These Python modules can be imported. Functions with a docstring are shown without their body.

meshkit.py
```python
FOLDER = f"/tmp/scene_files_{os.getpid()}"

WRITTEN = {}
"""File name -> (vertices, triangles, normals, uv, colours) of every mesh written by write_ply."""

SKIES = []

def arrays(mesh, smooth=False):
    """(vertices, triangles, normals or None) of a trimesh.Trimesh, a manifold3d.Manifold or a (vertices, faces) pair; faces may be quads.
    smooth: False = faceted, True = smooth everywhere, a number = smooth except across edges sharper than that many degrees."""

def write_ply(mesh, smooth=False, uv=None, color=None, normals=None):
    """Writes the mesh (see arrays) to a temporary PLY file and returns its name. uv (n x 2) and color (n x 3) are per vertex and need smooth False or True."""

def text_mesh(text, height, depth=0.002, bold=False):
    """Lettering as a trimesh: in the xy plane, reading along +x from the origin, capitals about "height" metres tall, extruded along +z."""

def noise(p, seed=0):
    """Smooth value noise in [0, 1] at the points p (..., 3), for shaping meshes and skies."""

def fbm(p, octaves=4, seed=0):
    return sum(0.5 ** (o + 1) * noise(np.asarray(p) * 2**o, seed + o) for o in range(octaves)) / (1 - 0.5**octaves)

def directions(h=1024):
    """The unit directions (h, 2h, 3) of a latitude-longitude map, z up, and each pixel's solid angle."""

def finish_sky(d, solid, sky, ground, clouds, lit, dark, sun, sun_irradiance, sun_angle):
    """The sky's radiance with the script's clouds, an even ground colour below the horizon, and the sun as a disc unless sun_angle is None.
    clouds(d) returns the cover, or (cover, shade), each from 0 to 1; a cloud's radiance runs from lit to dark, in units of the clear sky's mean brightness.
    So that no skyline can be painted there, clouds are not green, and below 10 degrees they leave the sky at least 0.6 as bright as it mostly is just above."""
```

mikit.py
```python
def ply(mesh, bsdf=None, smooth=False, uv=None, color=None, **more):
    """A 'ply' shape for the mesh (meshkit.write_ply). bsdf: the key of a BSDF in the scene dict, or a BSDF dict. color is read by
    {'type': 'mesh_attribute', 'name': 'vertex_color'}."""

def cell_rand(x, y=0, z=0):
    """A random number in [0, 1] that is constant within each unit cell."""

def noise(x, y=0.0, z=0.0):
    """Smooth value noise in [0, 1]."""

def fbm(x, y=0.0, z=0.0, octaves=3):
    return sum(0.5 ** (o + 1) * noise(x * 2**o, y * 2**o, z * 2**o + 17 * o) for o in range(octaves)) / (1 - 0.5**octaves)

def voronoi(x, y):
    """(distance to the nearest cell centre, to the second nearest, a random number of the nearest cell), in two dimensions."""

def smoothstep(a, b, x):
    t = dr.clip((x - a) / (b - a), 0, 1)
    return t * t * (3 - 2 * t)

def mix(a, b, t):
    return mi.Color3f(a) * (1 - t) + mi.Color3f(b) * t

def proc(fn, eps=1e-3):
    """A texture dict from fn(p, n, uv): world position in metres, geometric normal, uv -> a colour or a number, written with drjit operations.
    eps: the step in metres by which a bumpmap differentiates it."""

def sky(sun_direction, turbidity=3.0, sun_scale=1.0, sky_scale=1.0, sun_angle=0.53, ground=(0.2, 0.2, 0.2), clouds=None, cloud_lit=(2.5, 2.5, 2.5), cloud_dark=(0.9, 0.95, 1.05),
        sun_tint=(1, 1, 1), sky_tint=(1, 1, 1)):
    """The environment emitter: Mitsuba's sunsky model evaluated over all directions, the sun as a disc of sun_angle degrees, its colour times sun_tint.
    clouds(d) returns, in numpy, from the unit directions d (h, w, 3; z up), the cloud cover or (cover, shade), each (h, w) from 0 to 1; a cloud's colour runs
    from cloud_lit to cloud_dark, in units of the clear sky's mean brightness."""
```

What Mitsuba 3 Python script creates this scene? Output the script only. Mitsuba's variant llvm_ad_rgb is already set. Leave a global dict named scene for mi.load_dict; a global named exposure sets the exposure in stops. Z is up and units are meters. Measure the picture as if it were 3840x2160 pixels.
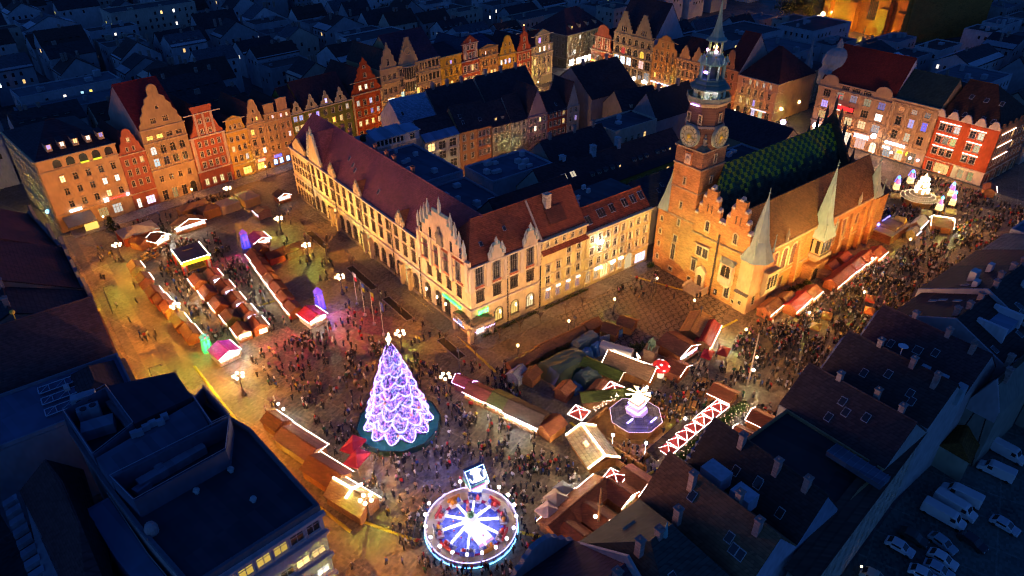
import math
import numpy as np,trimesh,mitsuba as mi,mikit,drjit as dr
import meshkit
from shapely.geometry import Polygon,Point,LineString,box as sbox
from shapely import affinity
from shapely.ops import unary_union

T=mi.ScalarTransform4f
rng=np.random.default_rng(11)
scene,labels={},{}

# ------------------------------------------------------------------ camera, sky, exposure

EYE=np.array([-68.86,-104.99,95.0])
F_PX,PITCH,ROLL,YAW=2628.0,math.radians(32.689),math.radians(0.348),math.radians(52.349)
_fw=np.array([math.cos(PITCH)*math.cos(YAW),math.cos(PITCH)*math.sin(YAW),-math.sin(PITCH)])
_r=np.array([math.sin(YAW),-math.cos(YAW),0.0]);_d=np.cross(_fw,_r)
RIGHT=math.cos(ROLL)*_r+math.sin(ROLL)*_d
DOWN=-math.sin(ROLL)*_r+math.cos(ROLL)*_d
scene['camera']={'type':'perspective','fov':2*math.degrees(math.atan(1920/F_PX)),'fov_axis':'x','near_clip':1.0,'far_clip':3000.0,
                   'to_world':T().look_at(origin=EYE.tolist(),target=(EYE+_fw).tolist(),up=(-DOWN).tolist())}
exposure=0.42
_sky=dict(mikit.sky([-0.6,-0.5,0.45],turbidity=3,sun_scale=0.0,sky_scale=0.78,sky_tint=(0.30,0.95,2.6),ground=(0.02,0.02,0.03)))
_sky['sampling_weight']=40.0
scene['night_sky']=_sky

def at(k,x,y,h=0.0):
    """A point of the ground (or of height h): the survey of the square, read in twelve sheets."""
    ox,oy=(960*((k-1)%4),720*((k-1)//4))
    u,v=ox+x/2.0125,oy+y/2.0125
    q=(u-1920)/F_PX*RIGHT+(v-1080)/F_PX*DOWN+_fw
    p=EYE+q*(h-EYE[2])/q[2]
    return p

# ------------------------------------------------------------------ materials: the colour of a part travels in its uv
def unpack(uv):
    g=dr.floor(uv.y+1e-4)
    b=(uv.y-g)
    return mi.Color3f(dr.clip(uv.x,0,1),g/255.0,dr.maximum(b-0.05,0)/0.9)

def uvcol(c,n):
    c=np.clip(np.broadcast_to(np.asarray(c,float),(n,3)),0,1)
    return np.stack([c[:,0],np.round(c[:,1]*255)+0.05+0.9*c[:,2]],1)

def f_plaster(p,n,uv):
    c=unpack(uv)
    s=0.72+0.36*mikit.fbm(p.x*0.45,p.y*0.45,p.z*0.3,octaves=3)+0.22*(mikit.noise(p.x*2.6,p.y*2.6,p.z*0.9)-0.5)
    return c*s
def f_tile(p,n,uv):
    c=unpack(uv)
    h=p.x*0.9+p.y*1.1
    s=0.62+0.45*mikit.cell_rand(dr.floor(p.z/0.34),dr.floor(h/0.42))+0.4*(mikit.fbm(p.x*0.22,p.y*0.22,p.z*0.3)-0.5)
    row=p.z/0.34-dr.floor(p.z/0.34)
    return c*s*dr.select(row<0.22,0.7,1.0)
def f_brick(p,n,uv):
    c=unpack(uv)
    h=(p.x+p.y)/0.62
    s=0.7+0.42*mikit.cell_rand(dr.floor(p.z/0.2),dr.floor(h))+0.55*(mikit.fbm(p.x*0.5,p.y*0.5,p.z*0.5,octaves=3)-0.5)
    return c*s
def f_wood(p,n,uv):
    c=unpack(uv)
    s=0.7+0.5*mikit.cell_rand(dr.floor(p.z/0.16),dr.floor((p.x-p.y)/3.0))*mikit.cell_rand(dr.floor((p.x+p.y)/0.22),3)+0.3*(mikit.noise(p.x*3,p.y*3,p.z*9)-0.5)+0.1
    return c*s
def f_paving(p,n,uv):
    c=unpack(uv)

    sx,sy=p.x*0.94+p.y*0.34,-p.x*0.34+p.y*0.94
    s=0.62+0.5*mikit.cell_rand(dr.floor(sx/0.55),dr.floor(sy/0.38),5)+0.9*(mikit.fbm(p.x*0.16,p.y*0.16,2.0,octaves=4)-0.5)
    s*=dr.select((sx/6.2-dr.floor(sx/6.2)<0.05)|(sy/8.5-dr.floor(sy/8.5)<0.035),1.35,1.0)
    return c*dr.maximum(s,0.2)
def f_scallop(p,n,uv):
    c=unpack(uv)
    a,b=p.x*0.86+p.y*0.5,-p.x*0.5+p.y*0.86
    r=1.45
    row=dr.floor(b/(r*0.62))
    off=dr.select(row-2*dr.floor(row/2)>0.5,r,0.0)
    x=(a+off)/(2*r);fx=(x-dr.floor(x)-0.5)*2*r
    fy=b-row*r*0.62
    d=dr.abs(dr.sqrt(fx*fx+fy*fy)-r*0.97)
    row2=row-1;off2=dr.select(row2-2*dr.floor(row2/2)>0.5,r,0.0)
    x2=(a+off2)/(2*r);fx2=(x2-dr.floor(x2)-0.5)*2*r
    d=dr.minimum(d,dr.abs(dr.sqrt(fx2*fx2+dr.square(b-row2*r*0.62))-r*0.97))
    s=0.72+0.35*mikit.cell_rand(dr.floor(a/0.3),dr.floor(b/0.3),2)+0.7*(mikit.fbm(p.x*0.2,p.y*0.2,4.0)-0.5)
    return c*s*dr.select(d<0.13,0.35,1.0)
def f_roofdeck(p,n,uv):
    c=unpack(uv)
    return c*(0.55+0.7*mikit.fbm(p.x*0.3,p.y*0.3,p.z*0.3,octaves=4)+0.3*mikit.cell_rand(dr.floor((p.x*0.97+p.y*0.2)/1.1),dr.floor((p.y*0.97-p.x*0.2)/7))-0.1)

def _mat(fn,rough,spec=0.3,metal=0.0):
    return{'type':'twosided','bsdf':{'type':'principled','base_color':mikit.proc(fn),'roughness':rough,'specular':spec,'metallic':metal}}
scene['plaster']=_mat(f_plaster,0.85,0.2)
scene['tile']=_mat(f_tile,0.75,0.25)
scene['brick']=_mat(f_brick,0.85,0.2)
scene['wood']=_mat(f_wood,0.7,0.25)
scene['paving']=_mat(f_paving,0.62,0.35)
scene['scallop']=_mat(f_scallop,0.6,0.35)
scene['roofdeck']=_mat(f_roofdeck,0.75,0.25)
scene['paint']=_mat(lambda p,n,uv:unpack(uv),0.6,0.3)
scene['gloss']=_mat(lambda p,n,uv:unpack(uv),0.22,0.5)
scene['people_cloth']={'type':'twosided','bsdf':{'type':'diffuse','reflectance':{'type':'mesh_attribute','name':'vertex_color'}}}
scene['glass_dark']={'type':'twosided','bsdf':{'type':'principled','base_color':{'type':'rgb','value':[0.02,0.021,0.025]},'roughness':0.12,'specular':0.5}}
scene['lamp_black']={'type':'diffuse','reflectance':{'type':'rgb','value':[0.02,0.02,0.02]}}

# ------------------------------------------------------------------ mesh builder
class MB:
    def __init__(s):s.v,s.f,s.c,s.n=[],[],[],0
    def add(s,v,f,c=None):
        v=np.asarray(v,float);f=np.asarray(f,int)
        if f.ndim==2 and f.shape[1]==4:f=np.vstack([f[:,[0,1,2]],f[:,[0,2,3]]])
        s.v.append(v);s.f.append(f+s.n);s.n+=len(v)
        s.c.append(np.broadcast_to(np.asarray(c if c is not None else(np.nan,)*3,float),(len(v),3)))
        return s
    def box(s,x0,y0,z0,x1,y1,z1,c=None):
        v=[(x,y,z)for x in(x0,x1)for y in(y0,y1)for z in(z0,z1)]
        return s.add(v,[[0,1,3,2],[4,6,7,5],[0,4,5,1],[2,3,7,6],[0,2,6,4],[1,5,7,3]],c)
    def hexa(s,b,t,c=None):
        """A closed solid between the bottom ring b and the top ring t (counter-clockwise seen from above)."""
        b,t=np.asarray(b,float),np.asarray(t,float);n=len(b)
        f=[]
        for i in range(n):
            j=(i+1)%n;f+=[[i,j,n+j],[i,n+j,n+i]]
        for i in range(1,n-1):f+=[[0,i+1,i],[n,n+i,n+i+1]]
        return s.add(np.vstack([b,t]),f,c)
    def slab(s,quad,t,c=None):
        """A plate of thickness t under a planar quad given counter-clockwise from its upper side."""
        q=np.array(quad,float);nn=np.cross(q[1]-q[0],q[2]-q[0]);nn/=np.linalg.norm(nn)
        return s.hexa(q-nn*t,q,c)
    def tube(s,p,q,r,n=6,r2=None,c=None):
        p,q=np.asarray(p,float),np.asarray(q,float);r2=r if r2 is None else r2
        d=(q-p)/max(np.linalg.norm(q-p),1e-9)
        a=np.cross(d,[0,0,1]if abs(d[2])<0.9 else[1,0,0]);a/=np.linalg.norm(a);b=np.cross(d,a)
        k=np.arange(n)*2*np.pi/n
        ring=np.cos(k)[:,None]*a+np.sin(k)[:,None]*b
        return s.hexa(p+ring*r,q+ring*max(r2,1e-3),c)
    def path(s,pts,r,n=4,c=None):
        for a,b in zip(pts[:-1],pts[1:]):s.tube(a,b,r,n,c=c)
        return s
    def lathe(s,prof,n=12,o=(0,0,0),c=None,rot=0.0):
        """prof: [(radius, z)] from the bottom up."""
        k=np.arange(n)*2*np.pi/n+rot
        rings=[np.stack([np.cos(k)*max(r,1e-3)+o[0],np.sin(k)*max(r,1e-3)+o[1],np.full(n,z+o[2])],1)for r,z in prof]
        f=[]
        for i in range(len(rings)-1):
            for j in range(n):
                a,b=i*n+j,i*n+(j+1)%n;f+=[[a,b,b+n],[a,b+n,a+n]]
        m=(len(rings)-1)*n
        for j in range(1,n-1):f+=[[0,j+1,j],[m,m+j,m+j+1]]
        return s.add(np.vstack(rings),f,c)
    def ball(s,o,r,c=None,sub=1,sc=(1,1,1)):
        m=ICO[sub];return s.add(m[0]*r*np.asarray(sc)+np.asarray(o),m[1],c)
    def poly(s,pol,y0,y1,c=None):
        """Extrudes a polygon of the (u, z) plane from depth y0 to y1."""
        for g in getattr(pol,'geoms',[pol]):
            if g.area<1e-4:continue
            m=trimesh.creation.extrude_polygon(g,y1-y0,engine='earcut')
            v=np.array(m.vertices);s.add(np.stack([v[:,0],v[:,2]+y0,v[:,1]],1),np.array(m.faces)[:,::-1],c)
        return s
    def flat(s,pol,z0,z1,c=None):
        for g in getattr(pol,'geoms',[pol]):
            if g.area<1e-4:continue
            m=trimesh.creation.extrude_polygon(g,z1-z0,engine='earcut')
            s.add(np.array(m.vertices)+[0,0,z0],np.array(m.faces),c)
        return s
    def move(s,M):
        o=MB();M=np.asarray(M,float)
        for v,f,c in zip(s.v,s.f,s.c):o.add(v@M[:3,:3].T+M[:3,3],f-f.min()if False else f,None);o.c[-1]=c
        o.f=[f for f in s.f];o.n=s.n
        return o
    def join(s,o,M=None):
        o=o if M is None else o.move(M)
        s.v+=o.v;s.c+=o.c;s.f+=[f+s.n for f in o.f];s.n+=o.n
        return s
    def arrays(s):return np.vstack(s.v),np.vstack(s.f),np.vstack(s.c)
_i0,_i1=trimesh.creation.icosphere(0),trimesh.creation.icosphere(1)
ICO={0:(np.array(_i0.vertices),np.array(_i0.faces)),1:(np.array(_i1.vertices),np.array(_i1.faces))}

_count={}
def num(base):
    k=_count.get(base,0);_count[base]=k+1
    return base if k==0 else f'{base}_{k:03d}'
def thing(base,label,cat,group=None):
    key=num(base);labels[key]={'label':label,'category':cat}
    if group:labels[key]['group']=group
    return key
_plies={}
def put(key,mb,mat,col=None,M=None,smooth=False,emit=None,sw=0.0,cache=None,kind=None):
    """One entry of the scene."""
    if cache is not None and(cache,mat,col)in _plies:d=dict(_plies[(cache,mat,col)])
    else:
        v,f,c=mb.arrays()
        if mat=='people_cloth':d=mikit.ply((v,f),mat,color=np.nan_to_num(c),smooth=smooth)
        elif mat in('glass_dark','lamp_black'):d=mikit.ply((v,f),mat)
        else:
            cc=np.where(np.isnan(c),np.broadcast_to(np.asarray(col if col is not None else(0.3,0.3,0.3),float),c.shape),c)
            d=mikit.ply((v,f),mat,uv=uvcol(cc,len(v)))
        if cache is not None:_plies[(cache,mat,col)]=dict(d)
    if M is not None:d['to_world']=T(np.asarray(M,float).tolist())
    if emit is not None:d['emitter']={'type':'area','sampling_weight':float(sw),'radiance':{'type':'rgb','value':[float(x)for x in emit]}}
    scene[key]=d
    if kind:labels.setdefault(key,{})['kind']=kind
    return key
def part(parent,base,*a,**k):return put(num(parent+'__'+base),*a,**k)
def lamp(key,pos,col,power,sw=None):
    if power<=0:return
    scene[num(key)]={'type':'point','position':[float(x)for x in pos],'sampling_weight':float(sw or 10),'intensity':{'type':'rgb','value':[float(c*power)for c in col]}}
def spot(key,pos,target,col,power,cut=50.0,sw=None):
    scene[num(key)]={'type':'spot','to_world':T().look_at(origin=[float(x)for x in pos],target=[float(x)for x in target],up=[0.01,0.02,1]),'cutoff_angle':cut,'beam_width':cut*0.45,
                       'sampling_weight':float(sw or 12),'intensity':{'type':'rgb','value':[float(c*power)for c in col]}}

def frame(o,t):
    """Local x runs right along a facade as seen from in front of it, y back into the building, z up."""
    t=np.array([t[0],t[1]],float);t/=np.linalg.norm(t)
    M=np.eye(4);M[:2,0]=t;M[:2,1]=(-t[1],t[0]);M[:3,3]=(o[0],o[1],o[2]if len(o)>2 else 0.0)
    return M
def shift(M,x=0.0,y=0.0,z=0.0):
    S=np.eye(4);S[:3,3]=(x,y,z);return M@S
def rotz(a,o=(0,0,0)):
    M=np.eye(4);M[0,0]=M[1,1]=math.cos(a);M[0,1]=-math.sin(a);M[1,0]=math.sin(a);M[:3,3]=o;return M

WARM,WHITE,GOLD,VIOLET,CYAN=(1.0,0.62,0.22),(1.0,0.92,0.8),(1.0,0.72,0.12),(0.5,0.35,1.0),(0.45,0.8,1.0)
def scl(c,s):return tuple(x*s for x in c)

# ------------------------------------------------------------------ facades
def opening(w,h,kind):
    if kind=='a':
        r=w/2;k=np.linspace(0,np.pi,9)
        return Polygon([(-r,0),(r,0)]+[(r*math.cos(a),h-r+r*math.sin(a))for a in k])
    return sbox(-w/2,0,w/2,h)
def window(parent,M,u,z,w,h,kind='r',trim=(0.5,0.42,0.3),lit=None,bars=1,sur=0.13,hood=0,sill=True,name='window'):
    key=('win',round(w,2),round(h,2),kind,bars,sur,hood,sill)
    mb=MB();o=opening(w,h,kind)
    if(key,'paint',trim)not in _plies:
        if sur>0:mb.poly(o.buffer(sur,join_style=2).difference(o.buffer(-0.01)).intersection(sbox(-9,-0.02,9,h+1)),-0.06,0.1)
        mb.poly(o.buffer(0.0).difference(o.buffer(-0.09,join_style=2)),0.12,0.2)
        for i in range(bars):mb.box(-w/2+w*(i+1)/(bars+1)-0.045,0.12,0.05,-w/2+w*(i+1)/(bars+1)+0.045,0.19,h-0.05)
        if bars:mb.box(-w/2+0.05,0.125,h*0.62,w/2-0.05,0.185,h*0.62+0.09)
        if sill:mb.box(-w/2-0.18,-0.16,-0.14,w/2+0.18,0.1,-0.025)
        if hood:mb.box(-w/2-0.25,-0.22,h+0.22,w/2+0.25,0.05,h+0.38)
    k=part(parent,name,mb,'paint',trim,shift(M,u,0,z),cache=key)
    pk=('pane',round(w,2),round(h,2),kind);pm=MB()
    if lit is None:put(num(k+'__pane'),pm.poly(o,0.23,0.26),'glass_dark',None,shift(M,u,0,z),cache=pk)
    else:put(num(k+'__pane'),pm.poly(o,0.23,0.26),'lamp_black',None,shift(M,u,0,z),cache=pk,emit=lit)
    return o,(u,z)
def lit_choice(p,tones=(WARM,WHITE,GOLD,VIOLET),s=1.0):
    if rng.random()>p:return None
    t=tones[int(rng.choice(len(tones),p=np.array([0.5,0.25,0.15,0.1,0,0][:len(tones)])/sum([0.5,0.25,0.15,0.1,0,0][:len(tones)])))]
    return scl(t,s*rng.uniform(0.35,1.6))
def facade(parent,M,outline,rows,wall,trim=(0.5,0.42,0.3),mat='plaster',thick=0.5,courses=(),name='front_wall',lit=0.16,frame_col=None,extra_holes=()):
    """rows: (z, height, [centres], width, kind, options). A wall with real openings, its windows and its string courses."""
    pol=Polygon(outline).buffer(0);holes=list(extra_holes)
    for row in rows:
        z,h,us,w,kind=row[:5];o=dict(row[5])if len(row)>5 else{}
        nm=o.pop('name','window');force=o.pop('lit','x');p=o.pop('p',lit);tr=o.pop('trim',trim)
        for i,u in enumerate(us):
            li=lit_choice(p)if force=='x' else(force[i]if isinstance(force,list)else force)
            holes.append(affinity.translate(window(parent,M,u,z,w,h,kind,tr,li,name=nm,**o)[0],u,z))
    if holes:pol=pol.difference(unary_union(holes))
    part(parent,name,MB().poly(pol,0,thick),mat,wall,M)
    for cz in courses:
        z,hh,pr,u0,u1=cz[:5]
        part(parent,cz[5]if len(cz)>5 else 'string_course',MB().box(u0-pr*0.5,-pr,z,u1+pr*0.5,0.05,z+hh),'plaster',cz[6]if len(cz)>6 else trim,M)
def cols(u0,u1,n,m=0.5):
    w=(u1-u0)/n
    return[u0+w*(i+0.5)for i in range(n)]
def sym(uc,pts):
    """Gable outline from right to left out of right-hand points (half width, z)."""
    return[(uc+a,b)for a,b in pts]+[(uc-a,b)for a,b in pts[::-1]]
def g_step(hw,z0,z1,n,top=0.12):
    pts=[]
    for i in range(n):
        a=hw*(1-i/n*(1-top));pts+=[(a,z0+(z1-z0)*i/n),(a,z0+(z1-z0)*(i+1)/n)]
    return pts
def g_dutch(hw,z0,z1):
    P=[(1,0),(.99,.06),(.9,.1),(.8,.2),(.74,.34),(.72,.42),(.6,.46),(.54,.56),(.5,.7),(.42,.74),(.36,.82),(.3,.92),(.17,.985),(0.03,1)]
    return[(hw*a,z0+(z1-z0)*b)for a,b in P]
def g_scroll(hw,z0,z1,tiers=3):
    pts=[]
    for i in range(tiers):
        a=hw*(1-i/tiers*0.86);b=hw*(1-(i+0.75)/tiers*0.86);s,e=z0+(z1-z0)*i/(tiers+.4),z0+(z1-z0)*(i+1)/(tiers+.4)
        pts+=[(a,s),(a+.12,s+.3*(e-s)),(a-.25*(a-b),s+.45*(e-s)),(b+.1,s+.7*(e-s)),(b+.25,s+.85*(e-s)),(b,e-.02)]
    return pts+[(hw*.12,z1-(z1-z0)*.1),(0.04,z1)]
def g_block(hw,z0,z1,ped=1.0):return[(hw,z0),(hw,z1-ped),(hw+.25,z1-ped+.02),(hw+.25,z1-ped+.3),(0.05,z1)]
def roof_side(parent,M,u0,u1,y0,y1,ze,zr,col,mat='tile',name='roof',hip=(0,0),yr=None,over=0.35):
    """Two slopes with the ridge parallel to the facade; hip: how far the ridge stops short of each end."""
    yr=(y0+y1)/2 if yr is None else yr;mb=MB()
    a,b=u0+hip[0],u1-hip[1]
    k=over*(zr-ze)/max(yr-y0,.1)
    mb.slab([(u0,y0-over,ze-k),(u1,y0-over,ze-k),(b,yr,zr),(a,yr,zr)],0.22)
    mb.slab([(u1,y1+over,ze-over*(zr-ze)/max(y1-yr,.1)),(u0,y1+over,ze-over*(zr-ze)/max(y1-yr,.1)),(a,yr,zr),(b,yr,zr)],0.22)
    for h,(x,rx)in zip(hip,((u0,a),(u1,b))):
        if h>0:
            q=[(x,y1+over*.5,ze),(x,y0-over*.5,ze),(rx,yr,zr)]
            q=q if x==u0 else q[::-1]
            mb.hexa(np.array(q)-[0,0,.2],q)
    k=part(parent,name,mb,mat,col,M)
    part(k,'ridge_tiles',MB().tube((a,yr,zr+.02),(b,yr,zr+.02),0.16,5),mat,scl(col,1.25),M)
    return k
def body_side(parent,M,u0,u1,y0,y1,ze,zr,col,mat='plaster',hip=(0,0),yr=None,name='side_wall'):
    yr=(y0+y1)/2 if yr is None else yr;mb=MB()
    e=0.03;u0+=e;u1-=e
    pol=Polygon([(y0,-.1),(y1,-.1),(y1,ze-.3),(yr,zr-.4 if not any(hip)else ze-.3),(y0,ze-.3)]).buffer(0)
    m=trimesh.creation.extrude_polygon(pol,u1-u0,engine='earcut');v=np.array(m.vertices)
    mb.add(np.stack([v[:,2]+u0,v[:,0],v[:,1]],1),np.array(m.faces))
    part(parent,name,mb,mat,col,M)
def body_front(parent,M,u0,u1,y0,y1,ze,zr,col,roofcol,mat='plaster',ur=None,name='side_wall',over=0.2):
    """Ridge running back from the facade."""
    ur=(u0+u1)/2 if ur is None else ur;e=0.03
    pol=Polygon([(u0+e,-.1),(u1-e,-.1),(u1-e,ze-.3),(ur,zr-.4),(u0+e,ze-.3)])
    part(parent,name,MB().poly(pol,y0,y1),mat,col,M)
    mb=MB()
    mb.slab([(u0,y1,ze),(u0,y0,ze),(ur,y0,zr),(ur,y1,zr)],.22);mb.slab([(u1,y0,ze),(u1,y1,ze),(ur,y1,zr),(ur,y0,zr)],.22)
    k=part(parent,'roof',mb,'tile',roofcol,M)
    part(k,'ridge_tiles',MB().tube((ur,y0+.1,zr),(ur,y1,zr),.15,5),'tile',scl(roofcol,1.2),M)
def flat_roof(parent,M,u0,u1,y0,y1,z,col,par=0.6,wallcol=None,units=0):
    k=part(parent,'roof',MB().box(u0+.1,y0+.1,z-.3,u1-.1,y1-.1,z),'roofdeck',col,M)
    if par:
        ring=sbox(u0,y0,u1,y1).difference(sbox(u0+.35,y0+.35,u1-.35,y1-.35))
        part(parent,'parapet',MB().flat(ring,z-.2,z+par),'plaster',wallcol or col,M)
    for i in range(units):
        x,y=rng.uniform(u0+1.5,u1-2.5),rng.uniform(y0+1.5,y1-2.5);w,d,h=rng.uniform(.8,2.2),rng.uniform(.8,1.8),rng.uniform(.7,1.5)
        part(k,'vent_unit',MB().box(x,y,z,x+w,y+d,z+h).box(x+w*.2,y+d*.2,z+h,x+w*.8,y+d*.8,z+h+.12),'plaster',(.38,.4,.45),M)
def chimneys(parent,M,spots,z0,z1,col=(.3,.17,.12),w=.55,d=.9,name='chimney'):
    for(u,y)in spots:
        part(parent,name,MB().box(u-w,y-d/2,z0,u+w,y+d/2,z1).box(u-w-.12,y-d/2-.12,z1,u+w+.12,y+d/2+.12,z1+.18).box(u-w*.5,y-.15,z1+.18,u-w*.1,y+.15,z1+.5).box(u+w*.1,y-.15,z1+.18,u+w*.5,y+.15,z1+.5),'brick',col,M)
def dormers(parent,M,us,y,z,w=1.3,h=1.5,depth=1.8,col=(.3,.26,.2),roofcol=(.08,.05,.05),lit=.3):
    for u in us:
        k=part(parent,'dormer',MB().box(u-w/2,y+.05,z-.6,u+w/2,y+depth,z+h).slab([(u-w/2-.15,y-.15,z+h),(u+w/2+.15,y-.15,z+h),(u+w/2+.15,y+depth+.6,z+h+.35),(u-w/2-.15,y+depth+.6,z+h+.35)],.12,roofcol),'plaster',col,M)
        mb=MB();o=sbox(-w*.36,.1,w*.36,h-.15)
        mb.poly(o.difference(o.buffer(-.1)),-.02,.08);mb.box(-.05,-.02,.1,.05,.06,h-.15)
        put(num(k+'__window'),mb,'paint',(.5,.45,.35),shift(M,u,y,z),cache=('dw',w,h))
        li=lit_choice(lit)
        put(num(k+'__pane'),MB().poly(o,.04,.045),'glass_dark' if li is None else 'lamp_black',None,shift(M,u,y,z),cache=('dp',w,h),emit=li)
def skylights(parent,M,pts,ze,zr,y0,yr,w=.9,l=1.3,lit=None,name='skylight'):
    """Roof windows lying in the front slope: (u, fraction up the slope)."""
    for u,t in pts:
        a=np.array([0,yr-y0,zr-ze],float);L=np.linalg.norm(a);a/=L;n=np.array([0,-a[2],a[1]]);p=np.array([u,y0,ze])+a*L*t+n*.05
        q=[p+[-w/2,0,0],p+[w/2,0,0],p+[w/2,0,0]+a*l,p+[-w/2,0,0]+a*l]
        k=part(parent,name,MB().slab([x+n*.04+(x-np.mean(q,0))*.16 for x in q],.14),'paint',(.32,.33,.35),M)
        put(num(k+'__pane'),MB().slab([x+n*.07 for x in q],.03),'glass_dark' if lit is None else 'lamp_black',None,M,emit=lit)

# ------------------------------------------------------------------ the ground
put('ground',MB().flat(sbox(-420,-420,1500,1500),-0.3,0.0),'paving',(0.055,0.056,0.06),kind='structure')
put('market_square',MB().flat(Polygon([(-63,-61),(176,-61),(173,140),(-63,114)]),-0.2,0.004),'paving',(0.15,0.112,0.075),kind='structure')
put('town_hall_pavement',MB().flat(Polygon([(22,0.5),(57.7,0.5),(57.2,-27),(47,-31),(22,-22)]),-0.1,0.008),'scallop',(0.19,0.15,0.095),kind='structure')
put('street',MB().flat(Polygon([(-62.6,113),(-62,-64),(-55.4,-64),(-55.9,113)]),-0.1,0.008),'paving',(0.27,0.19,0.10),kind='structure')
put('pavement',MB().flat(Polygon([(-61.8,112),(-61.2,-63),(-59.2,-63),(-59.8,112)]),-0.05,0.12),'paving',(0.17,0.13,0.09),kind='structure')
put('north_pavement',MB().flat(Polygon([(-60,109.5),(-60,115.4),(135,139.6),(135,133.6)]),-0.05,0.12),'paving',(0.2,0.19,0.18),kind='structure')
put('new_town_hall_pavement',MB().flat(Polygon([(-2.6,94),(-2.6,2),(2,-4.4),(57,-3.6),(57,-2.0),(57,0.8),(2,1.2),(1.5,94)]),-0.05,0.10),'paving',(0.15,0.12,0.085),kind='structure')

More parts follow.
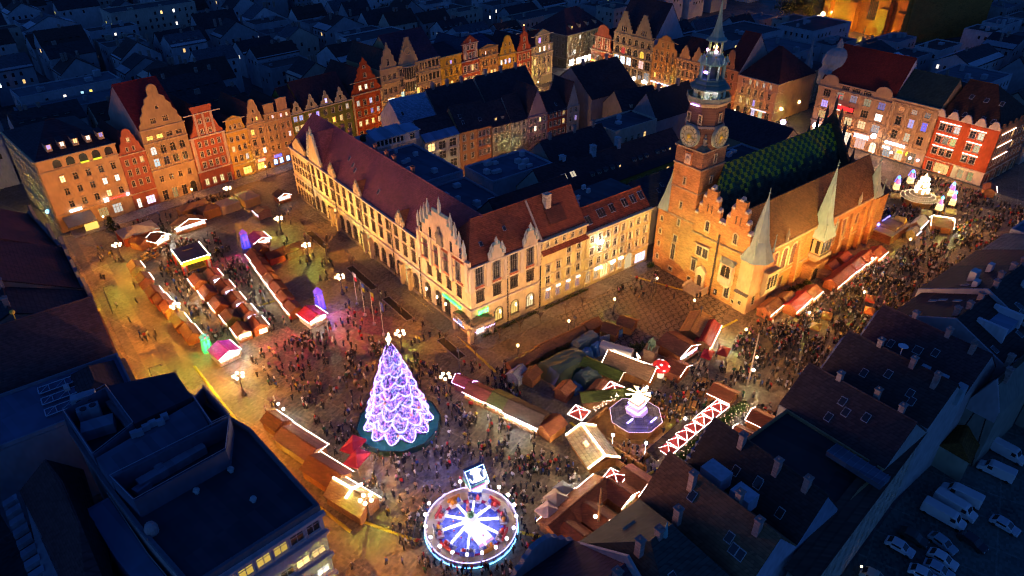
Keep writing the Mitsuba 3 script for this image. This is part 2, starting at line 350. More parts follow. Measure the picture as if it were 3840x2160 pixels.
# ------------------------------------------------------------------ the north row
NM=frame((-61,115.5),(1,0.125))
def row_house(M,label,u0,u1,eave,depth,wall,rows,gable=None,roof=('front',None),trim=(0.5,0.42,0.3),roofcol=(0.055,0.022,0.022),courses=(),lit=.06,mat='plaster',side=None,base='town_house',group=None,frontgable_u=None,outline=None,bars=1):
    key=thing(base,label,'house',group)
    ol=outline if outline is not None else[(u0,-.1),(u1,-.1),(u1,eave)]+(gable or[])+[(u0,eave)]
    facade(key,M,ol,rows,wall,trim,mat,courses=[(c[0],c[1],c[2],u0,u1)+tuple(c[3:])for c in courses],lit=lit)
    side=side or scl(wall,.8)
    kind=roof[0]
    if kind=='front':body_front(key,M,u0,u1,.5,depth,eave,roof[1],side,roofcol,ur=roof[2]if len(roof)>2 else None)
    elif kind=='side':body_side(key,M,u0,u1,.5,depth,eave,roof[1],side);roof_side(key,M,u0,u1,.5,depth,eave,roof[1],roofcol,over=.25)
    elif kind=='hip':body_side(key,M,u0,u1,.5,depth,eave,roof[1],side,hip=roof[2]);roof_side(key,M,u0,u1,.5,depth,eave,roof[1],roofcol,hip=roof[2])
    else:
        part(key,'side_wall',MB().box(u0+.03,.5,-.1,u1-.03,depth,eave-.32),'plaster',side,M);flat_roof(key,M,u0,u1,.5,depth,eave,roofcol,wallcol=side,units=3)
    return key
CREAM,ORN=(0.52,0.40,0.25),(0.44,0.26,0.12)
TR=(0.55,0.45,0.32)
def door(parent,M,u,z,w,h,kind='a',col=(.05,.025,.015),surround=TR):
    o=affinity.translate(opening(w,h,kind),u,0)
    k=part(parent,'door',MB().poly(o.buffer(.22).difference(o).intersection(sbox(-999,z,999,99)),-.12,.1,surround).poly(o,.16,.24).box(u-.03,.12,z+.1,u+.03,.17,z+h*.9,(.12,.07,.04)),'wood',col,shift(M,0,0,0))
    return o
def shop(parent,M,u,z,w,h,lit,frame_=(.12,.09,.06),n=2):
    """A shop window: frame, mullions and a lit pane."""
    return window(parent,M,u,z,w,h,'r',frame_,lit,bars=n,sur=.1,sill=False,name='shop_window')[0]
def sign_board(parent,M,u0,u1,z0,z1,y,emit,col=(.3,.3,.3),name='sign_board'):
    return part(parent,name,MB().box(u0,-y-.12,z0,u1,-y,z1),'paint',col,M,emit=emit)
def lettering(parent,M,text,u,z,h,y,emit,name='lettering',bold=True):
    m=meshkit.text_mesh(text,h,0.06,bold);v=np.array(m.vertices);w=v[:,0].max()-v[:,0].min()
    return part(parent,name,MB().add(np.stack([v[:,0]-v[:,0].min()-w/2+u,-y-v[:,2],v[:,1]+z],1),np.array(m.faces)[:,::1]),'paint',(.2,.2,.2),M,emit=emit)


A=(0.46,0.28,0.13)
c5=cols(2.2,19.2,5)
k=row_house(NM,'wide ochre corner house with five round arches under its dark dormered roof',-.9,19.6,21.6,34,A,
    [(6.6,2.0,c5,1.3,'r',{'hood':1,'sur':.1}),(10.4,2.0,c5,1.3,'r',{'hood':1,'lit':[None,None,None,scl(WHITE,1.2),scl(WHITE,1.3)],'sur':.1}),(14.2,2.0,c5,1.3,'r',{'hood':1,'lit':[scl(WARM,2),None,None,None,None],'sur':.1}),
     (18.6,2.5,c5,2.3,'a',{'bars':0,'sur':0,'sill':False,'lit':None,'name':'arch'}),(1.0,2.9,[11.0,15.0],2.6,'r',{'bars':2,'lit':[scl(WARM,.35),scl(WHITE,.5)],'name':'shop_window','sill':False})],
    roof=('hip',27,(9,9)),courses=[(5.1,.35,.3),(18.0,.35,.25),(21.3,.4,.45,'cornice')],roofcol=(.03,.022,.035),trim=(.42,.29,.16))
dormers(k,NM,c5,2.6,23.2,1.5,1.6,3.0,(.36,.29,.2),(.04,.03,.04),lit=.8)
part(k,'flower_box',MB().box(c5[2]-1.1,-.3,18.3,c5[2]+1.1,.1,18.7).box(c5[3]-1.1,-.3,18.3,c5[3]+1.1,.1,18.7),'paint',(.5,.5,.05),NM,emit=(.5,.6,.03))
part(k,'awning',MB().slab([(.2,-4.2,2.7),(7.8,-4.2,2.7),(7.8,-.1,4.5),(.2,-.1,4.5)],.15),'plaster',(.16,.16,.17),NM)
shop(k,NM,4,.5,6.4,2.2,None)
part(k,'terrace_screen',MB().box(4.0,-4.1,.2,7.8,-4.0,2.3),'paint',(.4,.3,.1),NM,emit=(.9,.55,.12))
for x in(.3,4.0,7.7):part(k,'awning_post',MB().tube((x,-4.15,0),(x,-4.15,2.7),.06),'paint',(.1,.1,.1),NM)
sign_board(k,NM,2.6,5.8,5.45,6.2,.45,scl((.8,.93,1.0),4),name='shop_sign')
sign_board(k,NM,12.0,13.2,5.5,6.7,.5,scl((.95,.9,1.0),5),name='cube_sign')
part(k,'red_neon_sign',MB().path([(13.3+i*.5,-.35,5.75+.35*(i%2))for i in range(11)],.1),'paint',(.3,.02,.02),NM,emit=(4,.15,.12))
sign_board(k,NM,18.3,19.1,5.6,6.4,.5,scl((.6,.6,1.0),5),name='round_sign')

NW=frame((-61-.9-4.2,115.5+33.6),(0.115,-1.0))
facade(k,NW,[(0,-.1),(33.5,-.1),(33.5,21.6),(0,21.6)],[(z,2.0,cols(1,33,9),1.3,'r',{'sur':.1})for z in(2,6.6,10.4,14.2,18.2)],(.34,.27,.14),(.4,.33,.2),courses=[(5.1,.35,.3,0,33.5),(18,.35,.25,0,33.5),(21.3,.4,.4,0,33.5)],name='west_wall',lit=.04,thick=.4)
part(k,'blue_wall_lamp',MB().ball((28.5,-.6,5.3),.55),'paint',(.1,.3,.5),NW,emit=(.5,2.2,5))

row_house(NM,'narrow red house with a plain curved gable beside the wide ochre corner house',19.7,27.1,17.3,22,(.36,.10,.055),
    [(7.3,1.9,cols(20.2,26.6,3),.95,'r'),(10.7,1.9,cols(20.2,26.6,3),.95,'r'),(14.0,1.8,cols(20.2,26.6,3),.95,'r'),(18.2,1.2,[22.4,24.2],.6,'r',{'bars':0}),(20.9,1.2,[23.4],.8,'r',{'lit':scl(WARM,.9)}),
     (.4,3,[21.2],1.2,'r',{'lit':scl(WHITE,1.2),'name':'shop_window','sill':False}),(.7,2.6,[24.7],2.6,'r',{'lit':scl((.85,.6,1),1.5),'bars':2,'name':'shop_window','sill':False})],
    gable=sym(23.4,g_dutch(3.7,17.3,24.8)),roof=('front',22.5),courses=[(4.9,.3,.2),(17.1,.3,.25)],trim=(.46,.33,.2),lit=.1)

k=row_house(NM,'tall brown house with a broad curved gable ending in a round cap',27.2,40.3,22.9,26,(.36,.23,.115),
    [(6.3,1.9,cols(28,39.6,4),1.2,'r'),(11.3,2.5,cols(28,39.6,4),1.7,'r',{'sur':.05,'trim':(.5,.38,.25),'lit':[(.5,.6,.6),None,None,None]}),(15.0,2.6,cols(28,39.6,4),1.7,'a',{'sur':.05,'lit':[scl(WHITE,.8),None,None,None]}),(19.6,1.3,cols(28,39.6,4),1.9,'r',{'lit':[scl(GOLD,1.0),scl(GOLD,1.4),None,None]}),
     (24.3,1.6,[31.7,35.3],1.6,'r',{'bars':2}),(28.3,1.0,[33.7],1.0,'a',{'bars':0}),(.2,3.3,[29.2,32.2,35.2],1.6,'r',{'name':'shop_window','lit':[None,scl(WARM,.25),None],'sill':False}),(.05,3.9,[38.2],1.9,'a',{'name':'gateway','bars':0,'lit':None,'sill':False})],
    gable=sym(33.7,[(6.4,22.9),(6.2,24.4),(5.5,25.2),(5.4,26.6),(4.3,28.0),(4.2,29.2),(3.1,30.4),(2.9,31.6),(1.6,32.4),(1.5,34.0),(1.35,34.7),(.9,35.3),(.35,35.6)]),roof=('side',34),roofcol=(.13,.014,.02),courses=[(10.1,.35,.3),(18.6,.35,.3),(22.7,.35,.3)],trim=(.43,.3,.17),side=(.3,.22,.2))

k=row_house(NM,'red house with cream pilasters and a flat-topped scrolled gable',40.5,51.9,16.9,24,(.40,.10,.05),
    [(6.7,1.9,cols(42.2,50.6,4),1.0,'r',{'hood':1}),(10.3,1.9,cols(42.2,50.6,4),1.05,'r'),(13.6,1.7,cols(42.2,50.6,4),.95,'r'),(17.6,1.5,[45.0,47.6],.95,'r'),(20.9,1.4,[45.0,47.6],.95,'r'),
     (.9,2.2,[42.7,45.2,47.7],1.2,'r',{'name':'shop_window','lit':[(.8,.6,.25)]*3}),(.1,2.9,[50.2],1.2,'r',{'name':'doorway','lit':None,'sill':False})],
    gable=[(51.6,16.9),(51.4,18.0),(50.6,18.6),(49.9,20.6),(49.4,21.8),(49.4,25.3),(49.7,25.4),(49.7,26.3),(42.9,26.3),(42.9,25.4),(43.2,25.3),(43.2,21.8),(42.7,20.6),(42.0,18.6),(41.2,18.0),(40.9,16.9)],roof=('front',25),courses=[(5.6,.4,.3),(16.6,.45,.4),(23.9,.3,.25)],trim=TR,lit=.03)
for x in(41.2,51.3):part(k,'pilaster',MB().box(x-.5,-.16,5.9,x+.5,.05,16.6),'plaster',(.5,.36,.26),NM)
for x in(43.7,46.3,48.9):part(k,'pilaster',MB().box(x-.35,-.14,17.0,x+.35,.05,23.9),'plaster',(.5,.36,.26),NM)

row_house(NM,'yellow house with a low pediment left of the beige house with the red shop sign',52.0,59.2,15.8,22,(.55,.33,.07),
    [(5.6,2.0,cols(52.6,58.6,3),1.05,'r'),(9.1,1.9,cols(52.6,58.6,3),1.05,'r'),(12.5,1.7,cols(52.6,58.6,3),1.05,'r'),(16.6,1.5,cols(53.3,58,3),.9,'a'),(.1,2.8,[53.3],1.2,'r',{'name':'doorway','lit':None,'sill':False}),(.7,2.4,[56.7],2.9,'r',{'name':'shop_window','lit':scl(GOLD,1.4),'bars':2})],
    gable=[(58.9,15.8),(58.7,17.2),(58.3,17.8),(58.3,19.9),(55.6,20.9),(52.9,19.9),(52.9,17.8),(52.5,17.2),(52.3,15.8)],roof=('front',19.5),courses=[(4.4,.3,.2),(8.3,.15,.12),(15.6,.35,.3),(19.6,.25,.2)],trim=(.55,.42,.25),lit=.08)

k=row_house(NM,'beige house with a curved gable and a small red shop sign',59.3,65.8,16.6,22,(.46,.29,.14),
    [(5.8,2.0,[61.1,64.0],1.2,'r',{'hood':1}),(9.3,2.0,[61.1,64.0],1.2,'r',{'hood':1}),(12.8,1.9,[61.1,64.0],1.2,'r',{'hood':1}),(17.3,1.3,[61.9,63.4],.7,'r',{'bars':0}),(20.2,1,[62.6],.7,'r',{'bars':0}),
     (.8,2.2,[61.6],2.6,'r',{'name':'shop_window','lit':scl(GOLD,1.2)}),(.1,2.6,[64.5],1.1,'a',{'name':'doorway','lit':None,'sill':False})],gable=sym(62.6,g_dutch(3.1,16.6,24.6)),roof=('front',22.5),courses=[(4.7,.3,.22),(16.4,.3,.25)],trim=(.5,.36,.2),lit=.1)
sign_board(k,NM,60.7,63.3,3.5,4.4,.2,(2.6,.35,.3),name='red_shop_sign')
k=row_house(NM,'slim beige house with a blue illuminated sign over two bright blue-framed windows',65.9,70.4,18.5,20,(.45,.28,.13),
    [(5.7,1.9,[67.1,69.2],.95,'r'),(9.1,1.9,[67.1,69.2],.95,'r'),(12.6,1.9,[67.1,69.2],.95,'r'),(16.6,1.2,[67.4,69.0],.8,'r',{'lit':[None,(1.4,.9,.9)]}),(.8,1.9,[67.0,69.2],1.4,'r',{'name':'shop_window','bars':0,'trim':(.02,.1,.5),'lit':[(1.3,1.8,2.3)]*2})],
    gable=sym(68.15,g_block(1.7,18.5,21.9,.5)),roof=('front',21),courses=[(4.5,.25,.2),(15.7,.3,.2),(18.3,.3,.25)],trim=(.5,.36,.2))
sign_board(k,NM,66.7,69.5,3.3,4.2,.2,(.05,.12,1.6),name='blue_sign')
k=row_house(NM,'slim pinkish beige house with a square attic next to the olive green houses',70.5,75.5,18.4,20,(.47,.27,.14),
    [(5.7,1.9,[72.0,74.1],.95,'r'),(9.1,1.9,[72.0,74.1],.95,'r',{'lit':[None,(1.2,.9,.9)]}),(12.6,1.9,[72.0,74.1],.95,'r'),(16.3,1.3,[72.0,74.1],.8,'r',{'lit':[(1.4,.8,1.0),(1.4,1.1,.7)]}),(.8,1.9,[71.7],1.4,'r',{'name':'shop_window','bars':0,'trim':(.02,.1,.5),'lit':(1.1,1.6,2.2)}),(.1,2.6,[74.0],1.2,'a',{'name':'doorway','lit':(.8,.9,.8),'sill':False})],
    gable=sym(72.9,g_block(1.8,18.4,22.9,.6)),roof=('front',21.5),courses=[(4.5,.25,.2),(15.6,.3,.2),(18.2,.3,.25)],trim=(.52,.36,.2))

GR=(.13,.15,.035)
def little_gable(key,M,u,hw,z0,z1,wall,trim,lit=None):
    g=part(key,'gable',MB().poly(Polygon(sym(u,[(hw,z0),(hw,z0+.5),(hw*.82,z0+.75),(hw*.78,z0+1.4),(hw*.5,z0+1.9),(hw*.42,z0+2.9),(hw*.46,z0+3.2),(hw*.2,z0+3.6),(hw*.16,z1-.5),(.05,z1)])),-.02,.4),'plaster',wall,M)
    ring=Polygon(sym(u,[(hw,z0),(hw,z0+.5),(hw*.82,z0+.75),(hw*.78,z0+1.4),(hw*.5,z0+1.9),(hw*.42,z0+2.9),(hw*.46,z0+3.2),(hw*.2,z0+3.6),(hw*.16,z1-.5),(.05,z1)]))
    put(num(g+'__trim'),MB().poly(ring.difference(ring.buffer(-.16)),-.12,.1).box(u-hw,-.14,z0+.1,u+hw,.05,z0+.3),'plaster',trim,M)
    o=sbox(u-.4,z0+.8,u+.4,z0+2.2)
    put(num(g+'__window'),MB().poly(o.buffer(.1,join_style=2).difference(o),-.1,.1,trim).poly(o,-.05,.0,(.02,.02,.02)),'paint',trim,M)
    if lit:put(num(g+'__pane'),MB().poly(o,-.07,-.06),'lamp_black',None,M,emit=lit)
    part(key,'dormer_roof',MB().slab([(u-hw*.8,4,z0+.6),(u-hw*.8,.4,z0+.6),(u,.4,z0+3.0),(u,4,z0+3.0)],.15).slab([(u+hw*.8,.4,z0+.6),(u+hw*.8,4,z0+.6),(u,4,z0+3.0),(u,.4,z0+3.0)],.15),'tile',(.05,.022,.025),M)
k=row_house(NM,'small olive green house with one little gable, two windows wide',75.6,80.4,16.1,16,GR,[(z,1.9,[77.0,79.2],1.5 if i else 1.4,'r',{'lit':l})for i,(z,l)in enumerate([(6.2,[None,(1.6,1.2,.6)]),(9.9,[(.55,.4,.2),(.8,.55,.2)]),(13.3,[(.3,.3,.5),(.35,.4,.8)])])]+[(.8,2.2,[77,79.2],1.3,'r')],roof=('side',23.5),roofcol=(.05,.022,.03),courses=[(15.9,.3,.3)],trim=(.5,.42,.26))
little_gable(k,NM,78.0,2.0,16.3,20.4,(.4,.34,.2),(.52,.44,.28))
c7=cols(81.2,99.4,6)
k=row_house(NM,'long olive green house with three cream trimmed gables on its dark roof',80.5,100.0,16.2,16,GR,
    [(.8,2.3,c7,1.3,'r'),(5.7,2.1,c7,1.25,'r',{'lit':[None,None,(1.0,.8,.3),None,None,None]}),(9.5,2.0,c7,1.2,'r',{'lit':[None,None,None,(2.0,.9,.1),(.8,.55,.2),None]}),(13.1,1.9,c7,1.2,'r',{'lit':[(.5,.3,.4),(.5,.4,1.6),None,None,None,(.5,.4,.3)]})],roof=('side',24.5),roofcol=(.05,.022,.03),courses=[(15.9,.35,.35)],trim=(.5,.42,.26))
for i,x in enumerate((83.8,89.6,95.5)):little_gable(k,NM,x,2.5,16.5,21.6,(.4,.34,.2),(.52,.44,.28),(.9,.8,2.5)if i==1 else None)

k=row_house(NM,'deep red house with a tall triangular scroll gable and a small round opening',100.2,113.3,17.1,22,(.42,.065,.018),
    [(5.2,1.9,cols(101.2,112.4,4),1.25,'r',{'lit':[(1.0,.7,.3),(1.1,.7,.3),(1.2,.8,.2),(.5,.35,.2)]}),(9.0,1.9,cols(101.2,112.4,4),1.25,'r',{'p':.5}),(12.8,2.0,cols(101.2,112.4,4),1.3,'r',{'lit':[(.5,.45,.4),None,(.6,.55,.8),None]}),(18.3,1.8,[104.2,106.8,109.4],1.25,'r',{'lit':[(1.3,1,.6),(1.4,1.2,.8),None]}),(22.6,1.5,[106.7],1.15,'r'),(25.9,.9,[106.7],.9,'a',{'bars':0,'sur':.18}),(.8,2.5,cols(101.2,112.4,4),1.5,'r')],
    gable=sym(106.75,g_scroll(6.3,17.1,29.6,3)),roof=('front',25),courses=[(8.2,.16,.1),(12.0,.16,.1),(16.8,.4,.35),(21.3,.2,.2)],trim=(.55,.4,.2))
for x in(100.6,112.9):part(k,'quoins',MB().box(x-.35,-.1,.1,x+.35,.05,16.7),'plaster',(.55,.4,.2),NM)

BG=(.34,.24,.14)
row_house(NM,'stone coloured house with a steep pointed gable beside the deep red house',113.5,121.4,23.6,22,BG,
    [(5.6,2.0,cols(114,121,3),1.5,'r'),(9.9,2.6,[117.3],3.2,'r',{'lit':scl(WHITE,1.6),'bars':2}),(14.2,2.2,cols(114,121,3),1.5,'r'),(19.3,2.2,cols(114,121,3),1.5,'r',{'bars':2}),(24.6,2.6,[117.4],1.2,'a'),(1,3,[115.5,119],2.4,'a')],
    gable=sym(117.45,[(3.7,23.6),(3.6,25.3),(2.8,25.8),(2.6,28.0),(1.7,28.4),(1.5,30.2),(.7,30.8),(.05,33.0)]),roof=('front',30),roofcol=(.04,.03,.03),courses=[(8.6,.3,.25),(13.2,.2,.2),(18,.2,.2),(23.4,.3,.25)],trim=(.42,.3,.18),lit=.1)

k=row_house(NM,'wide stone coloured house with rounded bow windows, a stepped gable and purple roof',121.5,142.0,23.6,20,BG,
    [(6,3.0,cols(122,131,3),1.9,'r',{'bars':2}),(11.0,2.8,[122.9,130.3],1.6,'r',{'lit':[(.5,.7,.6),(1,.8,.2)]}),(15.6,2.8,[122.9,130.3],1.6,'r'),(19.6,2.6,[122.9,130.3],1.6,'r')]
    +[(z,2.6,cols(131.8,135.6,3),.8,'r',{'bars':0})for z in(6.2,10.6,15.4,20.2)]+[(z,2.7,cols(135.8,141.6,3),1.55,'r',{'bars':0,'lit':l})for z,l in((6.2,[(.15,.25,.35)]*3),(10.6,None),(15.4,None),(20.2,None))]+[(.8,3.4,cols(123,141,5),2.4,'r')],
    gable=[(131.2,23.6)]+sym(126.6,g_step(4.6,23.6,33.2,7,.1)),roof=('side',33),roofcol=(.07,.03,.055),courses=[(9.6,.3,.25),(14.4,.2,.2),(18.9,.2,.2),(23.3,.3,.25)],trim=(.42,.3,.18),lit=.08)
for z0,z1,t in((8.6,12.6,0),(13.6,17.4,1),(18.2,22.6,0)):
    kk=np.linspace(math.pi,2*math.pi,9);ring=[(126.6+2.9*math.cos(a),1.5*math.sin(a))for a in kk]+[(129.5,.05),(123.7,.05)]
    b=part(k,'bow_window',MB().flat(Polygon(ring),z0-1.0,z0,(.45,.33,.22)).flat(Polygon(ring),z1,z1+.3,(.4,.3,.2)),'plaster',(.42,.3,.18),NM)
    put(num(b+'__pane'),MB().flat(affinity.scale(Polygon(ring),.96,.94,origin=(126.6,0)),z0,z1),'glass_dark',None,NM)
    for a in kk[1:-1:1]:put(num(b+'__mullion'),MB().box(126.6+2.85*math.cos(a)-.07,1.47*math.sin(a)-.07,z0,126.6+2.85*math.cos(a)+.07,1.47*math.sin(a)+.07,z1),'paint',(.36,.27,.17),NM,cache=None)
part(k,'gable_ornament',MB().poly(Point(126.6,28.2).buffer(1.5).difference(Point(126.6,28.2).buffer(1.15)),-.15,.1),'plaster',(.45,.33,.2),NM)
part(k,'star_lamp',MB().ball((138.8,-1.2,8.2),.75,sub=0).ball((138.8,-1.2,8.2),.5,sub=1),'paint',(.3,.3,.5),NM,emit=(2.2,2.4,5))

row_house(NM,'ochre yellow house with a flat cornice and three bright windows low on its front',142.1,153.0,22.8,20,(.5,.29,.035),
    [(19.4,1.6,cols(144.3,150.8,3),1.2,'r'),(15.3,2.2,cols(143.2,152,3),1.2,'r',{'hood':1}),(10.3,2.4,cols(143.2,152,3),1.2,'r',{'hood':1,'p':.3}),(5.0,2.9,cols(143.2,152,3),1.6,'r',{'lit':[scl(WHITE,2.0)]*3})],roof=('side',25.5),roofcol=(.02,.02,.03),courses=[(9.0,.25,.2),(14.0,.25,.2),(18.6,.25,.2),(22.3,.6,.5,'cornice')],trim=(.5,.32,.1))

k=row_house(NM,'narrow red and white house with a pedimented upper storey',153.2,162.7,19.1,20,(.27,.05,.03),
    [(z,2.4,cols(153.8,162.2,4),1.25,'r',{'sur':.3,'p':.25})for z in(5.2,9.9,14.6)]+[(19.7,2.2,cols(154.8,161.2,3),1.25,'r',{'sur':.25}),(23.2,1.7,[156.9,159.1],1.3,'r',{'sur':.25}),(26.0,.9,[158],.8,'r',{'bars':0})],
    gable=[(162.0,19.1),(162.0,25.8),(162.6,25.9),(158.0,28.9),(153.4,25.9),(154.0,25.8),(154.0,19.1)],roof=('front',27),roofcol=(.03,.05,.09),courses=[(9.1,.25,.2),(13.8,.25,.2),(18.7,.4,.35),(25.5,.25,.2)],trim=(.52,.42,.32))
for x in(154.6,155.5,160.6,161.5):part(k,'pilaster',MB().box(x-.28,-.14,19.5,x+.28,.05,25.4),'plaster',(.52,.42,.32),NM)

row_house(NM,'brown ochre house with paired windows and a shallow pediment on its parapet',162.9,173.6,22.3,20,(.42,.22,.075),
    [(z,2.5,[164.9,166.8,169.7,171.6],1.15,'r',{'lit':l})for z,l in((5.4,[None]*4),(10.3,[(.3,.25,.15),(.3,.25,.15),(2,1.1,.3),(1.2,.8,.3)]),(15.0,[None]*4))]+[(19.6,1.4,cols(163.8,172.8,5),.8,'r',{'lit':[None,(1.6,1.2,1.4),None,None,None]}),(.5,2.7,[167.5,169.6,171.7],1.4,'r',{'name':'doorway','sill':False})],
    gable=[(173.6,22.6),(172.2,22.7),(168.2,23.6),(164.2,22.7)],roof=('side',25.5),roofcol=(.02,.035,.08),courses=[(4.4,.25,.2),(9.4,.2,.15),(18.7,.4,.35),(22.0,.3,.25)],trim=(.5,.32,.15))

k=row_house(NM,'bright yellow house with a rounded beige gable four windows wide',173.8,184.6,17.4,18,(.55,.31,.035),
    [(4.6,2.5,cols(174.4,184,4),1.15,'r',{'p':.4}),(9.4,2.3,cols(174.4,184,4),1.15,'r'),(13.6,2.0,cols(174.4,184,4),1.15,'r',{'lit':[(2.2,1.7,1.2),(1,1,2),(.9,.9,2.2),None]}),(18.0,1.6,[177.6,180.8],1.0,'r'),(21.0,1.2,[177.8,180.4],.8,'r',{'bars':0}),(.3,3,cols(174.4,184,4),1.7,'a',{'p':.6})],
    gable=sym(179.2,g_dutch(5.2,17.4,25.3)),roof=('front',23.5),roofcol=(.03,.025,.035),courses=[(3.8,.25,.2),(8.4,.2,.15),(17.2,.3,.3)],trim=(.53,.37,.16))
part(k,'red_light_ornament',MB().ball((178.2,-1.5,1.7),1.0,sub=1),'paint',(.5,.05,.02),NM,emit=(3.5,.25,.05))

row_house(NM,'narrow red house with a slim tower-like gable and a statue on top',184.8,193.9,17.2,18,(.33,.06,.03),
    [(z,2.4,cols(185.4,193.3,3),1.3,'r',{'sur':.25,'p':.3})for z in(5.2,9.4,13.3)]+[(17.8,2.0,[189.3],1.2,'r',{'sur':.25}),(21.2,1.7,[189.3],1.0,'r',{'sur':.2}),(.4,3.0,[188,191],2.0,'r',{'name':'shop_window','lit':[(1.6,1.0,.6),(2.2,1.8,1.2)]})],
    gable=[(193.4,17.2),(193.2,19.0),(192.3,19.8),(191.7,21.2),(191.4,23.3),(191.9,23.5),(191.3,24.2),(189.9,25.4),(189.6,27.3),(189.0,27.3),(188.7,25.4),(187.3,24.2),(186.7,23.5),(187.2,23.3),(186.9,21.2),(186.3,19.8),(185.4,19.0),(185.2,17.2)],roof=('front',23),roofcol=(.03,.02,.03),courses=[(4.2,.3,.2),(8.6,.2,.15),(16.8,.4,.35)],trim=(.52,.34,.2))

k=row_house(NM,'grey and cream pedimented house at the street end of the north row',194.0,207.8,17.6,17,(.30,.27,.17),
    [(4.6,2.6,cols(194.8,207,4),1.4,'a',{'sur':.2}),(9.3,2.7,cols(194.8,207,4),1.4,'r',{'sur':.2}),(14.6,2.3,cols(194.8,207,4),1.3,'r',{'sur':.2,'lit':[None,(2,1.4,1),(2,1.7,1.4),(.5,.3,.3)]}),(18.6,2.3,[199.2,203.2],1.4,'r',{'lit':[(.7,.4,2.2),None]})],
    gable=[(205.6,17.6),(205.6,22.0),(206.2,22.1),(201.2,24.4),(196.2,22.1),(196.8,22.0),(196.8,17.6)],roof=('side',21.8),roofcol=(.12,.03,.015),courses=[(3.9,.3,.25),(13.6,.45,.4),(17.4,.25,.2),(21.7,.25,.2)],trim=(.55,.44,.28))
for x in(194.5,198.0,203.8,207.3):part(k,'pilaster',MB().box(x-.35,-.14,4.2,x+.35,.05,13.6),'plaster',(.55,.44,.28),NM)

CM=frame((164.2,152.6),(1,.125))
k=row_house(CM,'plain olive grey corner block with glaring shop windows across the street',0,30,15.6,24,(.17,.145,.08),
    [(5.9,2.0,cols(.8,29,8),1.5,'r',{'p':.05}),(9.4,2.0,cols(.8,29,8),1.5,'r'),(12.6,1.9,cols(.8,29,8),1.5,'r',{'p':.1}),(.7,3.0,[4,9.4,14,18.6,23.4],4.0,'r',{'name':'shop_window','sur':.1,'bars':0,'lit':[(5,4.8,4.4)]*5,'sill':False})],roof=('hip',24.5,(11,9)),roofcol=(.075,.03,.04),courses=[(4.6,.4,.5),(15.2,.4,.4)],trim=(.25,.21,.13))
dormers(k,CM,[6,12,18,24],2.5,17.6,1.3,1.3,2.2,(.3,.26,.2),(.06,.03,.03),.4)
CW=frame((160.6,176.4),(.155,-1.0))
facade(k,CW,[(0,-.1),(24,-.1),(24,15.6),(0,15.6)],[(z,2.0,cols(.8,23.4,6),1.5,'r')for z in(5.9,9.4,12.6)]+[(.7,3,[20.5],4.2,'r',{'name':'shop_window','lit':(5,4.8,4.4),'bars':0,'sill':False})],(.19,.165,.10),(.28,.24,.16),courses=[(4.6,.4,.5,0,24),(15.2,.4,.4,0,24)],name='west_wall',thick=.4)

# ------------------------------------------------------------------ the east row
EM=frame((174,132),(3.0,-166.0))
k=row_house(EM,'red baroque house with cream pilasters, a balcony turret and a curved attic',-14.0,.4,9.8,16,(.35,.085,.04),
    [(5.0,2.2,[-12,-9.2,-4.2,-1.5],1.2,'r',{'lit':[None,(0.88,0.66,0.55),None,None]}),(1.0,2.4,[-12,-9.2,-4.2,-1.5],1.4,'r',{'p':.5}),(10.8,1.8,[-8.6,-4.4],1.2,'r'),(13.6,2.0,[-8.6,-4.4],1.2,'r')],
    gable=[(-.4,9.8),(-.6,11.2),(-1.3,12.2),(-1.3,16.0),(-.8,16.2),(-1.8,17.6),(-3.0,18.0),(-3.1,20.0),(-4.4,21.2),(-6.4,21.7),(-8.4,21.2),(-9.7,20.0),(-9.8,18.0),(-11.0,17.6),(-12.0,16.2),(-11.5,16.0),(-11.5,12.2),(-12.6,11.2),(-13.2,9.8)],roof=('front',19),roofcol=(.03,.02,.03),courses=[(3.9,.3,.3),(9.3,.5,.5),(15.7,.3,.25)],trim=(.52,.38,.24))
for x in(-10.9,-9.8,-6.5,-3.2,-1.9):part(k,'pilaster',MB().box(x-.3,-.16,10.2,x+.3,.05,15.7),'plaster',(.52,.38,.24),EM)
part(k,'corner_turret',MB().lathe([(1.7,2.6),(1.9,3.2),(1.9,5.2),(2.2,5.4),(2.0,6.0),(1.3,6.9),(.5,7.5),(.1,8.2)],10,(-6.7,-1.2,0)),'plaster',(.10,.09,.075),EM)
part(k,'gold_neon_strip',MB().box(-13.6,-.7,4.3,-9.0,-.55,4.75).box(-4.4,-.7,4.3,.1,-.55,4.75),'paint',(.3,.2,.02),EM,emit=(3.6,2.3,.2))
ST=(.28,.21,.125)
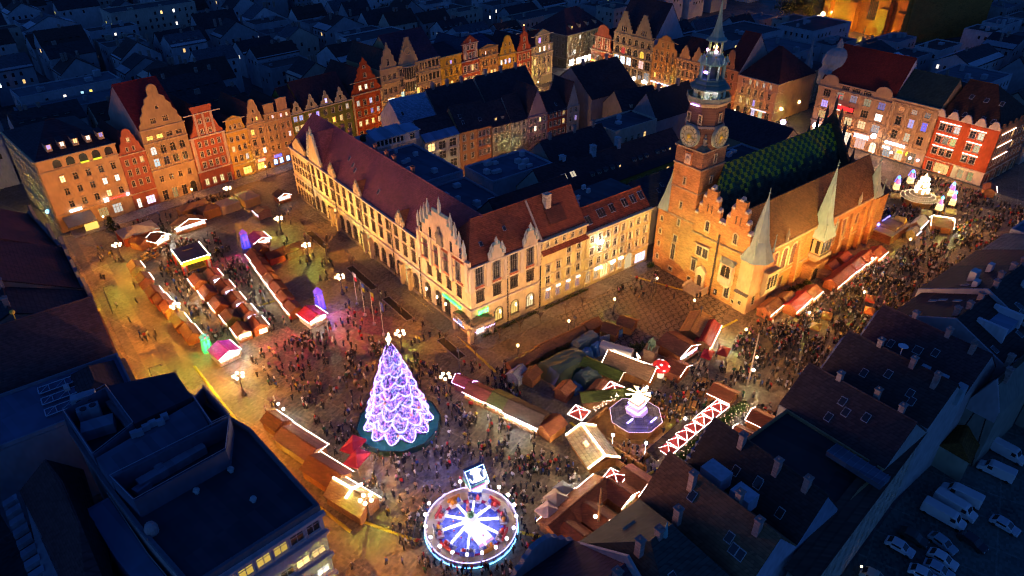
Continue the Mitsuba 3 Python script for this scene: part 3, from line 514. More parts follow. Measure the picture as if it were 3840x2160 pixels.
k=row_house(EM,'big grey stone house with two stepped gables and rows of round arched windows',.5,24.4,20.0,20,ST,
    [(15.6,2.9,cols(1.2,24,6),2.1,'a',{'sur':.2,'trim':(.36,.28,.17)}),(11.0,3.2,cols(1.2,24,6),2.6,'a',{'sur':.2,'trim':(.36,.28,.17),'lit':[None,(0.44,0.033,0.028),None,None,(0.88,0.55,0.055),None]}),(6.4,3.6,cols(1.2,24,6),3.0,'r',{'sur':.05,'lit':[(0.66,0.83,1),(0.83,0.99,1.2),(0.77,0.88,1),None,(0.88,0.5,0.44),None]}),(1.6,3.8,cols(1.2,24,6),2.8,'r',{'sur':.05,'bars':2,'lit':[(0.55,0.55,0.55),None,None,None,None,(0.22,0.22,0.22)]}),
     (20.9,2.2,[5.5,6.7,7.9],.75,'r',{'bars':0}),(20.9,2.2,[17.2,18.4,19.6],.75,'r',{'bars':0})],
    gable=[(24.0,20.0),(24.0,20.8)]+sym(18.4,g_step(4.7,20.8,29.6,6,.12))+sym(6.7,g_step(4.7,20.8,29.6,6,.12))+[(.9,20.8),(.9,20.0)],roof=('side',34),roofcol=(.028,.022,.035),courses=[(5.6,.35,.3),(10.4,.3,.25),(14.9,.3,.25),(19.5,.35,.3)],trim=(.34,.26,.16),side=(.3,.3,.36))
lettering(k,EM,'PIZZA',11.2,1.0,1.1,1.2,(4,2.4,.5))
for x in(5.6,16.2,22.5):part(k,'globe_lamp',MB().ball((x,-1.5,1.9),.95,sub=1),'paint',(.5,.5,.5),EM,emit=(5,4.6,4.6))
part(k,'awning',MB().slab([(2,-3.4,.9),(24,-3.4,.9),(24,-.1,1.5),(2,-.1,1.5)],.1),'plaster',(.4,.25,.08),EM)
sign_board(k,EM,21.2,24.3,.9,2.2,1.5,(4.5,4.6,5),name='white_sign')
row_house(EM,'orange brown house with a tall flat gable and curled shoulders',24.6,38.0,17.1,16,(.40,.19,.055),
    [(z,2.3,cols(25.4,37.4,4),1.2,'r',{'sur':.2,'p':.3})for z in(4.6,8.6,12.2)]+[(15.0,1.8,cols(25.4,37.4,4),1.1,'r',{'sur':.2}),(18.0,2.0,[29.8,32.9],1.2,'r',{'sur':.2}),(.8,2.4,cols(25.4,37.4,4),1.6,'r',{'lit':[(0.88,0.66,0.28)]*4})],
    gable=[(37.7,17.1),(37.5,18.2),(36.2,18.8),(35.6,20.6),(35.6,21.2),(36.0,21.3),(34.0,21.9),(33.2,22.9),(31.4,23.4),(29.5,22.9),(28.6,21.9),(26.7,21.3),(27.1,21.2),(27.1,20.6),(26.5,18.8),(25.2,18.2),(24.9,17.1)],roof=('front',21),courses=[(3.6,.3,.3),(7.6,.2,.2),(14.4,.25,.2),(20.9,.2,.2)],trim=(.45,.27,.12))
sign=[x for x in scene if x.startswith('town_house')][-1].split('__')[0]
sign_board(sign,EM,26.5,36.5,3.0,3.35,1.6,(3.2,3.0,5.5),name='white_light_strip')
k=row_house(EM,'beige house with two small pointed gables half hidden by the clock tower',38.2,52.6,15.6,16,(.40,.215,.10),
    [(z,2.4,cols(38.9,52,6),1.25,'r',{'sur':.22,'p':.12})for z in(4.4,8.3,12.0)]+[(.6,2.6,cols(38.9,52,4),1.8,'r',{'lit':[(1.1,0.83,0.28),(1.1,0.99,0.55),None,(0.83,0.83,1.7)]})],
    gable=[(52.4,15.6)]+sym(48.8,[(3.0,15.7),(2.9,17.0),(2.0,17.6),(1.7,19.4),(1.2,19.7),(.8,20.6),(.05,21.8)])+sym(42.2,[(3.0,15.7),(2.9,17.0),(2.0,17.6),(1.7,19.4),(1.2,19.7),(.8,20.6),(.05,21.4)])+[(38.4,15.6)],roof=('side',23),roofcol=(.09,.022,.018),courses=[(3.6,.3,.3),(15.2,.4,.35)],trim=(.47,.29,.15))
row_house(EM,'beige house behind the upper part of the clock tower',52.8,61.8,16.2,16,(.36,.18,.09),[(z,2.4,cols(53.4,61.4,4),1.25,'r',{'sur':.2})for z in(4.4,8.3,12.0)],gable=sym(57.3,g_dutch(4.2,16.2,24)),roof=('front',21),trim=(.45,.28,.16),roofcol=(.08,.02,.02))
row_house(EM,'tall narrow brown house with a round topped chimney-like gable by the pink house',62.0,69.6,16.0,22,(.27,.115,.06),
    [(z,2.6,[63.8,66.9],1.4,'r',{'sur':.1})for z in(4.5,8.4,12.3)]+[(17.6,1.8,[64.6],1.1,'r',{'bars':0}),(.1,3.2,[64,67.6],1.9,'a',{'name':'gateway','bars':0,'sill':False})],
    gable=[(68.4,16.0),(67.2,17.0),(66.8,19.0),(66.7,22.2),(66.2,23.4),(65.3,23.9),(64.4,23.4),(63.9,22.2),(63.8,19.0),(63.2,17.0),(62.4,16.0)],roof=('side',29),roofcol=(.085,.02,.018),courses=[(3.8,.3,.25),(11.6,.2,.2),(15.8,.35,.3)],trim=(.38,.2,.11),side=(.36,.28,.26),lit=.05)

PK=(.47,.255,.13)
k=row_house(EM,'pink corner house with a dark hipped roof and white lettering over its ground floor',69.8,88.0,15.1,26,PK,
    [(12.4,1.9,cols(71,86.4,5),1.1,'r',{'lit':[None,(0.39,0.33,0.17),(0.44,0.33,0.22),(0.39,0.33,0.28),(0.28,0.22,0.17)]}),(8.3,2.5,cols(71,86.4,5),1.2,'r',{'hood':1}),(4.3,2.6,cols(71,86.4,5),1.2,'r',{'p':.4}),(.3,3.0,[75.4,79.0,82.4,85.4],1.8,'r',{'name':'shop_window','lit':[None,(0.5,0.44,0.66),(0.39,0.44,0.28),None],'sill':False}),(.1,3.0,[72],1.9,'a',{'name':'gateway','bars':0,'sill':False})],
    roof=('hip',25.5,(7,9)),roofcol=(.065,.02,.018),courses=[(3.7,.25,.25),(7.6,.2,.2),(11.6,.2,.2),(14.8,.3,.4)],trim=(.5,.33,.2))
part(k,'white_lettering_board',MB().box(78,-.3,3.25,85,-.12,3.75),'paint',(.5,.45,.5),EM,emit=(.6,.5,.75))
PS=frame((174+88.0*.01807,132-88.0*.99984),(1,.06))
facade(k,PS,[(0,-.1),(25.5,-.1),(25.5,15.1),(0,15.1)],[(12.4,1.9,cols(1,25,6),1.1,'r'),(8.3,2.5,cols(1,25,6),1.2,'r',{'hood':1}),(4.3,2.6,cols(1,25,6),1.2,'r'),(.3,3,cols(1,25,6),1.4,'r',{'lit':None})],(.44,.30,.16),(.48,.36,.22),courses=[(3.7,.25,.25,0,25.5),(7.6,.2,.2,0,25.5),(11.6,.2,.2,0,25.5),(14.8,.3,.4,0,25.5)],name='street_wall',thick=.4,lit=.05)
for x in(4.2,17.5):
    part(k,'wall_lamp',MB().ball((x,-.9,4.9),.65).tube((x,-.8,5.2),(x,0,5.6),.06),'paint',(.5,.4,.2),PS,emit=(6,4.4,1.6))
    p=(PS@[x,-3.4,4.9,1])[:3];lamp('wall_lamp_light',p,(1,.58,.10),260 if x<10 else 0)
k2=thing('church_gable_house','narrow house with a pale needle spire at the far end of the street','house')
SM=frame((202,48),(1,.06))
part(k2,'front_wall',MB().box(0,0,0,14,12,14),'plaster',(.34,.24,.12),SM)
part(k2,'roof',MB().hexa([(0,0,14),(14,0,14),(14,12,14),(0,12,14)],[(2,2,16),(12,2,16),(12,10,16),(2,10,16)]),'tile',(.05,.04,.05),SM)
part(k2,'spire',MB().lathe([(1.7,14),(1.8,17),(1.1,19),(.5,23),(.05,28)],8,(2.5,2,0)),'plaster',(.26,.26,.27),SM)
facade(k2,shift(SM,0,-.3,0),[(0,-.1),(14,-.1),(14,14),(0,14)],[(z,2.2,cols(.8,13.2,4),1.2,'r')for z in(1.5,5,9)],(.34,.24,.12),thick=.28)

JG=(.40,.235,.14)
k=row_house(EM,'large beige store with a grey corner dome and red neon on its front',104.0,131.0,19.8,18,JG,
    [(15.4,2.6,cols(105,130.4,5),2.6,'r',{'bars':2,'sur':.1,'lit':[None,(0.19,0.14,0.11),(0.17,0.14,0.19),(0.22,0.18,0.11),(0.14,0.11,0.28)]}),(11.4,2.6,cols(105,130.4,5),2.6,'r',{'bars':2,'sur':.1,'p':.6}),(7.3,2.8,cols(105,130.4,5),2.8,'r',{'bars':2,'sur':.1,'lit':[(0.44,0.28,0.11),(0.39,0.28,0.11),(0.61,0.44,0.22),(0.83,0.55,0.28),(0.33,0.28,0.28)]}),(.3,4.6,[107,112.8,118.4,124.0],3.8,'r',{'name':'shop_window','bars':2,'sill':False,'lit':[(0.88,0.66,0.44),(1.4,1.4,1.4),(0.88,0.72,0.55),(0.66,0.39,0.33)]}),(.2,3.8,[128.7],2.4,'a',{'name':'doorway','lit':(1.3,0.94,0.66),'sill':False}),
     (19.0,1.5,cols(112,124,3),2.8,'r',{'bars':3,'sur':.05})],
    gable=[(131,19.9),(130.6,20.9)]+sym(127.5,[(2.9,20.9),(2.6,21.9),(1.8,22.8),(.6,23.2)])+[(124.4,20.9),(111.0,20.9)]+sym(108,[(2.9,20.9),(2.6,21.9),(1.8,22.8),(.6,23.2)])+[(104,20.9)],roof=('side',32),roofcol=(.16,.018,.012),courses=[(5.8,.4,.5),(10.6,.2,.2),(18.4,.4,.4)],trim=(.42,.27,.17),lit=.3,side=(.42,.38,.42))
dm=MB().lathe([(5.2,18),(5.2,21),(5.5,21.3),(5.3,22.6),(4.6,23.6),(4.5,25.0),(4.8,25.3),(4.7,26.4),(4.0,28.6),(2.7,30.2),(1.2,30.9),(.9,32.6),(.1,34.0)],16,(104.6,7.5,0))
part(k,'corner_dome',dm,'plaster',(.24,.26,.27),EM)
part(k,'red_neon_sign',MB().tube((113.0,-1.3,8.2),(113.0,-1.3,17.4),.12).box(113.0,-1.4,12.5,119.2,-1.2,13.9).tube((109,-1.2,9.0),(113,-1.2,9.0),.1).tube((113.0,-1.3,17.4),(114.0,-1.3,17.4),.1),'paint',(.4,.02,.02),EM,emit=(.75,.02,.03))
sign_board(k,EM,121.6,126.8,4.4,5.7,.7,(3,2.6,4.2),name='shop_sign')
part(k,'globe_lamp',MB().ball((129.0,-2.2,6.9),.95),'paint',(.5,.5,.5),EM,emit=(5,5,6))
part(k,'globe_lamp',MB().ball((107.4,-2.2,4.9),1.1),'paint',(.5,.5,.5),EM,emit=(4,4,7))

k=row_house(EM,'beige pilastered house with a dark green roof and glowing white shop sign',131.2,146.3,20.6,18,(.37,.22,.12),
    [(16.6,1.7,cols(132.4,145.4,3),1.9,'r',{'bars':2,'lit':[(0.55,0.17,0.055),(0.33,0.22,0.17),(0.11,0.11,0.11)]}),(12.0,3.0,cols(132.4,145.4,3),1.9,'r',{'hood':1,'lit':[None,(0.39,0.33,0.66),(0.17,0.14,0.77)]}),(7.2,3.0,cols(132.4,145.4,3),1.9,'r',{'lit':[None,(0.5,0.39,0.25),None]}),(.3,3.9,[133.8,138.0,142.2],2.8,'r',{'name':'shop_window','bars':2,'sill':False,'lit':[(0.28,0.28,0.28),(0.66,0.55,0.33),(0.19,0.11,0.055)]})],
    roof=('side',28.5),roofcol=(.016,.035,.035),courses=[(5.6,.5,.35),(19.2,.3,.3),(20.1,.5,.6,'cornice')],trim=(.43,.27,.16))
for x in(131.8,136.6,140.9,145.7):part(k,'pilaster',MB().box(x-.55,-.3,6.1,x+.55,.05,19.2),'plaster',(.42,.26,.15),EM)
sign_board(k,EM,132.6,139.4,5.2,6.1,.55,(5,4.6,6.5),name='white_sign')
sign_board(k,EM,132.2,134.8,3.3,4.1,.5,(3.2,3.4,5.5),name='blue_white_sign')
mk=part(k,'yellow_arch_sign',MB().poly(affinity.translate(Polygon([(-.9,0)]+[(.9*math.cos(a),.9*math.sin(a)+.2)for a in np.linspace(0,math.pi,12)][::1]+[(-.9,0)]).buffer(.02),138.4,3.0),-.7,-.5),'paint',(.5,.4,.02),EM,emit=(2.4,2.0,.05))
put(num(mk+'__letter'),MB().path([(137.9,-.75,3.05),(138.1,-.75,3.7),(138.4,-.75,3.15),(138.7,-.75,3.7),(138.9,-.75,3.05)],.07),'paint',(.16,.1,.01),EM)
part(k,'yellow_blade_sign',MB().ball((141.0,-1.3,3.9),.75,sc=(.25,.6,1)),'paint',(.5,.4,.02),EM,emit=(2.4,2.0,.05))
for x in(136.1,142.6,145.2):part(k,'globe_lamp',MB().ball((x,-1.6,2.9),.5),'paint',(.5,.5,.5),EM,emit=(5,5,7))

RD=(.43,.07,.025)
par=[(165,18.2)]
for i in range(5):
    c=163.3-i*4.1
    par+=[(c+1.75,18.4),(c+1.5,19.3)]+[(c+1.15*math.cos(a),19.5+1.25*math.sin(a))for a in np.linspace(0,math.pi,7)]+[(c-1.5,19.3),(c-1.75,18.4)]
w5=[148.6,150.9,153.2,158.0,160.4]
k=row_house(EM,'bright red corner house with a pale scalloped parapet and white light strips over its windows',146.6,165.2,18.2,26,RD,
    [(14.0,2.3,w5,1.7,'r',{'sur':.18,'lit':[None,None,(0.66,0.55,0.5),None,(0.66,0.61,0.44)]}),(9.9,2.3,w5,1.7,'r',{'sur':.18,'lit':[None,(0.22,0.17,0.11),(0.5,0.5,0.17),None,(0.44,0.39,0.22)]}),(6.0,2.3,w5,1.7,'r',{'sur':.18,'lit':None}),(.4,3.0,[158.4,161.4],1.8,'r',{'lit':[(0.33,0.25,0.11),(0.22,0.22,0.083)]}),(.2,3.3,[152.3],4.4,'r',{'name':'shop_window','bars':3,'lit':(0.72,0.44,0.14),'sill':False}),(.1,3.2,[148.6],1.7,'r',{'name':'doorway','sill':False})],
    roof=('hip',28,(1,9)),roofcol=(.06,.024,.014),courses=[(4.2,.3,.3)],trim=(.5,.33,.25))
part(k,'ground_floor_facing',MB().poly(sbox(155.8,0,165.15,4.2).difference(unary_union([sbox(157.4,.3,159.4,3.5),sbox(160.4,.3,162.4,3.5)])),-.14,-.01),'plaster',(.5,.4,.33),EM)
for z in(16.75,12.7,8.8):
    part(k,'light_strip',MB().box(147.6,-.32,z,154.2,-.2,z+.2),'paint',(.6,.6,.6),EM,emit=(5,4,3.4));part(k,'light_strip',MB().box(157.0,-.32,z,161.6,-.2,z+.2),'paint',(.6,.6,.6),EM,emit=(5,4,3.4))
part(k,'parapet',MB().poly(Polygon(par+[(146.7,18.2)]).buffer(0),-.05,.5),'plaster',(.48,.36,.3),EM)
skylights(k,EM,[(150,.12),(153,.12),(158.5,.12),(161.5,.12),(151.5,.55),(156,.55),(160.5,.55)],18.2,28,.5,13.2,1.0,1.5)
RS=frame((174+165.2*.01807,132-165.2*.99984),(1,.0))
facade(k,RS,[(0,-.1),(25.5,-.1),(25.5,18.2)]+[(25.5-i*.85,18.4+(1.8 if i%5 in(2,3)else .6))for i in range(31)]+[(0,18.2)],[(z,2.3,cols(.8,25,8),1.5,'r',{'sur':.15})for z in(6,9.9,14)]+[(.3,3.3,cols(.8,25,5),2.4,'a',{'lit':None})],(.33,.13,.05),(.5,.36,.22),courses=[(4.2,.3,.3,0,25.5)],name='street_wall',thick=.4)
for z in(16.75,12.7,8.8):part(k,'light_strip',MB().box(1.5,-.32,z,12,-.2,z+.2),'paint',(.6,.6,.6),RS,emit=(5,4,3.4))
SM2=frame((206,-33.5),(1,0))
k=row_house(SM2,'pale grey house with two up-lights beyond the red corner house',0,26,17,16,(.36,.31,.26),[(z,2.3,cols(.8,25,7),1.3,'r')for z in(1,5,9,13)],roof=('side',23),roofcol=(.04,.03,.03))
for x in(2,9):
    part(k,'uplight',MB().box(x-.3,-.9,4.6,x+.3,-.3,5.0),'paint',(.5,.5,.5),SM2,emit=(5,5,5))

# ------------------------------------------------------------------ the new town hall
NT_=(.54,.41,.23);ND=(.10,.075,.05);PUR=(.16,.055,.085);RUST=(.27,.07,.035)
nth=thing('new_town_hall','long cream new town hall with stepped gothic gables and green neon on its corner','town hall')
W=frame((1.7,97.0),(0,-1));S_=frame((1.7,1.3),(1,0))
def pinnacle(parent,M,u,z,h,y=-.1,col=(.34,.36,.34)):
    return part(parent,'pinnacle',MB().box(u-.28,y-.28,z,u+.28,y+.28,z+h*.5).hexa([(u-.36,y-.36,z+h*.5),(u+.36,y-.36,z+h*.5),(u+.36,y+.36,z+h*.5),(u-.36,y+.36,z+h*.5)],[(u-.02,y-.02,z+h),(u+.02,y-.02,z+h),(u+.02,y+.02,z+h),(u-.02,y+.02,z+h)]).ball((u,y,z+h),.14,sub=0),'plaster',col,M)
def gothic_gable(parent,M,u,hw,z0,z1,n=4,win=2,wall=(.46,.36,.26),y=-.25,depth=.6,gothic_h=None):
    """Stepped gable with copper-capped steps, pinnacles and tall windows."""
    pol=Polygon(sym(u,g_step(hw,z0,z1,n,.16)))
    gk=part(parent,'stepped_gable',MB().poly(pol,y,y+depth),'plaster',wall,M)
    st=g_step(hw,z0,z1,n,.16)
    for i in range(n):
        a,zt=st[2*i+1];b=st[2*i+2][0]if i<n-1 else 0
        for s in(-1,1):
            if i==n-1 and s<0:continue
            x0,x1=sorted((u+s*b,u+s*a))if i<n-1 else(u-a,u+a)
            put(num(gk+'__coping'),MB().hexa([(x0-.08,y-.12,zt),(x1+.08,y-.12,zt),(x1+.08,y+depth+.12,zt),(x0-.08,y+depth+.12,zt)],[(x0+.02,y+.2,zt+.55),(x1-.02,y+.2,zt+.55),(x1-.02,y+depth-.2,zt+.55),(x0+.02,y+depth-.2,zt+.55)]),'plaster',(.19,.33,.31),M)
            if i<n-1:pinnacle(parent,M,u+s*a*.98,zt-.3,1.3+.28*hw,y)
    pinnacle(parent,M,u,z1,1.2+.3*hw,y+.2)

wu=cols(14,74,15)
cw=cols(75.5,92.5,4)
north=[2+2.05*i for i in range(6)]
rowsW=[(9.0,2.6,wu,1.6,'r',{'trim':ND,'hood':1,'bars':2,'sur':.16,'p':.0}),(13.0,2.6,wu,1.6,'r',{'trim':ND,'hood':1,'bars':2,'sur':.16,'p':.0}),
         (1.2,4.4,[u for i,u in enumerate(wu)if i not in(3,8,13)],2.1,'a',{'trim':ND,'bars':1,'sur':.18,'p':0}),(.1,6.3,[wu[3],wu[8],wu[13]],2.7,'a',{'name':'archway','bars':0,'sill':False,'lit':[(1.3,.9,.3),(.35,.25,.08),(.5,.35,.12)],'trim':(.5,.38,.2)}),
         (9.0,2.6,cols(77,93.4,4),1.6,'r',{'trim':ND,'hood':1,'bars':2,'sur':.16,'p':0}),(1.2,4.6,[77.6,82.3,86.0],2.1,'a',{'trim':ND,'bars':1,'p':0}),(.1,4.6,[90.6],2.6,'a',{'name':'doorway','sill':False,'lit':(.3,.3,.5)}),
         (13.2,4.6,[78.0,82.6,86.4,91.2],1.7,'r',{'trim':(.16,.14,.13),'bars':2,'sur':.2}),
         (9.6,1.7,north,1.0,'r',{'trim':ND,'p':0}),(12.4,1.7,north,1.0,'r',{'trim':ND,'p':0}),(5.4,1.7,north,1.0,'r',{'trim':ND,'p':0}),(1.0,3.0,north,1.2,'a',{'trim':ND,'p':0})]
facade(nth,W,[(0,-.1),(95.7,-.1),(95.7,19.6),(75,19.6),(75,16.6),(0,16.6)],rowsW,NT_,TR,courses=[(7.2,.4,.3,0,95.7),(16.2,.45,.45,0,75,'cornice'),(12.3,.12,.1,0,95.7),(19.2,.4,.35,75,95.7,'cornice')],name='west_wall',lit=0)
for u in(14,30,46,62,75):part(nth,'drainpipe',MB().tube((u,-.3,0),(u,-.3,16.2),.13),'paint',(.04,.035,.03),W)
for u in(77.0,82.6,86.4,92.0):part(nth,'brick_apron',MB().box(u-1.1,-.12,12.45,u+1.1,.05,13.05),'plaster',(.3,.09,.05),W)
for u in(75.5,80.3,84.5,88.8,94.9):part(nth,'buttress',MB().box(u-.55,-.45,12.0,u+.55,.05,19.4),'plaster',(.5,.4,.28),W)
part(nth,'basement_band',MB().box(-.1,-.25,-.1,95.6,.02,.9),'plaster',(.2,.15,.09),W)
for i in(3,8,13):
    part(nth,'portal',MB().box(wu[i]-2.3,-1.0,0,wu[i]-1.5,.05,5.2).box(wu[i]+1.5,-1.0,0,wu[i]+2.3,.05,5.2).box(wu[i]-2.4,-1.05,5.2,wu[i]-1.4,.05,6.0).box(wu[i]+1.4,-1.05,5.2,wu[i]+2.4,.05,6.0),'plaster',(.45,.33,.17),W)

part(nth,'inner_wall',MB().flat(Polygon([(2.2,1.9),(20.9,1.9),(20.9,13.4),(16.6,13.4),(16.6,96.5),(2.2,96.5)]),-.1,16.2),'plaster',(.3,.24,.17))
WR=roof_side(nth,W,-.3,90,.2,14.6,16.6,26.3,PUR,name='west_roof',hip=(4,0),yr=7.6)
for u in(22,26.5,41,47,51,60):chimneys(nth,W,[(u,8.4)],24.8,27.3,(.27,.12,.09),.4,.8)
roof_side(nth,S_,-.2,20.2,.3,12.2,18.4,26.0,RUST,name='south_roof',hip=(5,0),yr=6.0)
part(nth,'attic_wall',MB().box(.5,.5,16,19.6,12,18.1),'plaster',(.45,.36,.25),S_)
part(nth,'gable_end_wall',MB().poly(Polygon([(-.2,16),(12.4,16),(12.4,18.2),(6,26.2),(-.2,18.2)]),19.75,20.25),'plaster',(.5,.4,.28),np.array([[0,1,0,1.7],[1,0,0,1.3],[0,0,1,0],[0,0,0,1.0]]))

us=[2.6,7.2,12.0,16.7]
facade(nth,S_,[(0,-.1),(19.75,-.1),(19.75,18.2),(0,18.2)],
       [(8.9,2.6,us,1.9,'r',{'trim':ND,'hood':1,'bars':3,'sur':.16,'lit':None}),(13.2,4.4,[2.6,12.0],1.9,'r',{'trim':(.16,.14,.13),'bars':2,'sur':.2,'lit':None}),(13.2,5.0,[7.2,16.7],1.7,'a',{'trim':(.16,.14,.13),'bars':2,'sur':.25,'lit':None}),
        (1.6,3.6,[7.6,12.2,16.8],2.1,'a',{'trim':ND,'bars':2,'sur':.2,'lit':[(.8,.5,.12),(.8,.5,.12),(.8,.6,.3)]}),(.1,3.4,[2.4],2.4,'r',{'name':'doorway','lit':(1.2,1.1,1.2),'sill':False})],NT_,TR,courses=[(7.2,.4,.3,0,19.75),(12.3,.12,.1,0,19.75),(17.8,.4,.35,0,19.75,'cornice')],name='south_wall')
for u in(.3,4.9,9.6,14.3,19.2):part(nth,'buttress',MB().box(u-.5,-.4,12.0,u+.5,.05,18.0),'plaster',(.5,.4,.28),S_)
for u in us:part(nth,'brick_apron',MB().box(u-1.2,-.12,12.45,u+1.2,.05,13.05),'plaster',(.3,.09,.05),S_)
for u in(10,19.6):part(nth,'drainpipe',MB().tube((u,-.3,0),(u,-.3,17.8),.13),'paint',(.04,.035,.03),S_)
for u in(7.6,12.2,16.8):
    part(nth,'window_lamp',MB().ball((u,-.5,4.3),.38,sc=(.7,.7,1.3)),'paint',(.5,.4,.2),S_,emit=(6,4.6,2.4))
    part(nth,'balcony',MB().box(u-1.3,-.5,.9,u+1.3,.02,1.5),'plaster',(.42,.32,.18),S_)
for u in(77.6,82.3,86.0):part(nth,'window_lamp',MB().ball((u,-.5,4.3),.38,sc=(.7,.7,1.3)),'paint',(.5,.4,.2),W,emit=(6,4.6,2.4))
gothic_gable(nth,W,85.2,9.3,19.4,27.0,5)
gothic_gable(nth,S_,7.2,2.0,18.2,21.8,3);gothic_gable(nth,S_,16.7,2.0,18.2,22.0,3)
for u,z1,hw in((18.5,25.4,4.0),(29.5,20.9,1.9),(44.5,20.8,1.8),(66.5,20.5,1.8)):
    if hw>3:gothic_gable(nth,W,u,hw,16.6,z1,6,wall=(.46,.35,.2),y=-.1)
    else:
        gk=part(nth,'pinnacled_gable',MB().box(u-hw,0,16.5,u+hw,.4,17.6),'plaster',(.44,.34,.2),W)
        for q,h in((-2,1.7),(-1,2.7),(0,3.6),(1,2.7),(2,1.7)):
            x=u+q*hw*.44;put(num(gk+'__strip'),MB().box(x-.24,-.25,16.5,x+.24,.25,16.5+h).hexa([(x-.28,-.3,16.5+h),(x+.28,-.3,16.5+h),(x+.28,.3,16.5+h),(x-.28,.3,16.5+h)],[(x-.02,-.02,17.5+h),(x+.02,-.02,17.5+h),(x+.02,.02,17.5+h),(x-.02,.02,17.5+h)],(.2,.2,.17)),'plaster',(.48,.38,.23),W)
    if hw<3:
        part(nth,'dormer_roof',MB().slab([(u-hw*.9,5,17),(u-hw*.9,.5,17),(u,.5,20.4),(u,5,20.4)],.15).slab([(u+hw*.9,.5,17),(u+hw*.9,5,17),(u,5,20.4),(u,.5,20.4)],.15),'tile',(.28,.10,.045)if u>40 else PUR,W)
    else:part(nth,'gable_roof',MB().slab([(u-hw,7,17),(u-hw,.5,17),(u,.5,26),(u,7,26)],.2).slab([(u+hw,.5,17),(u+hw,7,17),(u,7,26),(u,.5,26)],.2),'tile',PUR,W)
part(nth,'carved_crest',MB().ball((85.0,-.6,21.6),1.3,sc=(1.1,.35,1)).ball((85,-.6,23.2),.7,sc=(.7,.35,1.3)).box(83.8,-.6,19.4,86.2,-.2,20.6),'plaster',(.16,.14,.12),W)
for u in(77,81,89.4,93):put(num(nth+'__gable_window'),MB().poly(affinity.translate(opening(.8,2.6,'a'),u,19.6),-.32,-.27),'glass_dark',None,W)
skylights(nth,W,[(33,.5),(38,.35),(52,.25),(36,.42)],16.6,26.3,.2,7.6,.8,1.2);skylights(nth,S_,[(5,.35),(12,.5)],18.4,26,.3,6,.7,.9)

part(nth,'porch',MB().box(-1.9,-2.0,0,-.9,-.9,3.6).box(4.2,-1.6,0,5.0,-.8,3.4).box(-1.2,-1.9,3.4,5.2,.05,4.2),'plaster',(.44,.33,.19),S_)
part(nth,'porch',MB().box(95.9,-.9,3.5,90.2,.05,4.3).box(90.0,-1.4,0,90.8,-.5,3.5),'plaster',(.44,.33,.19),W)
part(nth,'porch_canopy',MB().poly(Polygon([(-1.0,4.2),(5.0,4.2),(4.2,5.0),(2,5.6),(-.2,5.0)]),-1.5,-.1),'plaster',(.09,.07,.05),S_)
part(nth,'porch_canopy',MB().poly(Polygon([(90,4.3),(95.6,4.3),(95,5.0),(92.8,5.6),(90.6,5.0)]),-1.3,-.1),'plaster',(.09,.07,.05),W)
lettering(nth,S_,'SPIŻ',3.0,5.8,.95,.5,(.1,4.5,.8),'green_neon_lettering')
part(nth,'green_neon_sign',MB().box(84.6,-.4,5.9,87.0,-.28,6.6).box(87.4,-.4,5.9,90.4,-.28,6.6).box(90.8,-.4,5.9,92.2,-.28,6.6),'paint',(.05,.3,.08),W,emit=(.1,3.6,.5))
part(nth,'icicle_lights',MB().path([(90.5+.4*i,-1.5,3.2-.4*(i%2))for i in range(12)],.05),'paint',(.3,.3,.5),W,emit=(2.2,1.6,4))
part(nth,'icicle_lights',MB().path([(-.6+.4*i,-2.05,3.1-.4*(i%2))for i in range(15)],.05),'paint',(.3,.3,.5),S_,emit=(2.2,1.6,4))

part(nth,'north_gable',MB().poly(Polygon([(3,16.6),(11.5,16.6),(11.5,18.4),(7.2,21.2),(3,18.4)]),-.1,.4),'plaster',(.46,.34,.18),W)

YL=(.56,.43,.19)
A_=frame((21.6,1.15),(1,0));B_=frame((35.6,.95),(1,0))
k=row_house(A_,'cream yellow house with a tiled pent roof band under its attic windows',0,14.0,18.2,12,YL,
    [(1.5,3.3,cols(.6,13.4,4),1.5,'a',{'sur':.15,'lit':[(.25,.14,.14)]*4}),(5.9,2.1,cols(.6,13.4,4),1.3,'r',{'sur':.25}),(9.0,2.1,cols(.6,13.4,4),1.3,'r',{'sur':.25,'hood':1}),(12.2,2.0,[8.6,11.8],1.3,'r',{'sur':.25}),(16.0,1.4,cols(.6,13.4,5),1.0,'r',{'sur':.15})],
    roof=('side',26.0),roofcol=RUST,courses=[(4.9,.3,.25),(8.3,.15,.12),(17.8,.4,.5,'cornice')],trim=(.6,.5,.3),lit=0)
part(k,'pent_roof',MB().slab([(-.1,-.9,14.5),(14.1,-.9,14.5),(14.1,-.02,15.5),(-.1,-.02,15.5)],.15),'tile',RUST,A_)
for u in cols(.6,13.4,4):part(k,'window_lamp',MB().box(u-.6,-.4,4.25,u+.6,-.1,4.6),'paint',(.6,.5,.5),A_,emit=(3,1.9,1.6))
chimneys(k,A_,[(5.2,4.6)],23,26.6,(.5,.42,.34),.75,1.4)
part(k,'roof_hatch',MB().slab([(4.0,1.6,20.4),(9.0,1.6,20.4),(9.0,4.0,23.4),(4.0,4.0,23.4)],.25),'tile',(.13,.045,.03),A_)
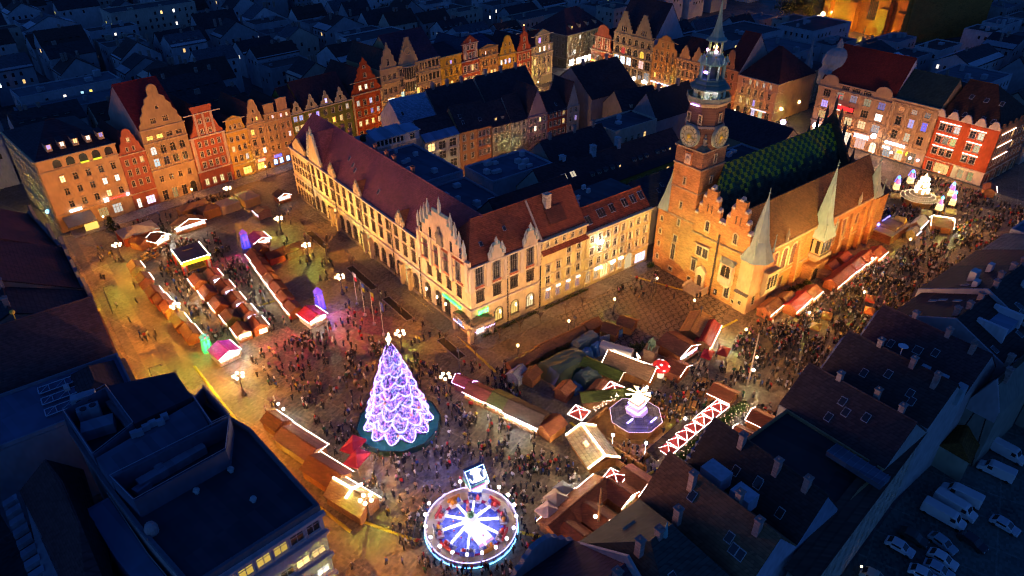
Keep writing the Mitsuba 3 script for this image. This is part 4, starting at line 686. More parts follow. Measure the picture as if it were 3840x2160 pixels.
k=row_house(B_,'long cream yellow house with roof windows and a glaring floodlight, next to the clock tower',0,22.6,15.6,9,YL,
    [(1.3,3.3,[1.2,3.9,9.6,12.4],1.5,'a',{'sur':.15,'lit':[(.4,.25,.12)]*4}),(1.0,4.2,[6.8],2.8,'a',{'bars':2,'lit':(1.4,.8,.3)}),(.05,4.6,[15.6],2.8,'a',{'name':'archway','bars':0,'sill':False,'lit':(.55,.4,.2)}),(.4,2.9,[20.0],4.0,'r',{'name':'shop_window','sill':False,'lit':(1.1,1.0,1.7),'bars':2}),
     (5.6,2.0,cols(.6,22,8),1.2,'r',{'sur':.3}),(8.9,2.0,cols(.6,22,8),1.2,'r',{'sur':.3}),(12.3,1.9,cols(.6,22,8),1.2,'r',{'sur':.3})],
    roof=('side',19.8),roofcol=RUST,courses=[(4.9,.3,.25),(8.2,.15,.12),(15.2,.4,.5,'cornice')],trim=(.62,.54,.36),lit=0)
skylights(k,B_,[(2.0,.25),(2.8,.25),(6.2,.35),(7.0,.35),(7.8,.35),(10.4,.38),(11.2,.38),(14.8,.4),(15.7,.4),(17.9,.42),(18.8,.42),(20.9,.45),(21.7,.45)],15.6,19.8,.5,4.75,.7,2.0)
part(k,'flat_roof',MB().box(0.2,5.0,15,22.4,15,18.6),'roofdeck',(.035,.05,.07),B_)
for x,y in((1.4,8),(2.4,9.3),(3.2,7.4),(4.2,9.0),(6.0,10.2),(10.8,11.6),(11.4,14)):part(k,'vent_unit',MB().box(x,y,18.5,x+1.0,y+.7,19.7),'plaster',(.5,.5,.5),B_)
fl=part(k,'floodlight',MB().box(2.6,-1.9,12.4,3.8,-1.5,13.2).tube((3.2,0,12.2),(3.2,-1.6,12.6),.08),'paint',(.5,.5,.5),B_,emit=(25,23,20))
spot('floodlight_beam',(B_@[3.4,-2.0,12.2,1])[:3],(B_@[4.4,0,11.7,1])[:3],(1,.92,.8),150,62,sw=12)
for u in(3.9,9.6,12.4):part(k,'window_lamp',MB().box(u-.7,-.45,4.2,u+.7,-.1,4.7),'paint',(.6,.5,.5),B_,emit=(6,5,4))
part(k,'entrance_lamp',MB().ball((5.0,-.7,4.6),.4).ball((8.6,-.7,4.6),.4),'paint',(.6,.5,.4),B_,emit=(9,7,4))

# ------------------------------------------------------------------ the old town hall
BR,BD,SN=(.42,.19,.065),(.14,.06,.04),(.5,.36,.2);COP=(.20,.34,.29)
th=thing('old_town_hall','gothic brick town hall with a clock tower, copper spires and a patterned tile roof','town hall')
TC=np.array([62.0,-8.45])
def ring(n,r,z,rot=None,c=TC):
    z=float(np.interp(z,[-99,44,48,51.9,55.4,58.2,60.6],[-99,44,48,50,53.1,55.3,58.0]))
    k=np.arange(n)*2*np.pi/n+(np.pi/n if rot is None else rot)
    return np.stack([c[0]+r*np.cos(k),c[1]+r*np.sin(k),np.full(n,z)],1)
tw=part(th,'clock_tower',MB().box(57.9,-12.5,-.1,66.4,-4.5,29.8),'brick',BR)
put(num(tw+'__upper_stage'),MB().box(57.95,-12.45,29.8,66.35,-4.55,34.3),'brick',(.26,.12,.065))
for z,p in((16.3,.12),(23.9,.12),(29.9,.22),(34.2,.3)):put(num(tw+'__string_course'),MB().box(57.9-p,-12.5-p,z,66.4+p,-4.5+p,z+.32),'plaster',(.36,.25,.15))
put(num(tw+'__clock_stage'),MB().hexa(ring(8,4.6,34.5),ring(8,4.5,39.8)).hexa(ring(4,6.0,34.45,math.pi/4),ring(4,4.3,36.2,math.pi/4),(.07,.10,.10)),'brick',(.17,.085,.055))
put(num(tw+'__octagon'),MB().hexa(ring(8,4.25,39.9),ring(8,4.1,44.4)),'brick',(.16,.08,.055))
put(num(tw+'__string_course'),MB().hexa(ring(8,4.75,39.6),ring(8,4.55,40.1)),'plaster',(.36,.27,.18))
put(num(tw+'__gallery'),MB().hexa(ring(8,4.2,44.3),ring(8,5.0,45.2)).hexa(ring(8,5.0,45.2),ring(8,5.0,45.4)),'plaster',(.3,.24,.17))
for i in range(8):
    a,b=ring(8,4.9,45.4)[i],ring(8,4.9,45.4)[(i+1)%8]
    put(num(tw+'__parapet'),MB().tube(a+[0,0,.9],b+[0,0,.9],.12).tube(a,a+[0,0,1.1],.14).slab([a+[0,0,.05],b+[0,0,.05],b+[0,0,.8],a+[0,0,.8]],.1),'plaster',(.25,.27,.2))
put(num(tw+'__watch_room'),MB().hexa(ring(8,3.7,45.4),ring(8,3.7,48.2)),'plaster',(.62,.6,.42))
put(num(tw+'__copper_helmet'),MB().hexa(ring(8,4.6,48.0),ring(8,4.5,48.5)).hexa(ring(8,4.5,48.5),ring(8,3.3,50.0)).hexa(ring(8,3.7,50.0),ring(8,3.6,50.4)).hexa(ring(8,3.6,50.4),ring(8,2.9,51.4)).hexa(ring(8,3.1,51.4),ring(8,3.0,51.9)),'plaster',(.09,.17,.16))
for i in range(8):
    p=ring(8,2.6,51.9)[i]
    put(num(tw+'__lantern_column'),MB().tube(p,p+[0,0,3.1],.28,6),'plaster',COP)
put(num(tw+'__lantern_core'),MB().hexa(ring(8,1.2,51.9),ring(8,1.2,55.4)),'plaster',(.07,.09,.08))
put(num(tw+'__lantern_roof'),MB().hexa(ring(8,3.2,55.4),ring(8,3.1,55.8)).hexa(ring(8,3.1,55.8),ring(8,2.2,57.2)).hexa(ring(8,2.2,57.2),ring(8,1.7,57.7)).hexa(ring(8,1.9,57.7),ring(8,1.8,58.2)),'plaster',COP)
for i in range(8):
    p=(ring(8,3.0,55.8)[i]+ring(8,3.0,55.8)[(i+1)%8])/2
    put(num(tw+'__lantern_gablet'),MB().hexa([p+[-.5,-.5,0],p+[.5,-.5,0],p+[.5,.5,0],p+[-.5,.5,0]],[p+[-.02,-.02,1.5],p+[.02,-.02,1.5],p+[.02,.02,1.5],p+[-.02,.02,1.5]]).ball(p+[0,0,1.6],.18,c=(.5,.36,.05)),'plaster',(.24,.4,.36))
for i in range(6):
    p=ring(6,1.5,58.2)[i];put(num(tw+'__lantern_column'),MB().tube(p,p+[0,0,2.75],.2,5),'plaster',(.4,.5,.25))
put(num(tw+'__spire'),MB().lathe([(2.3,58.0),(2.2,58.3),(1.55,58.9),(1.05,59.9),(.7,61.3),(.42,63.1),(.2,65.0),(.08,66.2)],8,(TC[0],TC[1],0)),'plaster',(.17,.31,.28))
put(num(tw+'__weather_vane'),MB().tube((TC[0],TC[1],66.0),(TC[0],TC[1],67.6),.07).ball((TC[0],TC[1],66.6),.28).box(TC[0]-.05,TC[1]-.6,67.1,TC[0]+.05,TC[1]+.6,67.4),'plaster',(.35,.28,.08))
put(num(tw+'__lantern_light'),MB().ball((TC[0],TC[1],56.6),.5),'paint',(.5,.4,.3),None,emit=(6,4.5,1.2))
put(num(tw+'__coloured_light'),MB().ball((TC[0]-1.2,TC[1]+1.0,56.0),.4).ball((TC[0]-1.2,TC[1]-1.2,56.0),.4),'paint',(.5,.3,.5),None,emit=(7,3.0,7))
put(num(tw+'__coloured_light'),MB().ball((TC[0]-2.5,TC[1]-.3,51.6),.42,sc=(1,1.6,.8)).box(TC[0]-4.75,TC[1]-1.3,44.6,TC[0]-4.6,TC[1]+1.0,44.9),'paint',(.5,.3,.5),None,emit=(2.4,1.4,7))
a_=math.pi*1.22
lamp('gallery_light',(TC[0]+4.5*math.cos(a_),TC[1]+4.5*math.sin(a_),46.5),(1,.95,.4),70,14)
spot('tower_spot',(TC[0]+5.2*math.cos(a_),TC[1]+5.2*math.sin(a_),45.9),(TC[0]-.8,TC[1]-.8,55),(.5,1,.6),1700,34,sw=14)
def onbox(M,u,z,w,h,kind='r',sur=.25,y=0.0,trim=SN,parent=th,bars=1,name='window',lit=None):
    """A window with a stone surround set on a brick face."""
    o=opening(w,h,kind)
    k=part(parent,name,MB().poly(o.buffer(sur,join_style=2).difference(o),-.14,.02).poly(o.buffer(0).difference(o.buffer(-.07)),-.08,.0,(.3,.22,.12)).box(-.04,-.08,0,.04,0,h,(.3,.22,.12)),'plaster',trim,shift(M,u,y,z),cache=('ob',w,h,kind,sur))
    put(num(k+'__pane'),MB().poly(o,-.05,-.03),'glass_dark' if lit is None else 'lamp_black',None,shift(M,u,y,z),cache=('obp',w,h,kind),emit=lit)
TWm=frame((57.9,-4.5),(0,-1));TS=frame((57.9,-12.5),(1,0))
for u,z,w,h,kd in((3.6,19.0,.6,1.6,'r'),(3.7,25.2,.6,1.8,'r'),(3.7,14.2,.6,1.7,'r'),(3.3,9.5,1.0,1.8,'r'),(3.1,4.4,1.1,4.4,'r'),(3.0,1.0,1.0,1.0,'r')):onbox(TWm,u,z,w,h,kd,parent=th)
for u,z,w,h in((4,21,.6,1.8),(4.6,31,.6,2.0),(4.2,26,.6,1.6)):onbox(TS,u,z,w,h,parent=th)
part(th,'coat_of_arms',MB().box(2.9,-.25,30.4,5.1,.0,33.6,(.45,.18,.07)).box(3.2,-.4,30.7,4.8,-.2,33.1,(.6,.45,.32)).ball((4,-.45,31.8),.6,(.5,.36,.26),sc=(1,.4,1.2)),'plaster',(.5,.3,.2),TWm)

for M_,tag in((frame((TC[0]-4.5,TC[1]+2.5),(0,-1)),'west'),(frame((TC[0]-2.5,TC[1]-4.5),(1,0)),'south')):
    disc=Point(2.5,37.6).buffer(2.4,24)
    ck=part(th,'clock_face',MB().poly(disc,-.55,.25),'plaster',(.44,.42,.27),M_)
    rg=MB().poly(disc.buffer(.18).difference(disc.buffer(-.1)),-.62,.2,(.22,.27,.22)).poly(Point(2.5,37.6).buffer(1.65).difference(Point(2.5,37.6).buffer(1.52)),-.58,-.5,(.2,.17,.08))
    for i in range(12):
        a=i*math.pi/6;rg.tube((2.5+1.7*math.cos(a),-.58,37.6+1.7*math.sin(a)),(2.5+2.2*math.cos(a),-.58,37.6+2.2*math.sin(a)),.07,4,c=(.14,.11,.06))
    for i in range(24):
        a=i*math.pi/12;rg.tube((2.5+.5*math.cos(a),-.57,37.6+.5*math.sin(a)),(2.5+1.4*math.cos(a),-.57,37.6+1.4*math.sin(a)),.035,4,c=(.55,.42,.08))
    put(num(ck+'__dial'),rg,'plaster',(.3,.25,.1),M_)
    put(num(ck+'__hands'),MB().tube((2.5,-.66,37.6),(2.1,-.66,36.3),.1,c=(.6,.45,.05)).tube((2.5,-.66,37.6),(4.1,-.66,37.1),.08,c=(.6,.45,.05)).ball((2.5,-.66,37.6),.5,(.6,.45,.05),sc=(1,.3,1)),'paint',(.6,.45,.05),M_)
part(th,'knight_figure',MB().lathe([(.5,34.6),(.4,35.2),(.3,35.6),(.42,36.6),(.5,37.3),(.2,37.6),(.25,37.9),(.1,38.3)],8,(58.9,-11.6,0)).box(58.5,-12.1,35.8,59.4,-11.4,36.2),'plaster',(.2,.19,.16))
for i in range(4):
    p=ring(8,4.3,41)[i+3]
for u,z,h in((-1.6,40.7,2.0),(1.6,40.7,2.0)):
    onbox(frame((TC[0]-3.95,TC[1]),(0,-1)),u,z,.6,1.8);
onbox(frame((TC[0],TC[1]-3.95),(1,0)),0,40.9,.6,1.8)
for i in range(8):
    a,b=ring(8,3.72,46.0)[i],ring(8,3.72,46.0)[(i+1)%8];m=(a+b)/2;d=(b-a)/np.linalg.norm(b-a)
    onbox(frame((m[0],m[1]),(d[0],d[1])),0,46.1,.6,1.3,sur=.12,trim=(.4,.38,.28))

part(th,'stair_annex',MB().box(58.3,-4.6,-.1,64,-1.0,16.4),'brick',BR)
part(th,'small_spire',MB().hexa(ring(4,2.9,16.3,math.pi/4,(60.1,-2.8)),ring(4,1.5,20.5,math.pi/4,(60.1,-2.8))).hexa(ring(4,1.5,20.5,math.pi/4,(60.1,-2.8)),ring(4,.06,26.2,math.pi/4,(60.1,-2.8))).tube((60.1,-2.8,26),(60.1,-2.8,27.6),.05).ball((60.1,-2.8,26.6),.2),'plaster',(.27,.38,.32))
AN=frame((58.3,-1.0),(0,-1))
for z in(13.2,9.6,6.0,2.2):onbox(AN,1.5,z,.7,1.4,'a',.22)
WF=frame((57.9,-12.5),(0,-1))
GW=[(0,-.1),(15.4,-.1),(15.4,14.4)]
def stepped(u,hw,z0,z1,n):
    pts=[]
    for s in range(n):
        a=hw*(1-s/n*.86);pts+=[(a,z0+(z1-z0)*s/n),(a,z0+(z1-z0)*(s+1)/n)]
    return sym(u,pts)
ol=[(0,-.1),(16.0,-.1),(16.0,17.2)]+stepped(12.0,4.0,17.2,27.0,4)+stepped(4.0,4.0,17.2,26.6,4)+[(0,17.2)]
wf=part(th,'west_front',MB().poly(Polygon(ol).buffer(0),0,1.0),'brick',(.44,.2,.065),WF)
for uc in(4.0,12.0):
    for s in range(4):
        a=4.0*(1-s/4*.86);z=17.2+9.6*(s+1)/4
        for sg in((-1,1)if s<3 else(1,)):
            u=uc+sg*(a-.5)if s<3 else uc
            w=.5 if s<3 else .56
            put(num(wf+'__coping'),MB().hexa([(u-w,-.12,z),(u+w,-.12,z),(u+w,1.12,z),(u-w,1.12,z)],[(u-w*.75,-.1,z+.55),(u+w*.75,-.1,z+.55),(u+w*.75,.9,z+1.0),(u-w*.75,.9,z+1.0)]),'plaster',(.6,.5,.36),WF)
    for q,z,h in((-.6,23.4,2.0),(.6,23.4,2.0)):put(num(wf+'__niche'),MB().box(uc+q-.14,-.05,z-2.4,uc+q+.14,.02,z-2.4+h),'plaster',(.12,.07,.04),WF)
    onbox(WF,uc+.1,16.2,1.0,2.6,'a',.3)
part(th,'string_course',MB().box(0,-.18,14.35,14.6,.05,14.75),'plaster',(.2,.15,.1),WF)
part(th,'drainpipe',MB().tube((7.9,-.25,0),(7.9,-.25,16.8),.2),'paint',(.03,.025,.02),WF)
part(th,'drainpipe',MB().tube((8.0,.9,17),(8.0,.1,20.0),.3),'paint',(.03,.025,.02),WF)
onbox(WF,2.9,9.0,1.5,2.5,'r',.3);onbox(WF,4.7,9.0,1.5,2.5,'r',.3)
part(th,'window_hood',MB().box(1.6,-.4,12.0,6.0,.02,12.25),'plaster',(.4,.29,.17),WF)
onbox(WF,1.9,4.2,1.2,3.2,'r',.3);part(th,'window_hood',MB().box(.9,-.35,7.6,2.9,.02,7.85),'plaster',(.4,.29,.17),WF)
onbox(WF,12.4,1.6,1.3,3.3,'r',.35);onbox(WF,1.2,1.0,1.1,1.0,'r',.2);onbox(WF,14.4,1.0,.7,.9,'r',.2)
pk=part(th,'portal',MB().poly(Polygon([(3.3,1.2),(5.9,1.2),(5.9,5.0),(6.4,5.2),(4.6,7.0),(2.8,5.2),(3.3,5.0)]).difference(affinity.translate(opening(1.5,3.2,'a'),4.6,1.2)),-.7,.02),'plaster',(.56,.42,.24),WF)
put(num(pk+'__door'),MB().poly(affinity.translate(opening(1.5,3.2,'a'),4.6,1.2),-.3,-.2),'wood',(.04,.03,.025),WF)
sp=part(th,'outer_steps',MB().box(2.4,-3.6,-.1,6.8,0,.24).box(2.4,-3.2,.24,6.8,0,.48).box(2.4,-2.8,.48,6.8,0,.72).box(2.4,-2.4,.72,6.8,0,.96).box(2.4,-2.0,.96,6.8,0,1.2),'plaster',(.42,.33,.22),WF)
put(num(sp+'__balustrade'),MB().box(2.0,-3.0,0,2.4,0,1.9).box(6.8,-3.0,0,7.2,0,1.9).ball((2.2,-3.1,1.1),.45),'plaster',(.46,.36,.24),WF)
bay=part(th,'oriel',MB().box(9.9,-1.1,5.6,13.6,.05,7.4).box(9.9,-1.1,10.4,13.6,.05,10.9).box(9.9,-1.1,7.4,10.5,.05,10.4).box(13.0,-1.1,7.4,13.6,.05,10.4).hexa([(11,-.2,4.2),(12.5,-.2,4.2),(12.5,.05,4.2),(11,.05,4.2)],[(9.9,-1.1,5.6),(13.6,-1.1,5.6),(13.6,.05,5.6),(9.9,.05,5.6)]),'plaster',(.53,.4,.22),WF)
put(num(bay+'__roof'),MB().slab([(9.7,-1.3,10.9),(13.8,-1.3,10.9),(13.8,0,11.9),(9.7,0,11.9)],.15).box(9.9,-1.1,10.9,10.3,-.7,12.2).box(13.1,-1.1,10.9,13.5,-.7,12.2),'plaster',(.24,.28,.2),WF)
put(num(bay+'__window'),MB().poly(affinity.translate(opening(2.5,3.0,'a'),11.75,7.4),-.95,-.9).box(11.7,-1.1,7.4,11.8,-.9,10.2,(.4,.3,.18)),'gloss',(.015,.014,.013),WF)
part(th,'notice_board',MB().box(9.0,-.3,1.0,9.8,-.05,2.4,(.03,.03,.03)).box(9.15,-.34,1.5,9.5,-.29,2.0,(.6,.6,.6)),'paint',(.03,.03,.03),WF)

def f_pattern(p,n,uv):
    d=mikit.cell_rand(dr.floor(p.x/.9),dr.floor(p.z/.7),1)
    a=dr.floor((p.x+1.25*dr.floor(p.z/1.05))/1.25);par=a-2*dr.floor(a/2)
    top=mikit.smoothstep(23.0,24.6,p.z+3.4*(mikit.cell_rand(dr.floor(p.x/1.25),dr.floor(p.z/1.05),9)-.5))
    yel=dr.select((par<.5),1.0,0.0)*top
    base=mikit.mix(mi.Color3f(.012,.02,.016),mi.Color3f(.05,.055,.035),mikit.cell_rand(dr.floor(p.x/1.1),dr.floor(p.z/.9),4))*(.6+.8*d)
    base=mikit.mix(base,mi.Color3f(.05,.09,.05)*(.6+.7*d),top)
    row=p.z/.42-dr.floor(p.z/.42)
    return mikit.mix(base,mi.Color3f(.62,.42,.02)*(.6+.7*d),yel)*dr.select(row<.25,.6,1.0)
scene['pattern_tile']=_mat(f_pattern,0.7,0.2)
mr=part(th,'main_roof',MB().slab([(59.4,-20.2,16.0),(112.6,-20.2,16.0),(112.6,-12.2,29.6),(67.0,-12.2,29.6)],.3).slab([(112.6,-3.6,15.5),(66.6,-3.6,15.5),(66.6,-12.2,29.6),(112.6,-12.2,29.6)],.3).slab([(58.8,-16.4,25.6),(59.4,-20.2,16.5),(67,-12.3,29.5),(66.9,-13,29)],.2),'pattern_tile',(.1,.1,.05))
part(th,'body',MB().box(58.9,-29.4,-.1,112.4,-20.0,14.6).box(66,-20.0,-.1,112.4,-3.8,15.2).box(58.9,-20,-.1,66,-12.5,15.2),'brick',BD)
part(th,'glass_lantern',MB().box(68,-8.0,22,75,-6.2,25.6),'gloss',(.06,.10,.13))
lk=[x for x in scene if x.startswith('old_town_hall__glass_lantern')][0]
put(num(lk+'__bars'),MB().path([(68+i*1.0,-8.1,22)for i in range(1)]+[(68,-8.1,25.7)],.08).path([(68,-8.1,25.7),(75,-8.1,25.7)],.08).path([(75,-8.1,22),(75,-8.1,25.7)],.08).path([(70.3,-8.1,22),(70.3,-8.1,25.7)],.06).path([(72.6,-8.1,22),(72.6,-8.1,25.7)],.06),'paint',(.3,.35,.38))
eg=part(th,'east_gable',MB().poly(Polygon([(-22,12),(-2.6,12),(-2.6,17)]+[(-2.6-i*1.55,17+i*2.5)for i in range(7)]+[(-12.3,33.4)]+[(-22+i*1.55,17+i*2.5)for i in range(6,-1,-1)]),112.5,113.4),'brick',(.10,.055,.035),np.array([[0,1,0,0],[1,0,0,0],[0,0,1,0],[0,0,0,1.0]]))
for i in range(9):
    y=-4.2-i*2.0;z=33-abs(y+12.3)*1.6
    put(num(eg+'__pinnacle'),MB().lathe([(.45,z-2),(.4,z+1.6),(.5,z+1.7),(.06,z+4.2)],5,(113,y,0)),'plaster',(.06,.05,.045))

BRN=(.22,.10,.035)
part(th,'south_roof',MB().slab([(58.9,-29.9,14.7),(113,-29.9,14.7),(113,-24.6,24.2),(58.9,-24.6,24.2)],.25).slab([(113,-20.2,16.2),(58.9,-20.2,16.2),(58.9,-24.6,24.2),(113,-24.6,24.2)],.25),'tile',BRN)
SF=frame((58.9,-29.5),(1,0))
SB,SC=(.42,.17,.05),(.46,.32,.14)
facade(th,SF,[(0,-.1),(54,-.1),(54,14.5),(0,14.5)],[(6.6,5.6,[9.5,13.5,17.2],2.0,'a',{'trim':(.5,.36,.17),'bars':2,'sur':.5,'p':0}),(1.0,3.0,[8.2,14.0,32.5,44],1.6,'r',{'trim':(.4,.28,.15),'bars':1,'sur':.2,'p':0}),(6.4,5.2,[35.5,39.5],2.0,'r',{'trim':(.42,.27,.12),'bars':2,'sur':.4,'p':0}),(5.6,2.2,[44.5],1.0,'a',{'trim':(.4,.26,.12)}),(8.4,3.0,[46],1.6,'a',{'trim':(.4,.26,.12)})],SB,(.45,.3,.15),'brick',courses=[(13.8,.6,.4,0,54,'cornice'),(5.4,.25,.25,0,54)],name='south_front')
for u in(5.6,18.6,31.2,37.4,42.4,48.4,53.4):part(th,'buttress',MB().box(u-.5,-1.2,-.1,u+.5,.05,6).hexa([(u-.5,-1.2,6),(u+.5,-1.2,6),(u+.5,.05,6),(u-.5,.05,6)],[(u-.4,-.4,12),(u+.4,-.4,12),(u+.4,.05,12.5),(u-.4,.05,12.5)]),'brick',(.4,.17,.055),SF)
for u in(12,28,44):pinnacle(th,SF,u,14.4,3.6,-.5,(.35,.3,.18))
def turret(u,y,r,z0,z1,zb,zt,name,rot=math.pi/4,n=4,wall=SC):
    """A corner turret: its room from z0 to z1, the flared copper spire from z1 over zb to zt."""
    M=MB().hexa(ring(n,r*.25,z0-2.6,rot,(u,y)),ring(n,r,z0,rot,(u,y))).hexa(ring(n,r,z0,rot,(u,y)),ring(n,r,z1,rot,(u,y)))
    k=part(th,name,M,'plaster',wall)
    put(num(k+'__spire'),MB().hexa(ring(n,r*1.22,z1-.2,rot,(u,y)),ring(n,r*1.1,z1+.5,rot,(u,y))).hexa(ring(n,r*1.1,z1+.5,rot,(u,y)),ring(n,r*.62,zb,rot,(u,y))).hexa(ring(n,r*.62,zb,rot,(u,y)),ring(n,.05,zt,rot,(u,y))),'plaster',(.36,.46,.34))
    put(num(k+'__finial'),MB().tube((u,y,zt-.5),(u,y,zt+1.6),.06).ball((u,y,zt+.3),.22).box(u-.5,y-.04,zt+.9,u+.5,y+.04,zt+1.0),'plaster',(.3,.42,.3))
    for s1,s2 in((1,-1),(-1,-1)):put(num(k+'__corner_spike'),MB().lathe([(.22,z1),(.18,z1+1.5),(.02,z1+4.2)],5,(u+s1*r*.72,y+s2*r*.72,0)).ball((u+s1*r*.72,y+s2*r*.72,z1+4.2),.2),'plaster',(.28,.38,.28))
    return k
part(th,'corner_block',MB().box(57.5,-31.0,-.1,65.4,-27.4,14.2),'plaster',(.5,.27,.13))
ck=part(th,'corner_spire',MB().hexa(ring(8,4.0,13.9,math.pi/8,(60.4,-29.3)),ring(8,3.7,14.5,math.pi/8,(60.4,-29.3))).hexa(ring(8,3.7,14.5,math.pi/8,(60.4,-29.3)),ring(8,2.1,18.6,math.pi/8,(60.4,-29.3))).hexa(ring(8,2.1,18.6,math.pi/8,(60.4,-29.3)),ring(8,.06,29.6,math.pi/8,(60.4,-29.3))).tube((60.4,-29.3,29),(60.4,-29.3,31.2),.06).ball((60.4,-29.3,30),.22),'plaster',(.32,.42,.34))
for a in(.9,2.2,3.5,5.2):put(num(ck+'__corner_spike'),MB().lathe([(.2,16),(.15,18),(.02,20.6)],5,(60.4+3.3*math.cos(a),-29.3+3.3*math.sin(a),0)).box(60.4+3.3*math.cos(a)-.3,-29.3+3.3*math.sin(a)-.05,20.1,60.4+3.3*math.cos(a)+.3,-29.3+3.3*math.sin(a)+.05,20.25),'plaster',(.28,.4,.32))
CS=frame((57.5,-31.0),(1,0));CWm=frame((57.5,-27.4),(0,-1))
part(th,'lean_to_band',MB().slab([(-.1,-.6,5.0),(3.6,-.6,5.0),(3.6,0,5.5),(-.1,0,5.5)],.15),'plaster',(.12,.1,.08),CWm)
o2=part(th,'oriel',MB().hexa([(5.5,0,2.6),(8,0,2.6),(8,1,2.6),(5.5,1,2.6)],[(4.6,-1.3,4.4),(8.9,-1.3,4.4),(8.9,1,4.4),(4.6,1,4.4)]).box(4.6,-1.3,4.4,8.9,.02,9.8).box(4.4,-1.5,9.6,9.1,.02,10.1),'plaster',(.44,.32,.16),CS)
for u in(5.5,6.75,8.0):put(num(o2+'__window'),MB().box(u-.4,-1.36,5.6,u+.4,-1.28,8.8),'gloss',(.02,.018,.015),CS)
onbox(CS,2.2,2.0,.9,2.4,'r',.25);onbox(CWm,1.7,1.9,.8,1.0,'r',.2)
t2=turret(86.2,-30.0,3.2,6.0,11.6,16.4,29.6,'bay_turret')
for u in(-1.4,0,1.4):put(num(t2+'__window'),MB().box(86.2+u-.5,-32.36,7.4,86.2+u+.5,-32.24,10.8),'gloss',(.02,.018,.015));
for v in(-1.3,.6):put(num(t2+'__window'),MB().box(83.86,-30+v-.45,7.4,83.98,-30+v+.45,10.8),'gloss',(.02,.018,.015))
put(num(t2+'__frieze'),MB().box(83.7,-32.5,10.9,88.7,-27.5,11.5),'plaster',(.35,.24,.12))
put(num(t2+'__balcony'),MB().box(83.5,-32.7,6.0,88.9,-27.5,7.0),'plaster',(.36,.26,.13))
part(th,'south_porch',MB().box(23.5,-2.6,-.1,30.8,.05,4.2).box(27,-6.0,-.1,30.8,-2.5,1.6),'brick',(.4,.19,.07),SF)
put(num('old_town_hall__south_porch__door'),MB().poly(affinity.translate(opening(1.8,3.2,'a'),25.4,.1),-2.68,-2.62),'wood',(.03,.02,.015),SF)
t3=turret(112.4,-28.2,2.6,7.0,14.4,17.2,23.5,'east_turret',wall=(.38,.2,.08))
part(th,'east_annex',MB().box(112.6,-29.8,-.1,119.2,-6,13.6),'brick',(.3,.13,.05))
part(th,'annex_roof',MB().slab([(112,-30.2,13.6),(119.6,-30.2,13.6),(119.6,-17,19.5),(112,-17,19.5)],.2).slab([(119.6,-5.6,13.6),(112,-5.6,13.6),(112,-17,19.5),(119.6,-17,19.5)],.2),'tile',(.13,.06,.025))

# ------------------------------------------------------------------ the houses inside the block and the roofs round the square
def block(label,M,u0,u1,y0,y1,eave,ridge,wall,roofcol,kind='side',rows=(),base='back_house',lit=.035,group=None,units=0,trim=(.4,.36,.3),mat='tile',hip=(0,0),yr=None,chim=(),dorm=(),thick=.3):
    k=thing(base,label,'house',group)
    if rows:facade(k,M,[(u0,-.1),(u1,-.1),(u1,eave-.05),(u0,eave-.05)],rows,wall,trim,lit=lit,thick=thick)
    y0b=y0+(thick if rows else 0)
    if kind=='flat':
        part(k,'side_wall',MB().box(u0+.03,y0b,-.1,u1-.03,y1,eave-.32),'plaster',wall,M);flat_roof(k,M,u0,u1,y0,y1,eave,roofcol,.5,wall,units)
    elif kind=='front':body_front(k,M,u0,u1,y0b,y1,eave,ridge,wall,roofcol)
    else:
        body_side(k,M,u0,u1,y0b,y1,eave,ridge,wall,hip=hip,yr=yr);roof_side(k,M,u0,u1,y0,y1,eave,ridge,roofcol,mat,hip=hip,yr=yr,over=.25)
        for i in range(units):skylights(k,M,[(u0+(u1-u0)*rng.uniform(.1,.9),rng.uniform(.2,.7))],eave,ridge,y0,(y0+y1)/2 if yr is None else yr,.8,1.2)
    if dorm:dormers(k,M,dorm,y0+1.2,eave+1.0,1.1,1.4,2.4,(.22,.2,.2),roofcol,lit=.3)
    if chim:chimneys(k,M,[(u,(y0+y1)/2)for u in chim],ridge-1.2,ridge+1.6,(.28,.2,.18),.5,.9)
    return k
DR,BL,GW_=(.05,.03,.04),(.10,.14,.2),(.34,.33,.34)
I0=frame((0,0),(1,0))
def fl(y):return shift(I0,0,y,0)

r3=lambda u0,u1,n,zs=(5,8.4,11.6),h=1.9,w=1.1:[(z,h,cols(u0+.4,u1-.4,n),w,'r')for z in zs]
k=block('pale grey modern house with a steel blue glazed roof strip inside the block',fl(78),38,51,0,12,14.6,20,(.36,.34,.31),DR,'side',r3(38,51,3,(4,7.6,11),2.6,2.6),lit=.05)
part(k,'glass_roof_strip',MB().slab([(38,-.6,14.7),(51,-.6,14.7),(51,2.2,16.6),(38,2.2,16.6)],.2),'roofdeck',(.12,.2,.34),fl(78))
block('orange rendered house in the row of narrow houses inside the block',fl(78),51.1,58,0,11,15,22,(.33,.17,.08),DR,'side',r3(51.1,58,2),units=2)
block('red brown house with small windows inside the block',fl(78),58.1,64,0,11,14.8,21.5,(.28,.11,.06),DR,'side',r3(58.1,64,3),units=2)
block('grey brown house with two dormers inside the block',fl(77.6),64.1,72,0,11,14,20.5,(.25,.19,.15),DR,'side',r3(64.1,72,3),dorm=[66.5,69.5])
block('pale grey narrow house under a steep roof inside the block',fl(77.4),72.1,79,0,11,14,21.5,(.3,.28,.26),DR,'side',r3(72.1,79,3))
block('mauve gabled house with two lit windows inside the block',fl(77.2),79.1,88,0,12,14,23.5,(.27,.19,.21),DR,'front',[(5,1.9,cols(79.5,87.6,4),1.1,'r'),(8.4,1.9,cols(79.5,87.6,4),1.1,'r',{'lit':[None,(1.8,1.6,1.2),None,None]}),(11.4,1.7,cols(79.5,87.6,4),1.0,'r',{'lit':[None,None,(1.2,.9,.4),None]})])
